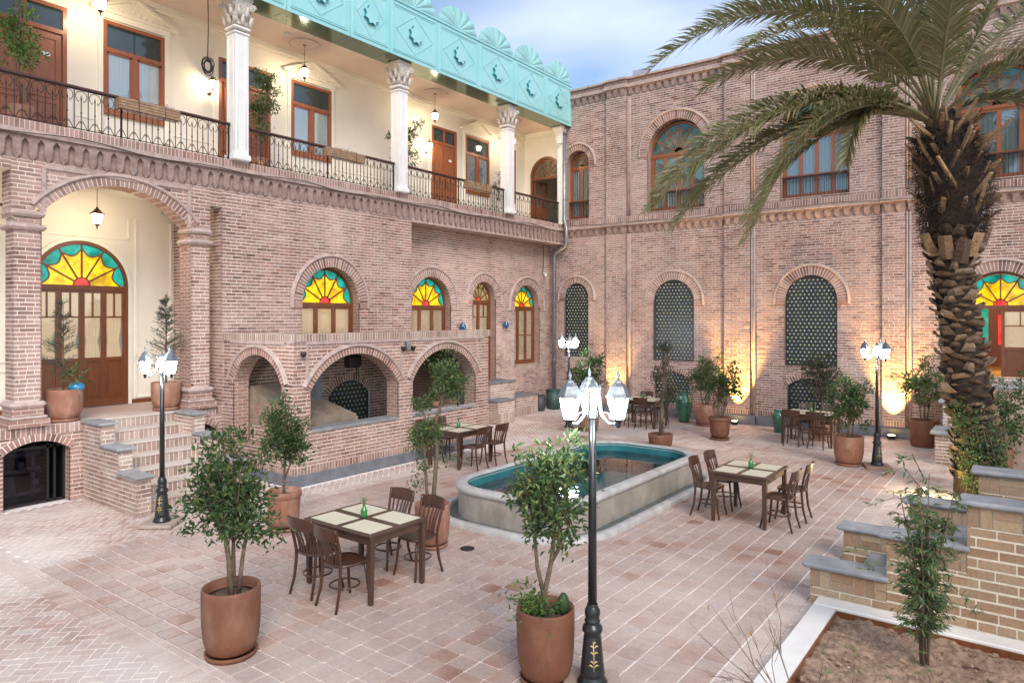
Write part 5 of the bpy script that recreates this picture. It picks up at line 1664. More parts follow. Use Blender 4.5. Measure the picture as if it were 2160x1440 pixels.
# planting bed
bed = thing('planting_bed', 'planting bed of bare soil edged with white stone in the near right corner', 'planter', (-.4, 5.8, 0))
mb = MB(); mb.bbox(-1.84, -1.62, 3.4, 7.62, -.02, .10, .01); part(mb, 'kerb', M['marble'], bed)
mb = MB(); mb.bbox(-1.84, .6, 7.63, 7.86, -.02, .105, .01); part(mb, 'kerb', M['marble'], bed)
mb = MB(); mb.box(-1.62, -1.605, 3.4, 7.62, -.02, .08); mb.box(-1.6, .6, 7.605, 7.62, -.02, .08); part(mb, 'timber_edge', M['wood_lower'], bed)
mb = MB(); nxs, nys = 44, 84; vs = []; fs = []
for j in range(nys + 1):
    for i in range(nxs + 1):
        x = -1.605 + 2.2 * i / nxs; y = 3.4 + 4.21 * j / nys
        vs.append((x, y, .03 + .022 * math.sin(x * 9 + y * 3) * math.sin(y * 7 - x * 2) + random.uniform(-.03, .03)))
for j in range(nys):
    for i in range(nxs): a = j * (nxs + 1) + i; fs.append((a, a + 1, a + nxs + 2, a + nxs + 1))
mb._add(vs, fs, True); part(mb, 'soil', M['bed_soil'], bed)
mb = MB()
for k in range(520):
    x, y = random.uniform(-1.58, .5), random.uniform(3.6, 7.58); r_ = random.choice((.008, .012, .016, .025, .035)) * random.uniform(.7, 1.2)
    mb.lathe([(r_ * .6, -r_ * .4), (r_, 0), (r_ * .7, r_ * .55), (.001, r_ * .75)], 5, (x, y, .035), False, random.uniform(0, 3), 1.0, random.uniform(.6, 1))
tag(part(mb, 'clods', M['bed_soil'], bed), kind='stuff')

# ------------------------------------------------------------------ pool
pool = thing('courtyard_pool', 'raised oval stone pool with teal lining and a shallow gutter round it', 'pool', ((POOL[0] + POOL[1]) / 2, (POOL[2] + POOL[3]) / 2, 0))
def rounded(x0, x1, y0, y1, r, n=10):
    out = []
    for (cx, cy, a0) in ((x1 - r, y0 + r, -PI / 2), (x1 - r, y1 - r, 0), (x0 + r, y1 - r, PI / 2), (x0 + r, y0 + r, PI)):
        for k in range(n + 1):
            a = a0 + PI / 2 * k / n; out.append((cx + r * math.cos(a), cy + r * math.sin(a), math.cos(a), math.sin(a)))
    return out
OUT = rounded(*POOL, .78)
mb = MB(); mb.sweep(OUT, [(-.02, 0), (-.015, .40)], True); part(mb, 'basin_wall', M['pool_stone'], pool)
mb = MB(); mb.sweep(OUT, [(-.016, .38), (.012, .40), (.022, .435), (.012, .475), (-.03, .495), (-.09, .498), (-.14, .49), (-.165, .465), (-.17, .43)], True); part(mb, 'rim', M['pool_rim'], pool)
mb = MB(); mb.sweep(OUT, [(-.168, .47), (-.172, .24), (-.46, .235), (-.47, .10), (-.60, .095), (-.62, -.25)], False)
ins = [(x - nx * .62, y - ny * .62, -.25) for (x, y, nx, ny) in OUT]; mb._add(ins, [tuple(range(len(ins)))])
part(mb, 'lining', M['teal_tile'], pool)
mb = MB(); mb._add([(x - nx * .17, y - ny * .17, .315) for (x, y, nx, ny) in OUT], [tuple(range(len(OUT)))]); part(mb, 'water', M['water'], pool)
mb = MB(); mb.sweep(OUT, [(.18, -.01), (.18, .05), (.20, .078), (.25, .085), (.30, .078), (.325, .05), (.33, -.01)], True); part(mb, 'gutter_kerb', M['pool_rim'], pool)
mb = MB(); mb.sweep(OUT, [(-.03, .012), (.185, .012)]); part(mb, 'gutter', M['gutter'], pool)
# ------------------------------------------------------------------ tables, chairs, table ware
def chair_proto():
    t = bpy.data.objects.new('chair', None); put(t)
    mb = MB(); n = 24; prof = [(.0, .435), (.9, .435), (1.0, .445), (1.0, .462), (.95, .47), (.7, .462), (.0, .460)]
    vs = []; fs = []
    for (r_, z) in prof:
        for k in range(n):
            a = 2 * PI * k / n; ca, sa = math.cos(a), math.sin(a)
            q = .205 / (abs(ca) ** 3 + abs(sa) ** 3) ** (1 / 3)
            vs.append((max(r_, .001) * q * ca * (1 + .06 * sa), max(r_, .001) * q * sa, z))
    for i in range(len(prof) - 1):
        for k in range(n):
            l = (k + 1) % n; fs.append((i*n+k, i*n+l, (i+1)*n+l, (i+1)*n+k))
    mb._add(vs, fs, True); mb.build('seat', M['wood_chair'], t)
    for sg in (-1, 1):
        mb = MB(); mb.tube([(sg*.150, .145, .44), (sg*.160, .165, .30), (sg*.168, .175, .15), (sg*.185, .205, 0)], [.017, .017, .016, .014], 8); mb.build('leg', M['wood_chair'], t)
        mb = MB(); mb.tube([(sg*.175, -.245, 0), (sg*.160, -.195, .18), (sg*.155, -.172, .40), (sg*.160, -.175, .50), (sg*.175, -.205, .66), (sg*.190, -.250, .82), (sg*.188, -.262, .865)], [.014, .017, .018, .018, .017, .016, .014], 8); mb.build('leg', M['wood_chair'], t)
    mb = MB(); mb.tube([(.155 * math.cos(2*PI*k/20), .158 * math.sin(2*PI*k/20) - .005, .205) for k in range(20)], .011, 6, closed=True); mb.build('stretcher', M['wood_chair'], t)
    mb = MB(); m = 12; vs = []; fs = []
    for i in range(m + 1):
        q = i / m * 2 - 1; x = q * .205; y = -.238 - .045 * (1 - q * q)
        h = .062 + .012 * (1 - q * q)
        for (dy, dz) in ((-.009, -h), (.009, -h), (.009 - .018, h), (-.009 - .018, h)): vs.append((x, y + dy, .80 + dz))
    for i in range(m):
        for k in range(4):
            l = (k + 1) % 4; fs.append((i*4+k, i*4+l, (i+1)*4+l, (i+1)*4+k))
    fs += [(3, 2, 1, 0), (m*4, m*4+1, m*4+2, m*4+3)]
    mb._add(vs, fs); mb.build('top_rail', M['wood_chair'], t)
    for k in range(5):
        q = (k - 2) / 2
        mb = MB(); a = Vector((q*.085, -.185 + .012*abs(q), .455)); c = Vector((q*.125, -.272 + .03*q*q, .755)); b = (a + c) / 2 + Vector((0, .018, 0))
        mb.bar(a, b, .024, .010, (0, 1, 0)); mb.bar(b, c, .024, .010, (0, 1, 0)); mb.build('slat', M['wood_chair'], t)
    return t
CHAIR = chair_proto()
_chair_used = [False]
def chair(x, y, rz, lab, grp):
    if not _chair_used[0]: o = CHAIR; _chair_used[0] = True
    else: o = copy_tree(CHAIR)
    o.location = (x, y, .002); o.rotation_euler = (0, 0, rz)
    tag(o, lab, 'chair', grp)
    return o

def table(x0, x1, y0, y1, lab, nm):
    cx, cy = (x0 + x1) / 2, (y0 + y1) / 2; a, b = (x1 - x0) / 2, (y1 - y0) / 2
    t = thing('dining_table', lab, 'table', (cx, cy, .002), 0, 'dark wooden dining tables')
    mb = MB(); mb.bbox(-a, a, -b, b, .715, .745, .008); mb.build('table_top', M['wood_table'], t)
    mb = MB()
    for s_ in (-1, 1):
        mb.box(-a + .04, a - .04, s_ * (b - .05) - .012, s_ * (b - .05) + .012, .63, .715); mb.box(s_ * (a - .05) - .012, s_ * (a - .05) + .012, -b + .06, b - .06, .63, .715)
    mb.build('apron', M['wood_table'], t)
    for sx in (-1, 1):
        for sy in (-1, 1):
            mb = MB(); X_, Y_ = sx * (a - .05), sy * (b - .05); s0, s1 = .033, .022
            vs = [(X_-s1,Y_-s1,0),(X_+s1,Y_-s1,0),(X_+s1,Y_+s1,0),(X_-s1,Y_+s1,0),(X_-s0,Y_-s0,.715),(X_+s0,Y_-s0,.715),(X_+s0,Y_+s0,.715),(X_-s0,Y_+s0,.715)]
            mb._add(vs, [(0,3,2,1),(4,5,6,7),(0,1,5,4),(1,2,6,5),(2,3,7,6),(3,0,4,7)]); mb.build('leg', M['wood_table'], t)
    k = 0
    names = {(-1, -1): 'left near', (1, -1): 'right near', (-1, 1): 'left far', (1, 1): 'right far'}
    for sx in (-1, 1):
        for sy in (-1, 1):
            p = MB(); w, h = a * .40, b * .38
            p.bbox(-w, w, -h, h, 0, .004, .001)
            o = p.build('placemat', M['placemat']); o.location = (cx + sx * a * .48, cy + sy * b * .50, .7485); o.rotation_euler = (0, 0, random.uniform(-.03, .03))
            tag(o, 'cream place mat, %s corner of the %s' % (names[(sx, sy)], nm), 'place mat', 'cream place mats')
            q = MB(); q.bbox(-w * .82, w * .82, -h * .78, h * .78, .004, .0046, .0002)
            q.build('mat_border', M['curtain_warm'] if False else M['placemat'], o)
    v = thing('bud_vase', 'small green glass bud vase with a sprig on the %s' % nm, 'vase', (cx + random.uniform(-.03, .03), cy + random.uniform(-.03, .03), .7475), 0, 'green bud vases')
    mb = MB(); mb.lathe([(.0, 0), (.034, .002), (.038, .02), (.038, .085), (.030, .105), (.016, .12), (.015, .15), (.018, .155)], 14); mb.build('bottle', M['green_glass'], v)
    mb = MB()
    for k in range(3):
        a2 = k * 2.1 + .4; mb.tube([(0, 0, .1), (.01*math.cos(a2), .01*math.sin(a2), .18), (.03*math.cos(a2), .03*math.sin(a2), .23)], .003, 5)
        for q in range(4):
            a3 = a2 + q; r_ = .028
            mb._add([(.015*math.cos(a2), .015*math.sin(a2), .17 + .015*q), (.04*math.cos(a3), .04*math.sin(a3), .185 + .015*q), (.065*math.cos(a3), .065*math.sin(a3), .20 + .016*q), (.04*math.cos(a3+.4), .04*math.sin(a3+.4), .185 + .015*q)], [(0, 1, 2, 3)])
    mb.build('sprig', M['leaf_light'], v)
    return t
table(-6.72, -5.58, 4.95, 5.82, 'dark dining table laid with four cream mats, nearest the camera', 'nearest dining table')
table(-10.05, -9.15, 10.42, 11.52, 'dark dining table beside the kiosk, behind the forked potted tree', 'table beside the kiosk')
table(-3.92, -3.06, 10.12, 11.20, 'dark dining table right of the pool with chairs on two sides', 'table right of the pool')
table(-9.40, -8.25, 17.45, 18.30, 'dark dining table by the rear wall left of the green jar', 'table left of the green jar')
table(-4.95, -3.75, 17.36, 18.22, 'dark dining table in front of the right bottle grille', 'table before the right grille')
G1 = 'bentwood chairs at the nearest table'
chair(-6.42, 4.93, 0.06, 'bentwood chair nearest the left shrubs at the nearest table', G1)
chair(-5.90, 4.88, -.05, 'bentwood chair with its back to the camera, closest chair of all', G1)
chair(-6.42, 5.98, PI + .04, 'bentwood chair on the far left side of the nearest table', G1)
chair(-5.88, 5.95, PI - .05, 'bentwood chair on the far right side of the nearest table, before the forked tree pot', G1)
G2 = 'bentwood chairs at the kiosk table'
chair(-9.02, 10.72, PI / 2 + .05, 'bentwood chair at the pool side of the kiosk table, nearer one', G2)
chair(-9.0, 11.32, PI / 2 - .04, 'bentwood chair at the pool side of the kiosk table, farther one', G2)
chair(-10.18, 10.70, -PI / 2, 'bentwood chair between kiosk wall and table, nearer one', G2)
chair(-10.18, 11.25, -PI / 2 + .05, 'bentwood chair between kiosk wall and table, farther one', G2)
G3 = 'bentwood chairs at the table right of the pool'
chair(-4.02, 10.42, -PI / 2 + .05, 'bentwood chair on the pool side of the right table, nearer one', G3)
chair(-4.00, 11.00, -PI / 2 - .04, 'bentwood chair on the pool side of the right table, farther one', G3)
chair(-2.98, 10.40, PI / 2 - .05, 'bentwood chair on the right side of the right table, nearer one', G3)
chair(-2.96, 11.02, PI / 2 + .03, 'bentwood chair on the right side of the right table, farther one', G3)
G4 = 'bentwood chairs at the rear wall table'
chair(-9.10, 17.42, 0, 'bentwood chair on the near left side of the table left of the jar', G4)
chair(-8.58, 17.42, .05, 'bentwood chair on the near right side of the table left of the jar', G4)
chair(-9.10, 18.42, PI, 'bentwood chair behind the table left of the jar, left one', G4)
chair(-8.58, 18.42, PI, 'bentwood chair behind the table left of the jar, right one', G4)
G5 = 'bentwood chairs before the right grille'
chair(-4.62, 17.30, .03, 'bentwood chair on the near left side of the table before the right grille', G5)
chair(-4.05, 17.25, -.04, 'bentwood chair on the near right side of the table before the right grille', G5)
chair(-4.62, 18.32, PI, 'bentwood chair behind the table before the right grille, left one', G5)
chair(-4.05, 18.32, PI, 'bentwood chair behind the table before the right grille, right one', G5)

# ------------------------------------------------------------------ lamp posts
def lantern(mbs, c, s=1.0):
    """adds one six-sided lantern hung at c (its foot) to dict of builders"""
    x, y, z = c; n = 6
    mbs['metal'].lathe([(.012, -.06), (.022, -.04), (.014, -.02), (.05, 0), (.055, .012)], n, c)
    mbs['glass'].lathe([(.046, .012), (.086, .185)], n, c, False)
    for k in range(n):
        a = 2 * PI * k / n
        mbs['metal'].bar((x + .053*math.cos(a), y + .053*math.sin(a), z + .012), (x + .088*math.cos(a), y + .088*math.sin(a), z + .187), .009, .009)
    mbs['roof'].lathe([(.100, .182), (.104, .192), (.088, .215), (.062, .275), (.036, .305), (.030, .318), (.012, .325), (.010, .345), (.016, .355), (.004, .395), (.001, .41)], n, c, False)
    mbs['metal'].lathe([(.016, .012), (.016, .05), (.001, .051)], 8, c)

def lamp_post(loc, rot, lab, power):
    t = thing('lamp_post', lab, 'street lamp', loc, rot, 'three-armed lamp posts')
    mb = MB(); mb.bbox(-.24, .24, -.24, .24, 0, .05, .01); mb.build('brick_pad', M['brick_step'], t)
    mb = MB(); mb.lathe([(0.1254, .05), (0.1254, .075), (0.1140, .085), (0.1102, .10), (0.0988, .12), (0.0973, .13), (0.1026, .14), (0.0988, .16), (0.0722, .44), (0.0646, .46), (0.0821, .48), (0.0851, .50), (0.0775, .525), (0.0598, .54), (0.0581, .55), (0.0660, .56), (0.0660, .572), (0.0546, .585), (0.0651, .62), (0.0616, .655), (0.0484, .68), (0.0440, .69), (0.0458, .70), (0.0422, .705), (0.0010, .706)], 16); mb.build('base', M['lampblack'], t)
    mb = MB(); mb.lathe([(.038, .68), (.029, 2.24)], 12); mb.build('post', M['lampblack'], t)
    mb = MB()                                        # gold leaf spray on the base
    th = -PI / 2 - YAW * 0 - rot + YAW
    def onbase(u, z):
        rr = .0988 + (.0722 - .0988) * (z - .16) / .28 + .003; a = th + u / rr
        return Vector((rr * math.cos(a), rr * math.sin(a), z))
    mb.tube([onbase(0, .19), onbase(.002, .30), onbase(-.002, .42)], .005, 5)
    for (z, s_, l) in ((.22, 1, .045), (.22, -1, .045), (.25, 1, .035), (.25, -1, .03), (.32, 1, .04), (.32, -1, .03), (.37, 1, .045), (.37, -1, .03), (.40, 1, .02)):
        mb.tube([onbase(0, z), onbase(s_*l*.6, z + .02), onbase(s_*l, z + .012)], [.004, .007, .003], 5)
    mb.build('gold_spray', M['gold'], t)
    mb = MB(); mb.lathe([(.036, 2.220), (.042, 2.225), (.042, 2.280), (.034, 2.285), (.034, 2.440), (.046, 2.450), (.040, 2.480), (.022, 2.500), (.010, 2.530), (.001, 2.540)], 6); mb.build('post_head', M['lampsilver'], t)
    for k in range(3):
        a = PI / 2 + 2 * PI * k / 3; ca, sa = math.cos(a), math.sin(a)
        def q(r_, z, off=0): return Vector((r_ * ca - off * sa, r_ * sa + off * ca, z))
        mb = MB()
        mb.tube([q(.035, 2.420), q(.06, 2.410), q(.065, 2.340), q(.075, 2.260), q(.12, 2.210), q(.155, 2.185), q(.20, 2.190), q(.222, 2.220)], [.011, .012, .013, .013, .012, .012, .012, .010], 7)
        mb.tube([q(.09, 2.250), q(.11, 2.280), q(.14, 2.265), q(.155, 2.230), q(.18, 2.220), q(.19, 2.245), q(.175, 2.255)], .006, 6)
        mb.tube([q(.05, 2.440), q(.075, 2.470), q(.06, 2.500)], .006, 6)
        arm = mb.build('arm', M['lampsilver'], t)
        B = {'metal': MB(), 'glass': MB(), 'roof': MB()}
        lantern(B, (.225 * ca, .225 * sa, 2.22))
        ln = B['metal'].build('lantern', M['lampblack'], t)
        B['glass'].build('lantern_glass', M['glass_cool'], ln); B['roof'].build('lantern_roof', M['lampsilver'], ln)
        point_light('lantern_light', (.225 * ca, .225 * sa, 2.33), power, (.90, .96, 1.0), t, .04)
    return t
LP = 26.0
lamp_post((-10.29, 5.11, 0), YAW, 'black lamp post standing at the foot of the loggia steps', LP)
lamp_post((-2.91, 4.97, 0), YAW, 'black lamp post in the foreground with gold spray on its base', LP)
lamp_post((-2.58, 15.78, 0), YAW + R(75), 'black lamp post right of the rear table, beside the round shrub pot', LP)
lamp_post((-10.15, 16.08, 0), YAW + R(60), 'black lamp post in the far left corner before the left grille', LP)

# ------------------------------------------------------------------ hanging lamps, wall lamps, uplights
def pendant(loc, drop, lab, power):
    t = thing('pendant_lamp', lab, 'pendant lamp', loc, 0, 'pendant lanterns')
    mb = MB(); mb.lathe([(.05, 0), (.045, -.02), (.012, -.04)], 12); mb.tube([(0, 0, -.03), (0, 0, -drop)], .006, 6); mb.build('rod', M['bronze'], t)
    B = {'metal': MB(), 'glass': MB(), 'roof': MB()}
    c = (0, 0, -drop - .30)
    B['metal'].lathe([(.004, -.09), (.014, -.06), (.01, -.04), (.05, 0), (.055, .012)], 8, c)
    B['glass'].lathe([(.052, .012), (.088, .10), (.098, .19)], 8, c, False)
    B['roof'].lathe([(.125, .185), (.13, .195), (.085, .23), (.045, .275), (.015, .31), (.008, .33)], 8, c, False)
    ln = B['metal'].build('lantern', M['bronze'], t); B['glass'].build('lantern_glass', M['glass_warm'], ln); B['roof'].build('lantern_roof', M['bronze'], ln)
    point_light('lantern_light', (0, 0, -drop - .20), power, (1, .80, .52), t, .05)
PP = 20
pendant((-13.75, 5.70, 9.45), .48, 'pendant lantern over the balcony left of the first column', PP)
pendant((-13.75, 10.17, 9.45), .48, 'pendant lantern over the balcony between the first two columns', PP)
pendant((-13.75, 14.62, 9.45), .48, 'pendant lantern over the balcony between second and third columns', PP)
pendant((-13.75, 18.30, 9.45), .48, 'pendant lantern over the balcony right of the third column', PP)
pendant((-13.80, 5.66, 5.47), .42, 'pendant lantern hanging in the loggia arch above the door', 20)

def sconce(y, z, lab):
    t = thing('wall_lamp', lab, 'wall lamp', (XB, y, z), 0, 'balcony wall lanterns')
    mb = MB(); mb.lathe([(.055, 0), (.05, .02), (.001, .025)], 12, (0, 0, 0)); 
    mb2 = MB(); mb2.v = [(z_, x_, y_) for (x_, y_, z_) in mb.v]; mb2.f = mb.f; mb2.sm = mb.sm
    mb2.tube([(.02, 0, 0), (.08, 0, -.03), (.14, 0, -.01), (.15, 0, .05)], .011, 7)
    mb2.tube([(.05, 0, -.02), (.07, 0, .03), (.04, 0, .06)], .007, 6)
    mb2.build('bracket', M['bronze'], t)
    B = {'metal': MB(), 'glass': MB(), 'roof': MB()}; c = (.15, 0, .06)
    B['metal'].lathe([(.012, -.02), (.05, 0), (.055, .012)], 6, c); B['glass'].lathe([(.05, .012), (.075, .17)], 6, c, False)
    B['roof'].lathe([(.098, .165), (.10, .175), (.05, .23), (.012, .26), (.008, .29), (.001, .30)], 6, c, False)
    ln = B['metal'].build('lantern', M['bronze'], t); B['glass'].build('lantern_glass', M['glass_warm'], ln); B['roof'].build('lantern_roof', M['bronze'], ln)
    point_light('lantern_light', (.15, 0, .17), 18, (1, .80, .50), t, .04)
sconce(8.22, 7.95, 'wall lantern on the balcony left of the first column')
sconce(15.02, 7.95, 'wall lantern on the balcony left of the red double door')

def uplight(loc, lab, power, tilt=0.0):
    t = thing('uplight', lab, 'floodlight', loc, 0, 'amber uplights')
    mb = MB(); mb.bbox(-.09, .09, -.07, .07, 0, .09, .012); mb.build('housing', M['lampblack'], t)
    mb = MB(); mb.box(-.07, .07, -.05, .05, .0905, .094); mb.build('lens', M['bulb_amber'], t)
    o = point_light('uplight_beam', (0, 0, .14), power, (1, .58, .15), t, .03, spot=56)
    o.rotation_euler = (PI - .12, 0, 0)
UP = 1500
uplight((-6.84, 19.62, .012), 'amber uplight at the foot of the middle pilaster behind the potted shrubs', UP)
uplight((-2.88, 19.60, .012), 'amber uplight at the foot of the right pilaster behind the lamp post', UP)
uplight((-10.78, 19.62, .012), 'amber uplight at the foot of the left pilaster behind the tables', UP * .35)
for i, (y, nm) in enumerate(((7.90, 'first'), (12.36, 'second'), (16.86, 'third'))):
    t = thing('column_light', 'small warm lamp on the parapet at the foot of the %s white column' % nm, 'floodlight', (XF + .02, y + .26, 6.185), 0, 'column foot lamps')
    mb = MB(); mb.lathe([(.03, 0), (.035, .04), (.03, .05)], 10); mb.build('housing', M['lampblack'], t)
    mb = MB(); mb.lathe([(.026, .0505), (.001, .056)], 10); mb.build('lens', M['glass_warm'], t)
    point_light('lamp_light', (0, -.02, .09), 3, (1, .85, .6), t, .02)

# ------------------------------------------------------------------ foliage
def leaf_arrays(P, D, S, w=.42, bend=.12):
    """P base points, D directions, S lengths -> verts, faces"""
    n = len(P); D = D / (np.linalg.norm(D, axis=1, keepdims=True) + 1e-9)
    U = RNG.normal(size=(n, 3)); U[:, 2] += 1.2
    X = np.cross(D, U); X /= (np.linalg.norm(X, axis=1, keepdims=True) + 1e-9)
    N = np.cross(X, D)
    S = S[:, None]
    mid = P + D * S * .45 - N * S * bend * -.3
    V = np.stack([P, mid + X * S * w * .5 + N * S * bend, P + D * S - N * S * bend, mid - X * S * w * .5 + N * S * bend], 1)
    F = np.arange(n * 4).reshape(n, 4)
    return V.reshape(-1, 3), F

def crown_mesh(ells, n, size, mat, name='crown', w=.42, per=14, spread=.075, droop=0.0, shell=.55):
    """leaf clumps spread through ellipsoids (cx,cy,cz,rx,ry,rz,weight); returns mesh and clump centres"""
    wts = np.array([e[6] if len(e) > 6 else e[3] * e[4] * e[5] for e in ells]); wts = wts / wts.sum()
    P, D, C = [], [], []
    nc = max(6, n // per)
    for e, wt in zip(ells, wts):
        k = max(3, int(nc * wt))
        d = RNG.normal(size=(k, 3)); d /= np.linalg.norm(d, axis=1, keepdims=True)
        r_ = RNG.uniform(0, 1, k) ** shell
        r_ *= 1 + .30 * np.sin(d[:, 0] * 6 + e[0] * 17) * np.cos(d[:, 2] * 5 + e[2] * 9) + .15 * np.sin(d[:, 1] * 9 + e[1] * 5) + RNG.normal(0, .13, k)
        c = np.array(e[:3]) + d * r_[:, None] * np.array(e[3:6])
        C.append(c)
        for q in range(k):
            m = RNG.integers(per - 4, per + 5)
            out = d[q] * .7 + np.array([0, 0, .35])
            dd = RNG.normal(size=(m, 3)) * .75 + out; dd[:, 2] -= droop
            pp = c[q] + RNG.normal(size=(m, 3)) * spread * np.array([1, 1, .8])
            P.append(pp); D.append(dd)
    P = np.concatenate(P); D = np.concatenate(D)
    S = size * RNG.uniform(.45, 1.35, len(P))
    V, F = leaf_arrays(P, D, S, w)
    return mesh_np(name, V, F, mat), np.concatenate(C)

def stems(mb, base, targets, r0, forks=True, trunk=None):
    """trunk polyline plus thin limbs reaching to some of the clumps"""
    if trunk:
        m = len(trunk); mb.tube(trunk, [r0 * (1 - .45 * i / (m - 1)) for i in range(m)], 8)
        top = Vector(trunk[-1])
        for c in targets:
            c = Vector(c); k = random.randint(max(0, m - 2), m - 1); a = Vector(trunk[k])
            mid = (a + c) / 2 + Vector((random.uniform(-.04, .04), random.uniform(-.04, .04), random.uniform(-.02, .08)))
            mb.tube([a, mid, c], [r0 * .38, r0 * .25, r0 * .08], 5)

def pot_mesh(mb, r, h, style):
    if style == 'tall': prof = [(r*.72, .045), (r*.82, .07), (r*.93, h*.26), (r*.985, h*.48), (r, h*.75), (r, h*.97), (r*.985, h), (r*.92, h), (r*.90, h*.9), (r*.86, h*.84)]
    elif style == 'rim': prof = [(r*.60, .045), (r*.70, .07), (r*.86, h*.30), (r*.93, h*.80), (r*.94, h*.84), (r*1.0, h*.86), (r*1.0, h*.99), (r*.97, h), (r*.88, h), (r*.86, h*.88)]
    else: prof = [(r*.80, .02), (r*.90, .04), (r, h*.93), (r, h), (r*.9, h), (r*.88, h*.86)]
    mb.lathe(prof, 28)

def potted(name, lab, loc, r, h, style, mat, ells, n, leaf, leafm, trunks, cat='potted plant', w=.42, grp='terracotta potted plants', per=24, spread=.058, saucer=True, droop=0.0, shell=.55, limbs=22, tr=.022, extra=None, sstretch=1.0):
    t = thing(name, lab, cat, loc, random.uniform(0, .3) * 0, grp)
    mb = MB(); pot_mesh(mb, r, h, style); mb.build('pot', mat, t)
    if saucer:
        mb = MB(); mb.lathe([(r*.70, .0), (r*.86, .005), (r*.90, .045), (r*.86, .05), (r*.80, .02), (.001, .02)], 28); mb.build('saucer', mat, t)
    mb = MB(); mb.lathe([(r*.88, h*.86), (r*.5, h*.885), (.001, h*.87)], 20); mb.build('soil', M['soil'], t)
    me, C = crown_mesh(ells, n, leaf, leafm, w=w, per=per, spread=spread, droop=droop, shell=shell)
    mb = MB()
    for q, trk in enumerate(trunks):
        stems(mb, None, [C[i] for i in RNG.integers(0, len(C), limbs)] if (q == 0 or limbs > 10) else [], tr * (1 if q == 0 else .75), True, trk)
    mb.build('trunk', M['bark'], t)
    o = bpy.data.objects.new('crown', me); put(o, t)
    return t, C

TC, TP = M['terracotta'], M['terracotta_pale']
# camera-facing axes for placing crowns as seen: right (cr) and away (ca)
def off(r_, a_, z): return (_RT.x * r_ + _FW.x * a_, _RT.y * r_ + _FW.y * a_, z)
def ell(r_, a_, z, rx, rz, w=None, ry=None):
    x, y, z = off(r_, a_, z); e = (x, y, z, rx, ry or rx, rz)
    return e + ((w,) if w else ())
def trk(*p): return [off(*q) for q in p]

potted('potted_shrub', 'large bushy green shrub in a plain brown pot at the left front', (-5.83, 3.52, 0), .255, .62, 'tall', TC,
       [ell(-.03, 0, 1.42, .34, .36), ell(-.20, .02, 1.35, .22, .30), ell(.18, -.02, 1.25, .20, .30), ell(-.05, 0, 1.75, .26, .20), ell(.02, .05, 1.12, .24, .16), ell(.33, 0, 1.12, .06, .09), ell(.0, 0, 1.95, .14, .10)],
       3500, .062, M['leaf_dark'], [trk((0, 0, .5), (-.02, 0, .85), (-.06, 0, 1.1), (-.03, 0, 1.45)), trk((.05, .03, .5), (.10, .0, .85), (.14, 0, 1.1), (.10, 0, 1.35)), trk((.02, 0, .7), (.0, .05, 1.0), (.04, .06, 1.4))], tr=.028, limbs=26)
potted('potted_shrub', 'spiky-crowned green shrub in a stained urn pot before the kiosk corner', (-8.66, 6.05, 0), .25, .56, 'rim', TP,
       [ell(0, 0, 1.35, .28, .26), ell(-.10, 0, 1.62, .18, .16), ell(.18, 0, 1.22, .22, .12), ell(-.18, 0, 1.15, .2, .14), ell(.04, 0, 1.88, .10, .14), ell(.14, 0, 1.02, .2, .09), ell(.28, 0, 1.5, .12, .07)],
       3400, .060, M['leaf_dark'], [trk((0, 0, .45), (.0, 0, .75), (.02, 0, 1.0), (0, 0, 1.5)), trk((.0, 0, .7), (.10, 0, .95), (.2, 0, 1.15))], tr=.02, limbs=24)
potted('potted_tree', 'forked small tree with separate leaf tufts in a terracotta pot by the pool', (-6.44, 6.80, 0), .235, .57, 'tall', TP,
       [ell(-.12, 0, 1.46, .22, .15), ell(-.02, .05, 1.55, .18, .10), ell(.22, .0, 2.28, .19, .22), ell(.30, 0, 2.12, .13, .18), ell(.14, 0, 2.05, .10, .10), ell(-.15, 0, 1.85, .13, .12), ell(-.16, 0, 1.06, .10, .10), ell(-.20, 0, .80, .08, .04), ell(.26, 0, 1.18, .10, .05)],
       3600, .050, M['leaf_mid'], [trk((.0, 0, .45), (.03, 0, .85), (.06, .0, 1.25), (.02, 0, 1.6), (.10, 0, 1.85), (.22, 0, 2.2)), trk((-.06, 0, .45), (-.08, 0, .80), (-.10, 0, 1.1), (-.12, 0, 1.45)), trk((.05, 0, 1.3), (-.06, 0, 1.6), (-.15, 0, 1.85))], tr=.032, limbs=9)
t, _ = potted('potted_shrub', 'light green leafy shrub in a plain terracotta pot beside the foreground lamp post', (-3.30, 4.86, 0), .245, .62, 'tall', TC,
       [ell(.0, 0, 1.62, .25, .20), ell(.06, 0, 1.42, .24, .18), ell(-.14, 0, 1.60, .16, .16), ell(.18, .05, 1.75, .14, .16), ell(.02, 0, 1.82, .2, .12), ell(.15, 0, 1.18, .10, .07), ell(-.10, 0, 1.26, .07, .05), ell(.25, .1, 1.95, .07, .10)],
       2500, .066, M['leaf_mid'], [trk((.0, 0, .5), (-.01, 0, .72), (.05, 0, 1.0), (.08, 0, 1.3), (.02, 0, 1.6)), trk((-.01, 0, .7), (-.07, 0, .95), (-.09, 0, 1.2), (-.05, 0, 1.5)), trk((.04, 0, .98), (.14, 0, 1.15), (.2, 0, 1.3))], tr=.026, limbs=20)
me, C_ = crown_mesh([(-.10, -.05, .63, .10, .08, .06), (.02, -.1, .64, .08, .06, .05)], 420, .05, M['leaf_light'], 'underplanting'); put(bpy.data.objects.new('underplanting', me), t)['kind'] = 'stuff'
mb = MB(); q = off(.15, 0, .56); mb.ball((q[0], q[1], .64), .05, 10, 8, 1.9); mb.ball((q[0] - .05, q[1] - .02, .60), .035, 10, 8, 1.4); mb.build('succulent', M['leaf_mid'], t)
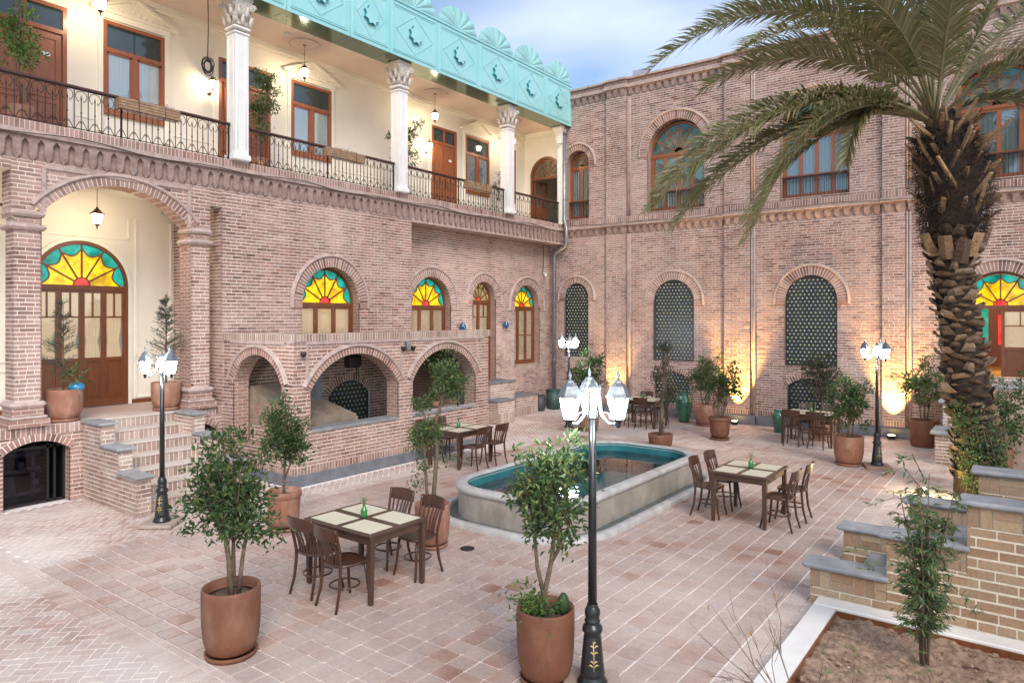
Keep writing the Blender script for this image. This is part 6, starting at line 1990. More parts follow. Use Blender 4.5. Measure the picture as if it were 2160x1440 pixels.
potted('potted_shrub', 'round-headed shrub in a rimmed pot before the middle uplight', (-6.32, 17.05, 0), .27, .56, 'rim', TC,
       [ell(.05, 0, 1.35, .42, .30), ell(.25, 0, 1.5, .28, .25), ell(-.28, 0, 1.25, .26, .22), ell(.30, 0, 1.78, .10, .14), ell(.28, 0, 1.08, .22, .12)],
       1700, .085, M['leaf_dark'], [trk((0, 0, .45), (-.05, 0, .75), (.05, 0, 1.2)), trk((.06, 0, .45), (.14, 0, .8), (.2, 0, 1.2)), trk((-.06, 0, .45), (-.16, 0, .75), (-.05, 0, 1.0))], tr=.03, limbs=16)
potted('potted_shrub', 'olive-green shrub in a plain pot against the rear wall behind the rimmed pot', (-7.45, 19.0, 0), .30, .60, 'tall', TP,
       [ell(0, 0, 1.45, .48, .42), ell(-.22, 0, 1.2, .32, .28), ell(.15, 0, 1.85, .22, .2)],
       1500, .085, M['leaf_mid'], [trk((0, 0, .5), (.03, 0, .9), (0, 0, 1.4)), trk((.05, 0, .5), (.12, 0, .9), (.15, 0, 1.3)), trk((-.05, 0, .5), (-.14, 0, .9), (-.2, 0, 1.3))], tr=.03, limbs=14)
potted('potted_tree', 'thin tiered tree in a low bowl pot behind the pool', (-7.08, 15.25, 0), .29, .30, 'bowl', TC,
       [ell(.15, 0, 2.28, .24, .17), ell(-.05, 0, 1.72, .26, .20), ell(.2, 0, 1.3, .26, .24), ell(.12, 0, .95, .16, .3), ell(.05, 0, .6, .13, .2)],
       1500, .06, M['leaf_grey'], [trk((0, 0, .22), (.03, 0, .8), (.08, 0, 1.4), (.13, 0, 2.2))], tr=.05, limbs=20, saucer=False)
potted('potted_shrub', 'dense round shrub in a bulging pot left of the right lamp post', (-3.10, 15.72, 0), .29, .60, 'tall', TP,
       [ell(0, 0, 1.28, .42, .40), ell(.12, 0, 1.55, .28, .26), ell(-.15, 0, 1.05, .3, .22), ell(.25, 0, 1.0, .2, .2)],
       1900, .08, M['leaf_dark'], [trk((0, 0, .5), (.0, 0, .8), (.02, 0, 1.2)), trk((.06, 0, .5), (.1, 0, .8), (.14, 0, 1.1))], tr=.025, limbs=14)
potted('potted_shrub', 'broad shrub half lit amber in a pot right of the right lamp post', (-2.12, 19.05, 0), .31, .62, 'bowl', TC,
       [ell(0, 0, 1.5, .50, .40), ell(-.32, 0, 1.45, .30, .28), ell(.05, 0, 1.95, .3, .22), ell(.35, 0, 1.3, .28, .28), ell(-.1, 0, 1.12, .34, .2)],
       2000, .085, M['leaf_mid'], [trk((0, 0, .5), (.02, 0, .9), (.0, 0, 1.4)), trk((.05, 0, .5), (.12, 0, .9), (.2, 0, 1.3)), trk((-.05, 0, .5), (-.1, 0, .9), (-.2, 0, 1.3))], tr=.028, limbs=14)
potted('potted_shrub', 'tall shrub in a terracotta pot beside the far left lamp post', (-9.62, 16.25, 0), .27, .58, 'tall', TP,
       [ell(-.05, 0, 1.5, .42, .30), ell(.1, 0, 1.85, .34, .30), ell(-.28, 0, 1.42, .24, .24), ell(.2, 0, 1.35, .3, .22)],
       1700, .085, M['leaf_dark'], [trk((0, 0, .5), (.0, 0, .9), (.02, 0, 1.4)), trk((.05, 0, .5), (.1, 0, .9), (.14, 0, 1.3))], tr=.028, limbs=14)
potted('potted_shrub', 'wide grey-green shrub behind the table before the right grille', (-4.40, 19.15, 0), .30, .60, 'tall', TP,
       [ell(0, 0, 1.5, .55, .45), ell(-.15, 0, 1.85, .42, .28), ell(.3, 0, 1.35, .36, .35), ell(.1, 0, 1.1, .45, .3)],
       2200, .085, M['leaf_grey'], [trk((0, 0, .5), (.0, 0, .9), (.02, 0, 1.4)), trk((.05, 0, .5), (.12, 0, .9), (.2, 0, 1.3))], tr=.028, limbs=14)

def conifer(name, lab, loc, r, h, style, mat, H, wid, n, lean=(0, 0), sparse=1.0):
    t = thing(name, lab, 'potted plant', loc, 0, 'terracotta potted plants')
    mb = MB(); pot_mesh(mb, r, h, style); mb.build('pot', mat, t)
    mb = MB(); mb.lathe([(r*.70, .0), (r*.86, .005), (r*.90, .045), (r*.86, .05), (.001, .02)], 28); mb.build('saucer', mat, t)
    mb = MB(); mb.lathe([(r*.88, h*.86), (.001, h*.88)], 20); mb.build('soil', M['soil'], t)
    mb = MB(); mb.tube([(0, 0, h*.8), (lean[0]*.5, lean[1]*.5, h + H*.5), (lean[0], lean[1], h + H*.97)], [.02, .014, .004], 6)
    P, D = [], []
    for k in range(n):
        t_ = random.uniform(.08, 1) ** .9; z = h + H * t_; a = random.uniform(0, 2 * PI)
        L_ = wid * (1.02 - t_) * random.uniform(.65, 1.1) + .04
        c0 = np.array([lean[0]*t_, lean[1]*t_, z]); dr = np.array([math.cos(a), math.sin(a), .45])
        pts = [c0 + dr * L_ * s_ + np.array([0, 0, .10 * L_ * s_ * s_]) for s_ in (0, .5, 1)]
        mb.tube([tuple(p) for p in pts], [.005, .003, .001], 4)
        m = int(26 * sparse)
        s_ = RNG.uniform(.1, 1.05, m)
        P.append(c0 + dr * L_ * s_[:, None]); D.append(dr * .9 + RNG.normal(size=(m, 3)) * .55 + np.array([0, 0, .35]))
    P = np.concatenate(P); D = np.concatenate(D)
    V, F = leaf_arrays(P, D, RNG.uniform(.05, .11, len(P)), .085, .03)
    mb.build('trunk', M['bark'], t); put(bpy.data.objects.new('crown', mesh_np('crown', V, F, M['needle'])), t)
    return t
conifer('potted_conifer', 'pointed dark conifer in a pot at the right side of the loggia arch', (-13.18, 6.62, ZP + .002), .26, .52, 'tall', TP, 1.60, .38, 120)
t = conifer('potted_conifer', 'drooping grey conifer in a large pot at the left side of the loggia arch', (-13.12, 4.85, ZP + .002), .29, .54, 'tall', TP, 1.45, .38, 80, sparse=.8)
me, _ = crown_mesh([(.12, .10, .80, .10, .10, .16), (.18, .14, .68, .08, .08, .08)], 120, .10, M['leaf_mid'], 'underplanting', w=.3); put(bpy.data.objects.new('underplanting', me), t)['kind'] = 'stuff'
mb = MB(); mb.ball((0, 0, 0), .12, 18, 12, .72); o = mb.build('garden_ball', M['blue_ball']); o.location = (-12.98, 5.00, ZP + .57); tag(o, 'shiny blue ball resting on the rim of the left loggia pot', 'ball')
# ------------------------------------------------------------------ balcony, kiosk and bed plants
potted('balcony_plant', 'leafy potted plant on the balcony just right of the first column', (-13.3, 8.72, ZF + .002), .17, .34, 'tall', TP,
       [ell(0, 0, 1.45, .22, .50), ell(.12, 0, 1.95, .22, .30), ell(.33, 0, 1.75, .12, .12), ell(-.05, 0, 2.0, .15, .2), ell(.30, 0, 1.5, .10, .10), ell(0, 0, .95, .16, .3)],
       1700, .075, M['leaf_mid'], [trk((0, 0, .3), (.0, 0, .9), (.05, 0, 1.7)), trk((.02, 0, .3), (.12, 0, 1.2), (.3, 0, 1.8))], tr=.016, limbs=16, grp='balcony plants')
potted('balcony_plant', 'airy potted plant on the balcony behind the second column', (-13.3, 12.95, ZF + .002), .17, .34, 'tall', TP,
       [ell(-.05, 0, 1.55, .30, .30), ell(.22, 0, 1.75, .24, .22), ell(-.30, 0, 1.7, .14, .40), ell(.1, 0, 1.1, .3, .25), ell(-.28, 0, 1.05, .12, .16), ell(.38, 0, 2.0, .14, .10)],
       1000, .085, M['leaf_mid'], [trk((0, 0, .3), (.0, 0, .9), (-.1, 0, 1.6)), trk((.02, 0, .3), (.12, 0, 1.2), (.35, 0, 1.95)), trk((0, 0, .3), (-.2, 0, 1.2), (-.3, 0, 2.0))], tr=.014, limbs=14, grp='balcony plants')
potted('balcony_plant', 'small potted plant on the balcony behind the third column', (-13.9, 17.95, ZF + .002), .15, .30, 'tall', TP,
       [ell(0, 0, 1.0, .22, .40), ell(.05, 0, 1.6, .16, .3)], 500, .08, M['leaf_mid'], [trk((0, 0, .3), (0, 0, 1.0), (.05, 0, 1.7))], tr=.012, limbs=8, grp='balcony plants')
potted('balcony_plant', 'amber-lit leafy plant on the balcony at the top left corner', (-13.25, 4.28, ZF + .002), .2, .38, 'tall', TP,
       [ell(-.10, 0, 1.75, .28, .35), ell(.0, 0, 2.35, .26, .30), ell(.05, 0, 1.25, .28, .25), ell(-.1, 0, 2.7, .2, .2)], 1900, .075, M['leaf_light'], [trk((0, 0, .3), (-.05, 0, 1.2), (-.05, 0, 2.4))], tr=.02, limbs=16, grp='balcony plants')
potted('potted_tree', 'leafy young tree in a pot inside the right kiosk arch', (-11.30, 12.0, .422), .16, .30, 'tall', TP,
       [ell(.06, 0, 1.58, .30, .26), ell(.16, 0, 1.20, .24, .22), ell(-.08, 0, 1.45, .18, .18), ell(.24, 0, .95, .16, .25)], 1300, .06, M['leaf_light'], [trk((-.1, 0, .25), (-.04, 0, .8), (.05, 0, 1.4))], tr=.03, limbs=12, grp='kiosk plants')
potted('kiosk_pot', 'small leafy pot on the sill inside the right kiosk arch', (-10.85, 11.55, 1.002), .10, .15, 'bowl', TP, [ell(0, 0, .26, .15, .14)], 160, .09, M['leaf_mid'], [trk((0, 0, .1), (0, 0, .25))], tr=.008, limbs=5, saucer=False, grp='kiosk plants')
potted('sill_pot', 'little flowering pot on the window sill behind the kiosk arch', (-13.34, 13.7, 1.502), .09, .13, 'bowl', M['wood_lower'], [ell(0, 0, .22, .13, .10)], 160, .06, M['leaf_grey'], [trk((0, 0, .1), (0, 0, .2))], tr=.008, limbs=5, saucer=False, grp='kiosk plants')
t = thing('sill_lantern', 'small dark metal lantern on the right kiosk sill', 'lantern', (-10.78, 12.32, 1.002))
mb = MB(); mb.bbox(-.06, .06, -.06, .06, 0, .05, .008)
for sx in (-1, 1):
    for sy in (-1, 1): mb.box(sx*.05 - .006, sx*.05 + .006, sy*.05 - .006, sy*.05 + .006, .05, .26)
mb.lathe([(.085, .26), (.06, .30), (.02, .34), (.015, .38), (.001, .385)], 4, (0, 0, 0), False, PI / 4); mb.build('cage', M['iron'], t)
mb = MB(); mb.box(-.045, .045, -.045, .045, .05, .26); mb.build('pane', M['glass'], t)
potted('potted_shrub', 'dark shrub with a pointed top at the far right edge before the landing', (-.62, 16.6, 0), .28, .5, 'tall', TC,
       [ell(.05, 0, 1.15, .50, .45), ell(.25, 0, .8, .45, .35), ell(-.02, 0, 1.8, .16, .35), ell(.35, 0, 1.5, .35, .35), ell(-.28, 0, .95, .2, .2)], 2600, .075, M['leaf_dark'], [trk((0, 0, .4), (0, 0, .9), (0, 0, 1.6))], tr=.03, limbs=16)

def whorl_plant():
    t = thing('bamboo_shrub', 'tall slim bamboo-like shrub with narrow leaves in the planting bed', 'shrub', (-.78, 6.98, .04))
    mb = MB(); P, D = [], []
    for k in range(9):
        a = k * 2.4; r_ = .02 + .03 * (k % 3); H_ = random.uniform(.9, 1.62) if k else 1.66
        tip = (r_ * 3.2 * math.cos(a) - .02, r_ * 3.2 * math.sin(a), H_)
        pts = [Vector((r_*math.cos(a)*.4, r_*math.sin(a)*.4, 0)), Vector((r_*math.cos(a), r_*math.sin(a), H_*.5)), Vector(tip)]
        mb.tube(pts, [.010, .008, .003], 6)
        for j in range(46):
            s_ = random.uniform(.22, 1); p = pts[0].lerp(pts[1], s_*2) if s_ < .5 else pts[1].lerp(pts[2], s_*2 - 1)
            b = random.uniform(0, 2*PI); L_ = random.uniform(.05, .22) * (1.15 - s_ * .6)
            e = p + Vector((math.cos(b)*L_, math.sin(b)*L_, L_*.35)); mb.tube([p, e], [.003, .0015], 4)
            for q in range(7):
                f_ = p.lerp(e, .4 + .6*q/6); P.append(tuple(f_)); D.append((math.cos(b) + random.gauss(0, .6), math.sin(b) + random.gauss(0, .6), random.gauss(-.45, .4)))
    for b, L_, z in ((2.6, .55, .78), (3.0, .62, .95), (-.3, .5, .45), (2.9, .45, 1.35), (.2, .42, .55), (2.4, .4, 1.6), (2.1, .3, 1.72)):
        d_ = Vector(off(math.cos(b), math.sin(b) * .3, 0))
        pts = [Vector((0, 0, z - .1)), Vector((0, 0, z)) + d_*L_*.5 + Vector((0, 0, .1)), Vector((0, 0, z)) + d_*L_ + Vector((0, 0, .02))]
        mb.tube(pts, [.005, .003, .001], 4)
        for q in range(22):
            f_ = pts[1].lerp(pts[2], q/21) if q > 8 else pts[0].lerp(pts[1], q/9); P.append(tuple(f_)); D.append((d_.x*.6 + random.gauss(0, .5), d_.y*.6 + random.gauss(0, .5), random.gauss(-.1, .4)))
    V, F = leaf_arrays(np.array(P), np.array(D), RNG.uniform(.05, .10, len(P)), .20, .06)
    mb.build('stem', M['bark'], t); put(bpy.data.objects.new('crown', mesh_np('crown', V, F, M['leaf_mid'])), t)
    mb = MB(); mb.tube([(.035, 0, 0), (.035, .0, 1.2)], .012, 6); mb.build('stake', M['twig'], t)
whorl_plant()

def bare_shrub():
    t = thing('bare_shrub', 'leafless twiggy shrub with one yellow leaf in the near planting bed', 'shrub', (-1.42, 5.45, .03))
    mb = MB(); tips = []
    def grow(p, d, L_, r_, lev):
        d = d.normalized(); q = p + d * L_ * .5 + Vector((random.uniform(-.02, .02), random.uniform(-.02, .02), .0)); e = q + (d + Vector((random.uniform(-.25, .25), random.uniform(-.25, .25), random.uniform(-.1, .15)))).normalized() * L_ * .5
        mb.tube([p, q, e], [r_, r_ * .8, r_ * .6], 5)
        tips.append(e)
        if lev:
            for k in range(random.randint(2, 3)): grow(p.lerp(e, random.uniform(.45, 1)), d + Vector((random.uniform(-.7, .7), random.uniform(-.7, .7), random.uniform(-.2, .5))), L_ * random.uniform(.5, .8), r_ * .6, lev - 1)
    for (r_, a_, z) in ((-.75, .2, .75), (-.45, .45, .8), (-.2, .1, .9), (-.65, -.15, .5), (-.9, .4, .6)):
        grow(Vector((random.uniform(-.05, .05), random.uniform(-.05, .05), 0)), Vector(off(r_, a_, z)), random.uniform(.42, .62), .0065, 2)
    mb.build('branch', M['twig'], t)
    P = [tuple(tips[k]) for k in (3, 9, 14, 20)]
    V, F = leaf_arrays(np.array(P), np.array([(0, 0, -1.0), (.2, .1, -1), (.1, 0, -1), (0, .2, -1)]), np.array([.09, .05, .05, .06]), .4)
    for k_ in range(4): put(bpy.data.objects.new('leaf', mesh_np('leaf', V[k_*4:k_*4+4], F[:1], M['yellow_leaf'])), t)
bare_shrub()
t = thing('dry_weeds', 'thin dry weeds and small yellow shoots along the front of the planting bed', 'weeds', (-.9, 5.6, .03))
mb = MB(); P, D = [], []
for k in range(60):
    x, y = random.uniform(-.55, .9), random.uniform(-.5, 1.1); h_ = random.uniform(.06, .24)
    e = (x + random.uniform(-.08, .08), y + random.uniform(-.08, .08), h_); mb.tube([(x, y, -.02), e], [.003, .001], 4)
    for q in range(4): P.append(e); D.append((random.gauss(0, 1), random.gauss(0, 1), .5))
V, F = leaf_arrays(np.array(P), np.array(D), RNG.uniform(.02, .05, len(P)), .35)
mb.build('stem', M['twig'], t); put(bpy.data.objects.new('leaf', mesh_np('leaf', V, F, M['leaf_light'])), t)

# ------------------------------------------------------------------ date palm
PD = 12.05
palm = thing('date_palm', 'tall date palm with shaggy trunk and arching fronds right of the courtyard', 'palm tree', (-.85, 14.42, 0))
PB = palm.location.copy()
axis_px = [(2062, 1052), (2060, 930), (2040, 800), (2022, 690), (2010, 600), (2010, 500), (2014, 430), (2005, 350), (1992, 285), (1985, 235)]
AX = [at_depth(x, y, PD) - PB for x, y in axis_px]
AX[0].z = -.05
RAD = [.40, .37, .34, .32, .32, .38, .48, .49, .38, .21]
mb = MB(); mb.tube(AX, [r_ * .90 for r_ in RAD], 20); mb.build('trunk', M['palm_bark'], palm)
def axis_at(s_):
    f_ = s_ * (len(AX) - 1); i = min(int(f_), len(AX) - 2); q = f_ - i
    return AX[i].lerp(AX[i + 1], q), RAD[i] + (RAD[i + 1] - RAD[i]) * q, (AX[i + 1] - AX[i]).normalized()
def scale_mesh(L_, w_, t_, name, tipk=.5, mat='leaf_base'):
    mb = MB()
    # a blunt keeled stub: broad foot, narrowing and lifting outwards
    P = [(-w_/2, 0, 0), (w_/2, 0, 0), (w_*.42, t_*.9, L_*.55), (w_*.2*tipk*2, t_*1.25, L_), (-w_*.2*tipk*2, t_*1.25, L_), (-w_*.42, t_*.9, L_*.55), (0, t_*.8, .02), (0, t_*1.45, L_*.5), (0, t_*1.6, L_*.96)]
    mb._add(P, [(0, 1, 6), (1, 2, 7, 6), (2, 3, 8, 7), (3, 4, 8), (4, 5, 7, 8), (5, 0, 6, 7), (0, 5, 4, 3, 2, 1)])
    return mb.mesh(name, M[mat])
SM = [scale_mesh(.12, .24, .065, 'leaf_base'), scale_mesh(.15, .20, .075, 'leaf_base', .7), scale_mesh(.10, .27, .055, 'leaf_base', .8)]
GA = PI * (3 - math.sqrt(5))
nsc = 290
for k in range(nsc):
    s_ = .03 + .55 * k / nsc
    c, r_, tg = axis_at(s_); a = k * GA
    o = inst('leaf_base', SM[k % 3], palm, c + Vector((math.cos(a), math.sin(a), 0)) * r_ * .86)
    o.rotation_euler = (random.uniform(-.35, .25), random.uniform(-.35, .35), a - PI / 2 + random.uniform(-.25, .25))
    q = random.uniform(.65, 1.3); o.scale = (q * random.uniform(.8, 1.25), q * random.uniform(.6, 1.5), q * random.uniform(.7, 1.1))
# long cut stubs and fibre under the crown
ST_M = [scale_mesh(.42, .11, .07, 'cut_stub', .9, 'stub'), scale_mesh(.30, .14, .09, 'cut_stub', .9, 'stub'), scale_mesh(.58, .08, .06, 'cut_stub', .8, 'stub')]
for k in range(84):
    s_ = .60 + .36 * k / 84
    c, r_, tg = axis_at(s_); a = k * GA
    o = inst('cut_stub', ST_M[k % 3], palm, c + Vector((math.cos(a), math.sin(a), 0)) * r_ * .78)
    o.rotation_euler = (-random.uniform(.05, .85), random.uniform(-.45, .45), a - PI / 2 + random.uniform(-.3, .3))
    q = random.uniform(.55, 1.3); o.scale = (q * .9, q, q)
BOOT = scale_mesh(.42, .26, .10, 'cut_stub', 1.0, 'stub')
for (s_, a) in ((.50, -2.35), (.505, -1.35), (.49, -1.85), (.52, -.6), (.51, -3.0)):
    c, r_, tg = axis_at(s_); a += YAW
    o = inst('cut_stub', BOOT, palm, c + Vector((math.cos(a), math.sin(a), 0)) * r_ * .92); o.rotation_euler = (-.18, random.uniform(-.15, .15), a - PI / 2)
P, D = [], []
for k in range(9000):
    s_ = random.uniform(.53, .90); c, r_, tg = axis_at(s_); a = random.uniform(0, 2 * PI)
    v = Vector((math.cos(a), math.sin(a), 0)); P.append(tuple(c + v * r_ * random.uniform(.88, 1.16))); D.append((v.x + random.gauss(0, .6), v.y + random.gauss(0, .6), random.gauss(-.2, .8)))
V, F = leaf_arrays(np.array(P), np.array(D), RNG.uniform(.08, .24, len(P)), .05, .02)
o = bpy.data.objects.new('fibre', mesh_np('fibre', V, F, M['palm_bark'])); put(o, palm); tag(o, kind='stuff')

def frond(pts_px, depths, width=.42, droop=.5, n=160, base_free=.20, up=(0, 0, 1)):
    P = [at_depth(x, y, d) - PB for (x, y), d in zip(pts_px, depths)]
    C = bez(*P, 26)
    mb = MB(); m = len(C)
    mb.tube(C, [max(.032 * (1 - i / (m - 1)) ** .9, .004) for i in range(m)], 6)
    fr = mb.build('frond', M['petiole'], palm)
    V = []; F = []
    roll = random.uniform(-.5, .5); cr, sr = math.cos(roll), math.sin(roll)
    for sd in (-1, 1):
        for k in range(n):
            s_ = base_free + (1 - base_free) * (k + random.uniform(-.3, .3)) / n
            s_ = min(max(s_, 0), .995)
            f_ = s_ * (m - 1); i = min(int(f_), m - 2); p = C[i].lerp(C[i + 1], f_ - i); tg = (C[i + 1] - C[i]).normalized()
            x = tg.cross(Vector(up)); 
            if x.length < .1: x = tg.cross(Vector((1, 0, 0)))
            x.normalize(); nn = x.cross(tg).normalized()
            x, nn = x * cr + nn * sr, nn * cr - x * sr
            q = (s_ - base_free) / (1 - base_free)
            L_ = width * (.52 + .88 * math.sin(PI * (.10 + q * .72))) * (1.0 if q < .9 else 1 - (q - .9) * 4.5) * random.uniform(.85, 1.12)
            ang = .62 + .50 * q
            d0 = (tg * math.sin(ang) + x * sd * math.cos(ang) * 1.0 + nn * random.uniform(-.05, .6)).normalized()
            d1 = (d0 + Vector((0, 0, -droop * random.uniform(.75, 1.15)))).normalized()
            a = p; b = p + d0 * L_ * .5; c = b + d1 * L_ * .5
            w_ = Vector(tg) * (.016 + .010 * random.random())
            bi = len(V)
            V += [tuple(a - w_ * .6), tuple(a + w_ * .6), tuple(b + w_), tuple(b - w_), tuple(c)]
            F += [(bi, bi + 1, bi + 2, bi + 3), (bi + 3, bi + 2, bi + 4, bi + 4)]
    me = bpy.data.meshes.new('leaflets')
    me.from_pydata(V, [], [f if f[2] != f[3] else f[:3] for f in F]); me.materials.append(M['palm_leaf'])
    o = bpy.data.objects.new('leaflets', me); put(o, fr); tag(o, kind='stuff')
c0 = (1972, 262)
FR = [  # control points as seen, with distances from the camera
 ([c0, (1880, 10), (1620, -70), (1368, 150)], (12, 11.6, 11.0, 10.6), .46, .35),
 ([c0, (1870, 110), (1650, 70), (1478, 192)], (12, 12.6, 12.8, 12.6), .40, .35),
 ([c0, (1830, 140), (1530, 170), (1366, 445)], (12, 11.5, 11.0, 10.9), .48, .45),
 ([c0, (1810, 200), (1590, 260), (1415, 485)], (12, 12.2, 12.0, 11.8), .40, .45),
 ([c0, (1830, 150), (1670, 210), (1572, 508)], (12, 11.2, 10.7, 10.6), .44, .45),
 ([c0, (1860, 190), (1740, 270), (1640, 370)], (12, 11.6, 11.9, 12.2), .36, .45),
 ([c0, (1870, 190), (1800, 215), (1785, 350)], (12, 11.8, 11.6, 11.5), .34, .5),
 ([c0, (1900, 0), (1760, -150), (1540, -60)], (12, 11.6, 11.2, 11.0), .46, .35),
 ([c0, (1890, 50), (1700, -40), (1470, 60)], (12, 12.6, 13.2, 13.4), .44, .35),
 ([c0, (1940, -40), (1860, -200), (1700, -230)], (12, 12.2, 12.4, 12.5), .46, .3),
 ([c0, (1965, 0), (1950, -250), (1890, -420)], (12, 11.8, 11.7, 11.6), .46, .2),
 ([c0, (2010, 20), (2040, -200), (2090, -380)], (12, 12.2, 12.3, 12.4), .46, .2),
 ([c0, (2060, 60), (2160, -120), (2290, -200)], (12, 11.7, 11.4, 11.2), .46, .3),
 ([c0, (2050, 100), (2200, -40), (2380, -60)], (12, 12.5, 12.9, 13.1), .46, .3),
 ([c0, (2060, 190), (2180, 170), (2290, 330)], (12, 11.8, 11.6, 11.5), .44, .45),
 ([c0, (2070, 140), (2250, 60), (2420, 150)], (12, 11.2, 10.6, 10.2), .46, .4),
 ([c0, (1990, 100), (2010, -60), (2060, -220)], (12, 11.0, 10.2, 9.6), .46, .3),
 ([c0, (1940, 80), (1850, -60), (1680, -30)], (12, 11.2, 10.6, 10.2), .44, .35),
 ([c0, (1960, 60), (1900, -100), (1800, -150)], (12, 13.0, 13.8, 14.5), .46, .3),
 ([c0, (2040, 130), (2140, 60), (2220, 140)], (12, 13, 14, 14.8), .46, .4),
 ([c0, (1910, 120), (1740, 60), (1590, 110)], (12, 12.8, 13.6, 14.2), .42, .4),
 ([c0, (1840, 170), (1620, 190), (1450, 380)], (12, 11.8, 11.6, 11.5), .44, .45),
 ([c0, (1900, 60), (1720, 0), (1560, 110)], (12, 11.3, 10.7, 10.4), .42, .4),
 ([c0, (1825, 160), (1550, 210), (1385, 430)], (12, 11.3, 10.9, 10.8), .46, .55),
 ([c0, (1835, 170), (1690, 230), (1590, 480)], (12, 11.4, 11.0, 10.9), .44, .55),
 ([c0, (1815, 190), (1600, 240), (1440, 440)], (12, 12.0, 11.8, 11.7), .42, .5),
]
for pts, dep, wd, dp in FR: frond(pts, dep, wd, dp)
# ivy at the foot
me, _ = crown_mesh([(off(-.20, -.36, .55)[0], off(-.20, -.36, .55)[1], .60, .28, .24, .65), (off(.05, -.42, .7)[0], off(.05, -.42, .7)[1], .80, .25, .2, .6), (off(-.35, -.25, 1.2)[0], off(-.35, -.25, 1.2)[1], 1.35, .20, .2, .45), (off(.1, -.40, .2)[0], off(.1, -.4, .2)[1], .3, .3, .22, .3)], 3200, .062, M['leaf_mid'], 'ivy', w=.55, per=12, spread=.07)
iv = thing('ivy', 'green climbing plant covering the foot of the palm trunk', 'climbing plant', (PB.x, PB.y, 0))
put(bpy.data.objects.new('crown', me), iv)
mb = MB()
for k in range(9):
    a = -PI / 2 - .9 + k * .22 + YAW; mb.tube([(.46*math.cos(a), .46*math.sin(a), 0), (.47*math.cos(a+.2), .47*math.sin(a+.2), .5), (.46*math.cos(a-.1), .46*math.sin(a-.1), 1.1 + .06*(k % 4))], .008, 5)
mb.build('stem', M['bark'], iv)
q = off(-1.12, -.30, 0)
sl = thing('spot_lamp', 'small bright spot lamp on the paving left of the palm foot', 'floodlight', (PB.x + q[0], PB.y + q[1], .004))
mb = MB(); mb.bbox(-.05, .05, -.05, .05, 0, .03, .006); mb.tube([(0, 0, .03), (0, 0, .08)], .012, 6); mb.build('stand', M['lampblack'], sl)
mb = MB(); mb.tube([(-.05, -.03, .11), (.05, .02, .14)], .05, 12); mb.build('housing', M['lampblack'], sl)
mb = MB(); mb.ball((.065, .028, .145), .045, 10, 7); mb.build('lens', M['glass_warm'], sl)
point_light('spot_light', (.12, .05, .17), 28, (1, .74, .32), sl, .03)

# ------------------------------------------------------------------ small things
def window_box(y, lab):
    t = thing('railing_planter', lab, 'planter box', (XF + .10, y, 6.66), 0, 'slatted planter boxes on the balcony rail')
    mb = MB(); mb.box(-.09, .07, -.52, .52, 0, .02); mb.box(-.095, -.07, -.52, .52, .02, .19); mb.build('liner', M['wood_lower'], t)
    for k in range(4):
        mb = MB(); mb.bbox(.07, .09, -.53, .53, .012 + k * .05, .056 + k * .05, .004); mb.build('slat', M['bamboo_box'], t)
        for s_ in (-1, 1):
            mb = MB(); mb.bbox(-.09, .068, s_*.53 - .01, s_*.53 + .01, .012 + k * .05, .056 + k * .05, .004); mb.build('slat', M['bamboo_box'], t)
    mb = MB()
    for yy in (-.22, .25): mb.bar((.095, yy, -.02), (.095, yy, .22), .008, .005); mb.bar((.095, yy, .22), (-.1, yy, .25), .008, .005); mb.bar((.095, yy, -.02), (-.1, yy, -.02), .008, .005)
    mb.build('hanger', M['iron'], t)
    me, _ = crown_mesh([(0, 0, .19, .07, .48, .03)], 220, .04, M['leaf_grey'], 'underplanting', spread=.03); put(bpy.data.objects.new('underplanting', me), t)['kind'] = 'stuff'
window_box(6.10, 'slatted planter box on the balcony rail left of the first column')
window_box(10.55, 'slatted planter box on the balcony rail between the first two columns')
window_box(15.35, 'slatted planter box on the balcony rail left of the third column')

for y, z, lab in ((15.30, 2.66, 'blue glazed pot on the recessed wall left of the narrow arched door'), (17.36, 2.70, 'blue glazed pot on the recessed wall right of the narrow arched door')):
    t = thing('wall_pot', lab, 'hanging pot', (-13.28, y, z), 0, 'blue wall pots')
    mb = MB(); mb.lathe([(.03, 0), (.07, .03), (.095, .09), (.085, .15), (.05, .19), (.055, .21), (.045, .21), (.04, .18)], 16); mb.build('pot', M['blue_glaze'], t)
    mb = MB(); mb.tube([(0, 0, .20), (-.06, 0, .30), (-.115, 0, .34)], .005, 5); mb.build('hook', M['iron'], t)
for x, y, s_, lab in ((-8.2, 19.25, .74, 'large green glazed jar standing between table and potted shrub'), (-5.45, 19.0, .52, 'green glazed jar behind the table before the right grille')):
    t = thing('glazed_jar', lab, 'jar', (x, y, 0), 0, 'green glazed jars')
    mb = MB(); prof = [(.19, 0), (.20, .02), (.24, .25), (.33, .62), (.345, .80), (.30, .98), (.245, 1.06), (.255, 1.10), (.28, 1.13), (.26, 1.14), (.21, 1.10), (.20, 1.0)]
    mb.lathe([(r_ * s_, z * s_) for r_, z in prof], 24); mb.build('body', M['jar_green'], t)
    mb = MB()
    for z, r_ in ((.80, .348), (.90, .325)): mb.lathe([(r_*s_, z*s_ - .01), (r_*s_ + .012, z*s_), (r_*s_, z*s_ + .01)], 24)
    mb.build('band', M['jar_green'], t)
def bin_(x, y, w, h, m, lab):
    t = thing('waste_bin', lab, 'bin', (x, y, 0), 0, 'waste bins')
    mb = MB(); mb.lathe([(w*.8, 0), (w*.86, .02), (w, h*.92)], 16); mb.build('body', m, t)
    mb = MB(); mb.lathe([(w*1.04, h*.92), (w*1.04, h*.96), (w*.6, h), (.001, h)], 16); mb.build('lid', m, t)
bin_(-12.95, 18.75, .19, .52, M['bin'], 'dark grey bin beside the low step block'); bin_(-12.85, 19.4, .26, .66, M['bin_green'], 'dark green bin in the corner under the downpipe')
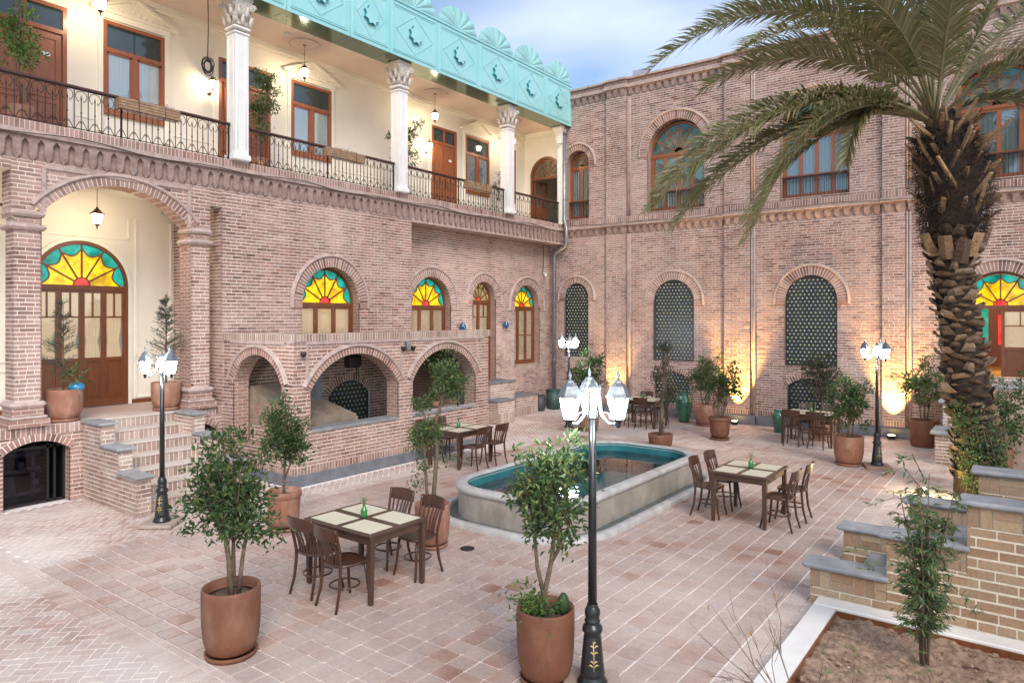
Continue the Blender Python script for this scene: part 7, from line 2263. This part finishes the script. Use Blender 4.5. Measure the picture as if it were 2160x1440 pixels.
# downpipe in the corner
t = thing('downpipe', 'zinc downpipe stepping round the balcony cornice in the corner', 'drainpipe', (-12.75, YB - .08, 0))
mb = MB(); mb.tube([Vector(p) - t.location for p in ((-12.72, 19.87, 9.3), (-12.72, 19.87, 6.55), (-12.72, 19.85, 6.35), (-12.60, 19.80, 6.02), (-12.60, 19.80, 5.55), (-12.66, 19.80, 5.42), (-13.05, 19.86, 5.25), (-13.14, 19.88, 5.12), (-13.14, 19.88, .1))], .062, 12); mb.build('pipe', M['pipe'], t)
mb = MB()
for z in (8.2, 7.0, 3.6, 1.6): mb.lathe([(.07, -.02), (.07, .02)], 12, (-12.72 - t.location.x if z > 6 else -13.14 - t.location.x, 19.87 - t.location.y if z > 6 else 19.88 - t.location.y, z))
mb.tube([Vector(p) - t.location for p in ((-12.72, 19.87, 9.2), (-12.72, 19.87, 9.42))], .10, 8); mb.build('bracket', M['pipe'], t)
# slack cable along the cornices
mb = MB(); pts = []
for k in range(120):
    y = 2.6 + k * (17.2 / 119); ph = y * 2.2
    pts.append((XF + .10 + .01 * math.sin(y * 3), y, 5.985 + .05 * math.sin(ph) * math.sin(y * .7 + 1) - .02))
mb.tube(pts, .008, 5); o = mb.build('cable', M['cable']); tag(o, 'slack black cable strung along the balcony cornice', 'cable')
mb = MB(); pts = []
for k in range(110):
    x = -12.3 + k * (12.6 / 109); ind = .10 if any(a - .05 < x < b + .05 for a, b in PIL) else .0
    pts.append((x, YB - .135 - ind, 6.05 + .05 * math.sin(x * 1.7) * math.sin(x * .6)))
mb.tube(pts, .008, 5); o = mb.build('cable', M['cable']); tag(o, 'slack black cable along the rear wing string course', 'cable')
# coil of cable by the first column
t = thing('cable_coil', 'coil of cable hanging from the balcony soffit left of the first column', 'cable', (-12.95, 7.32, 7.9))
mb = MB()
for k in range(12):
    r_ = .075 + .045 * random.random(); ph_ = random.uniform(-.5, .5); mb.tube([(.035 * math.sin(k) + .02 * math.sin(2*PI*q/18 + k), r_ * math.cos(2*PI*q/18) + .02*math.sin(k*2), .05 + r_ * 1.35 * math.sin(2*PI*q/18 + ph_ * .3) + .03*math.sin(k*1.3)) for q in range(18)], .006, 5, closed=True)
mb.tube([(0, 0, .18), (.01, .01, .9), (0, 0, 1.55)], .010, 5); mb.tube([(0, .05, -.05), (.02, .10, -.25), (.01, .2, -.4)], .007, 5); mb.build('coil', M['cable'], t)
# camera on the recessed wall, smoke detectors
t = thing('security_camera', 'white security camera on the recessed wall beside the downpipe', 'camera', (-13.36, 19.52, 4.55))
mb = MB(); mb.tube([(.0, 0, 0), (.08, 0, -.02)], .02, 8); mb.build('bracket', M['white_plastic'], t)
mb = MB(); mb.tube([(.06, .05, -.05), (.16, -.06, -.08)], .045, 10); mb.build('body', M['white_plastic'], t)
mb = MB(); mb.tube([(0, 0, .02), (.02, .01, .4), (.0, .02, 1.0)], .010, 5); mb.build('lead', M['cable'], t)
t = thing('balcony_camera', 'small dome camera under the balcony ceiling beside the first rose', 'camera', (-13.55, 9.55, 9.465))
mb = MB(); mb.lathe([(.07, 0), (.07, -.03), (.05, -.06), (.001, -.075)], 14); mb.build('dome', M['white_plastic'], t)
mb = MB(); mb.lathe([(.09, 0), (.095, .01), (.06, .012), (.001, .012)], 20); o = mb.build('floor_drain', M['iron']); o.location = (-5.98, 6.98, .002); tag(o, 'round dark drain cover in the paving beside the forked tree pot', 'drain')
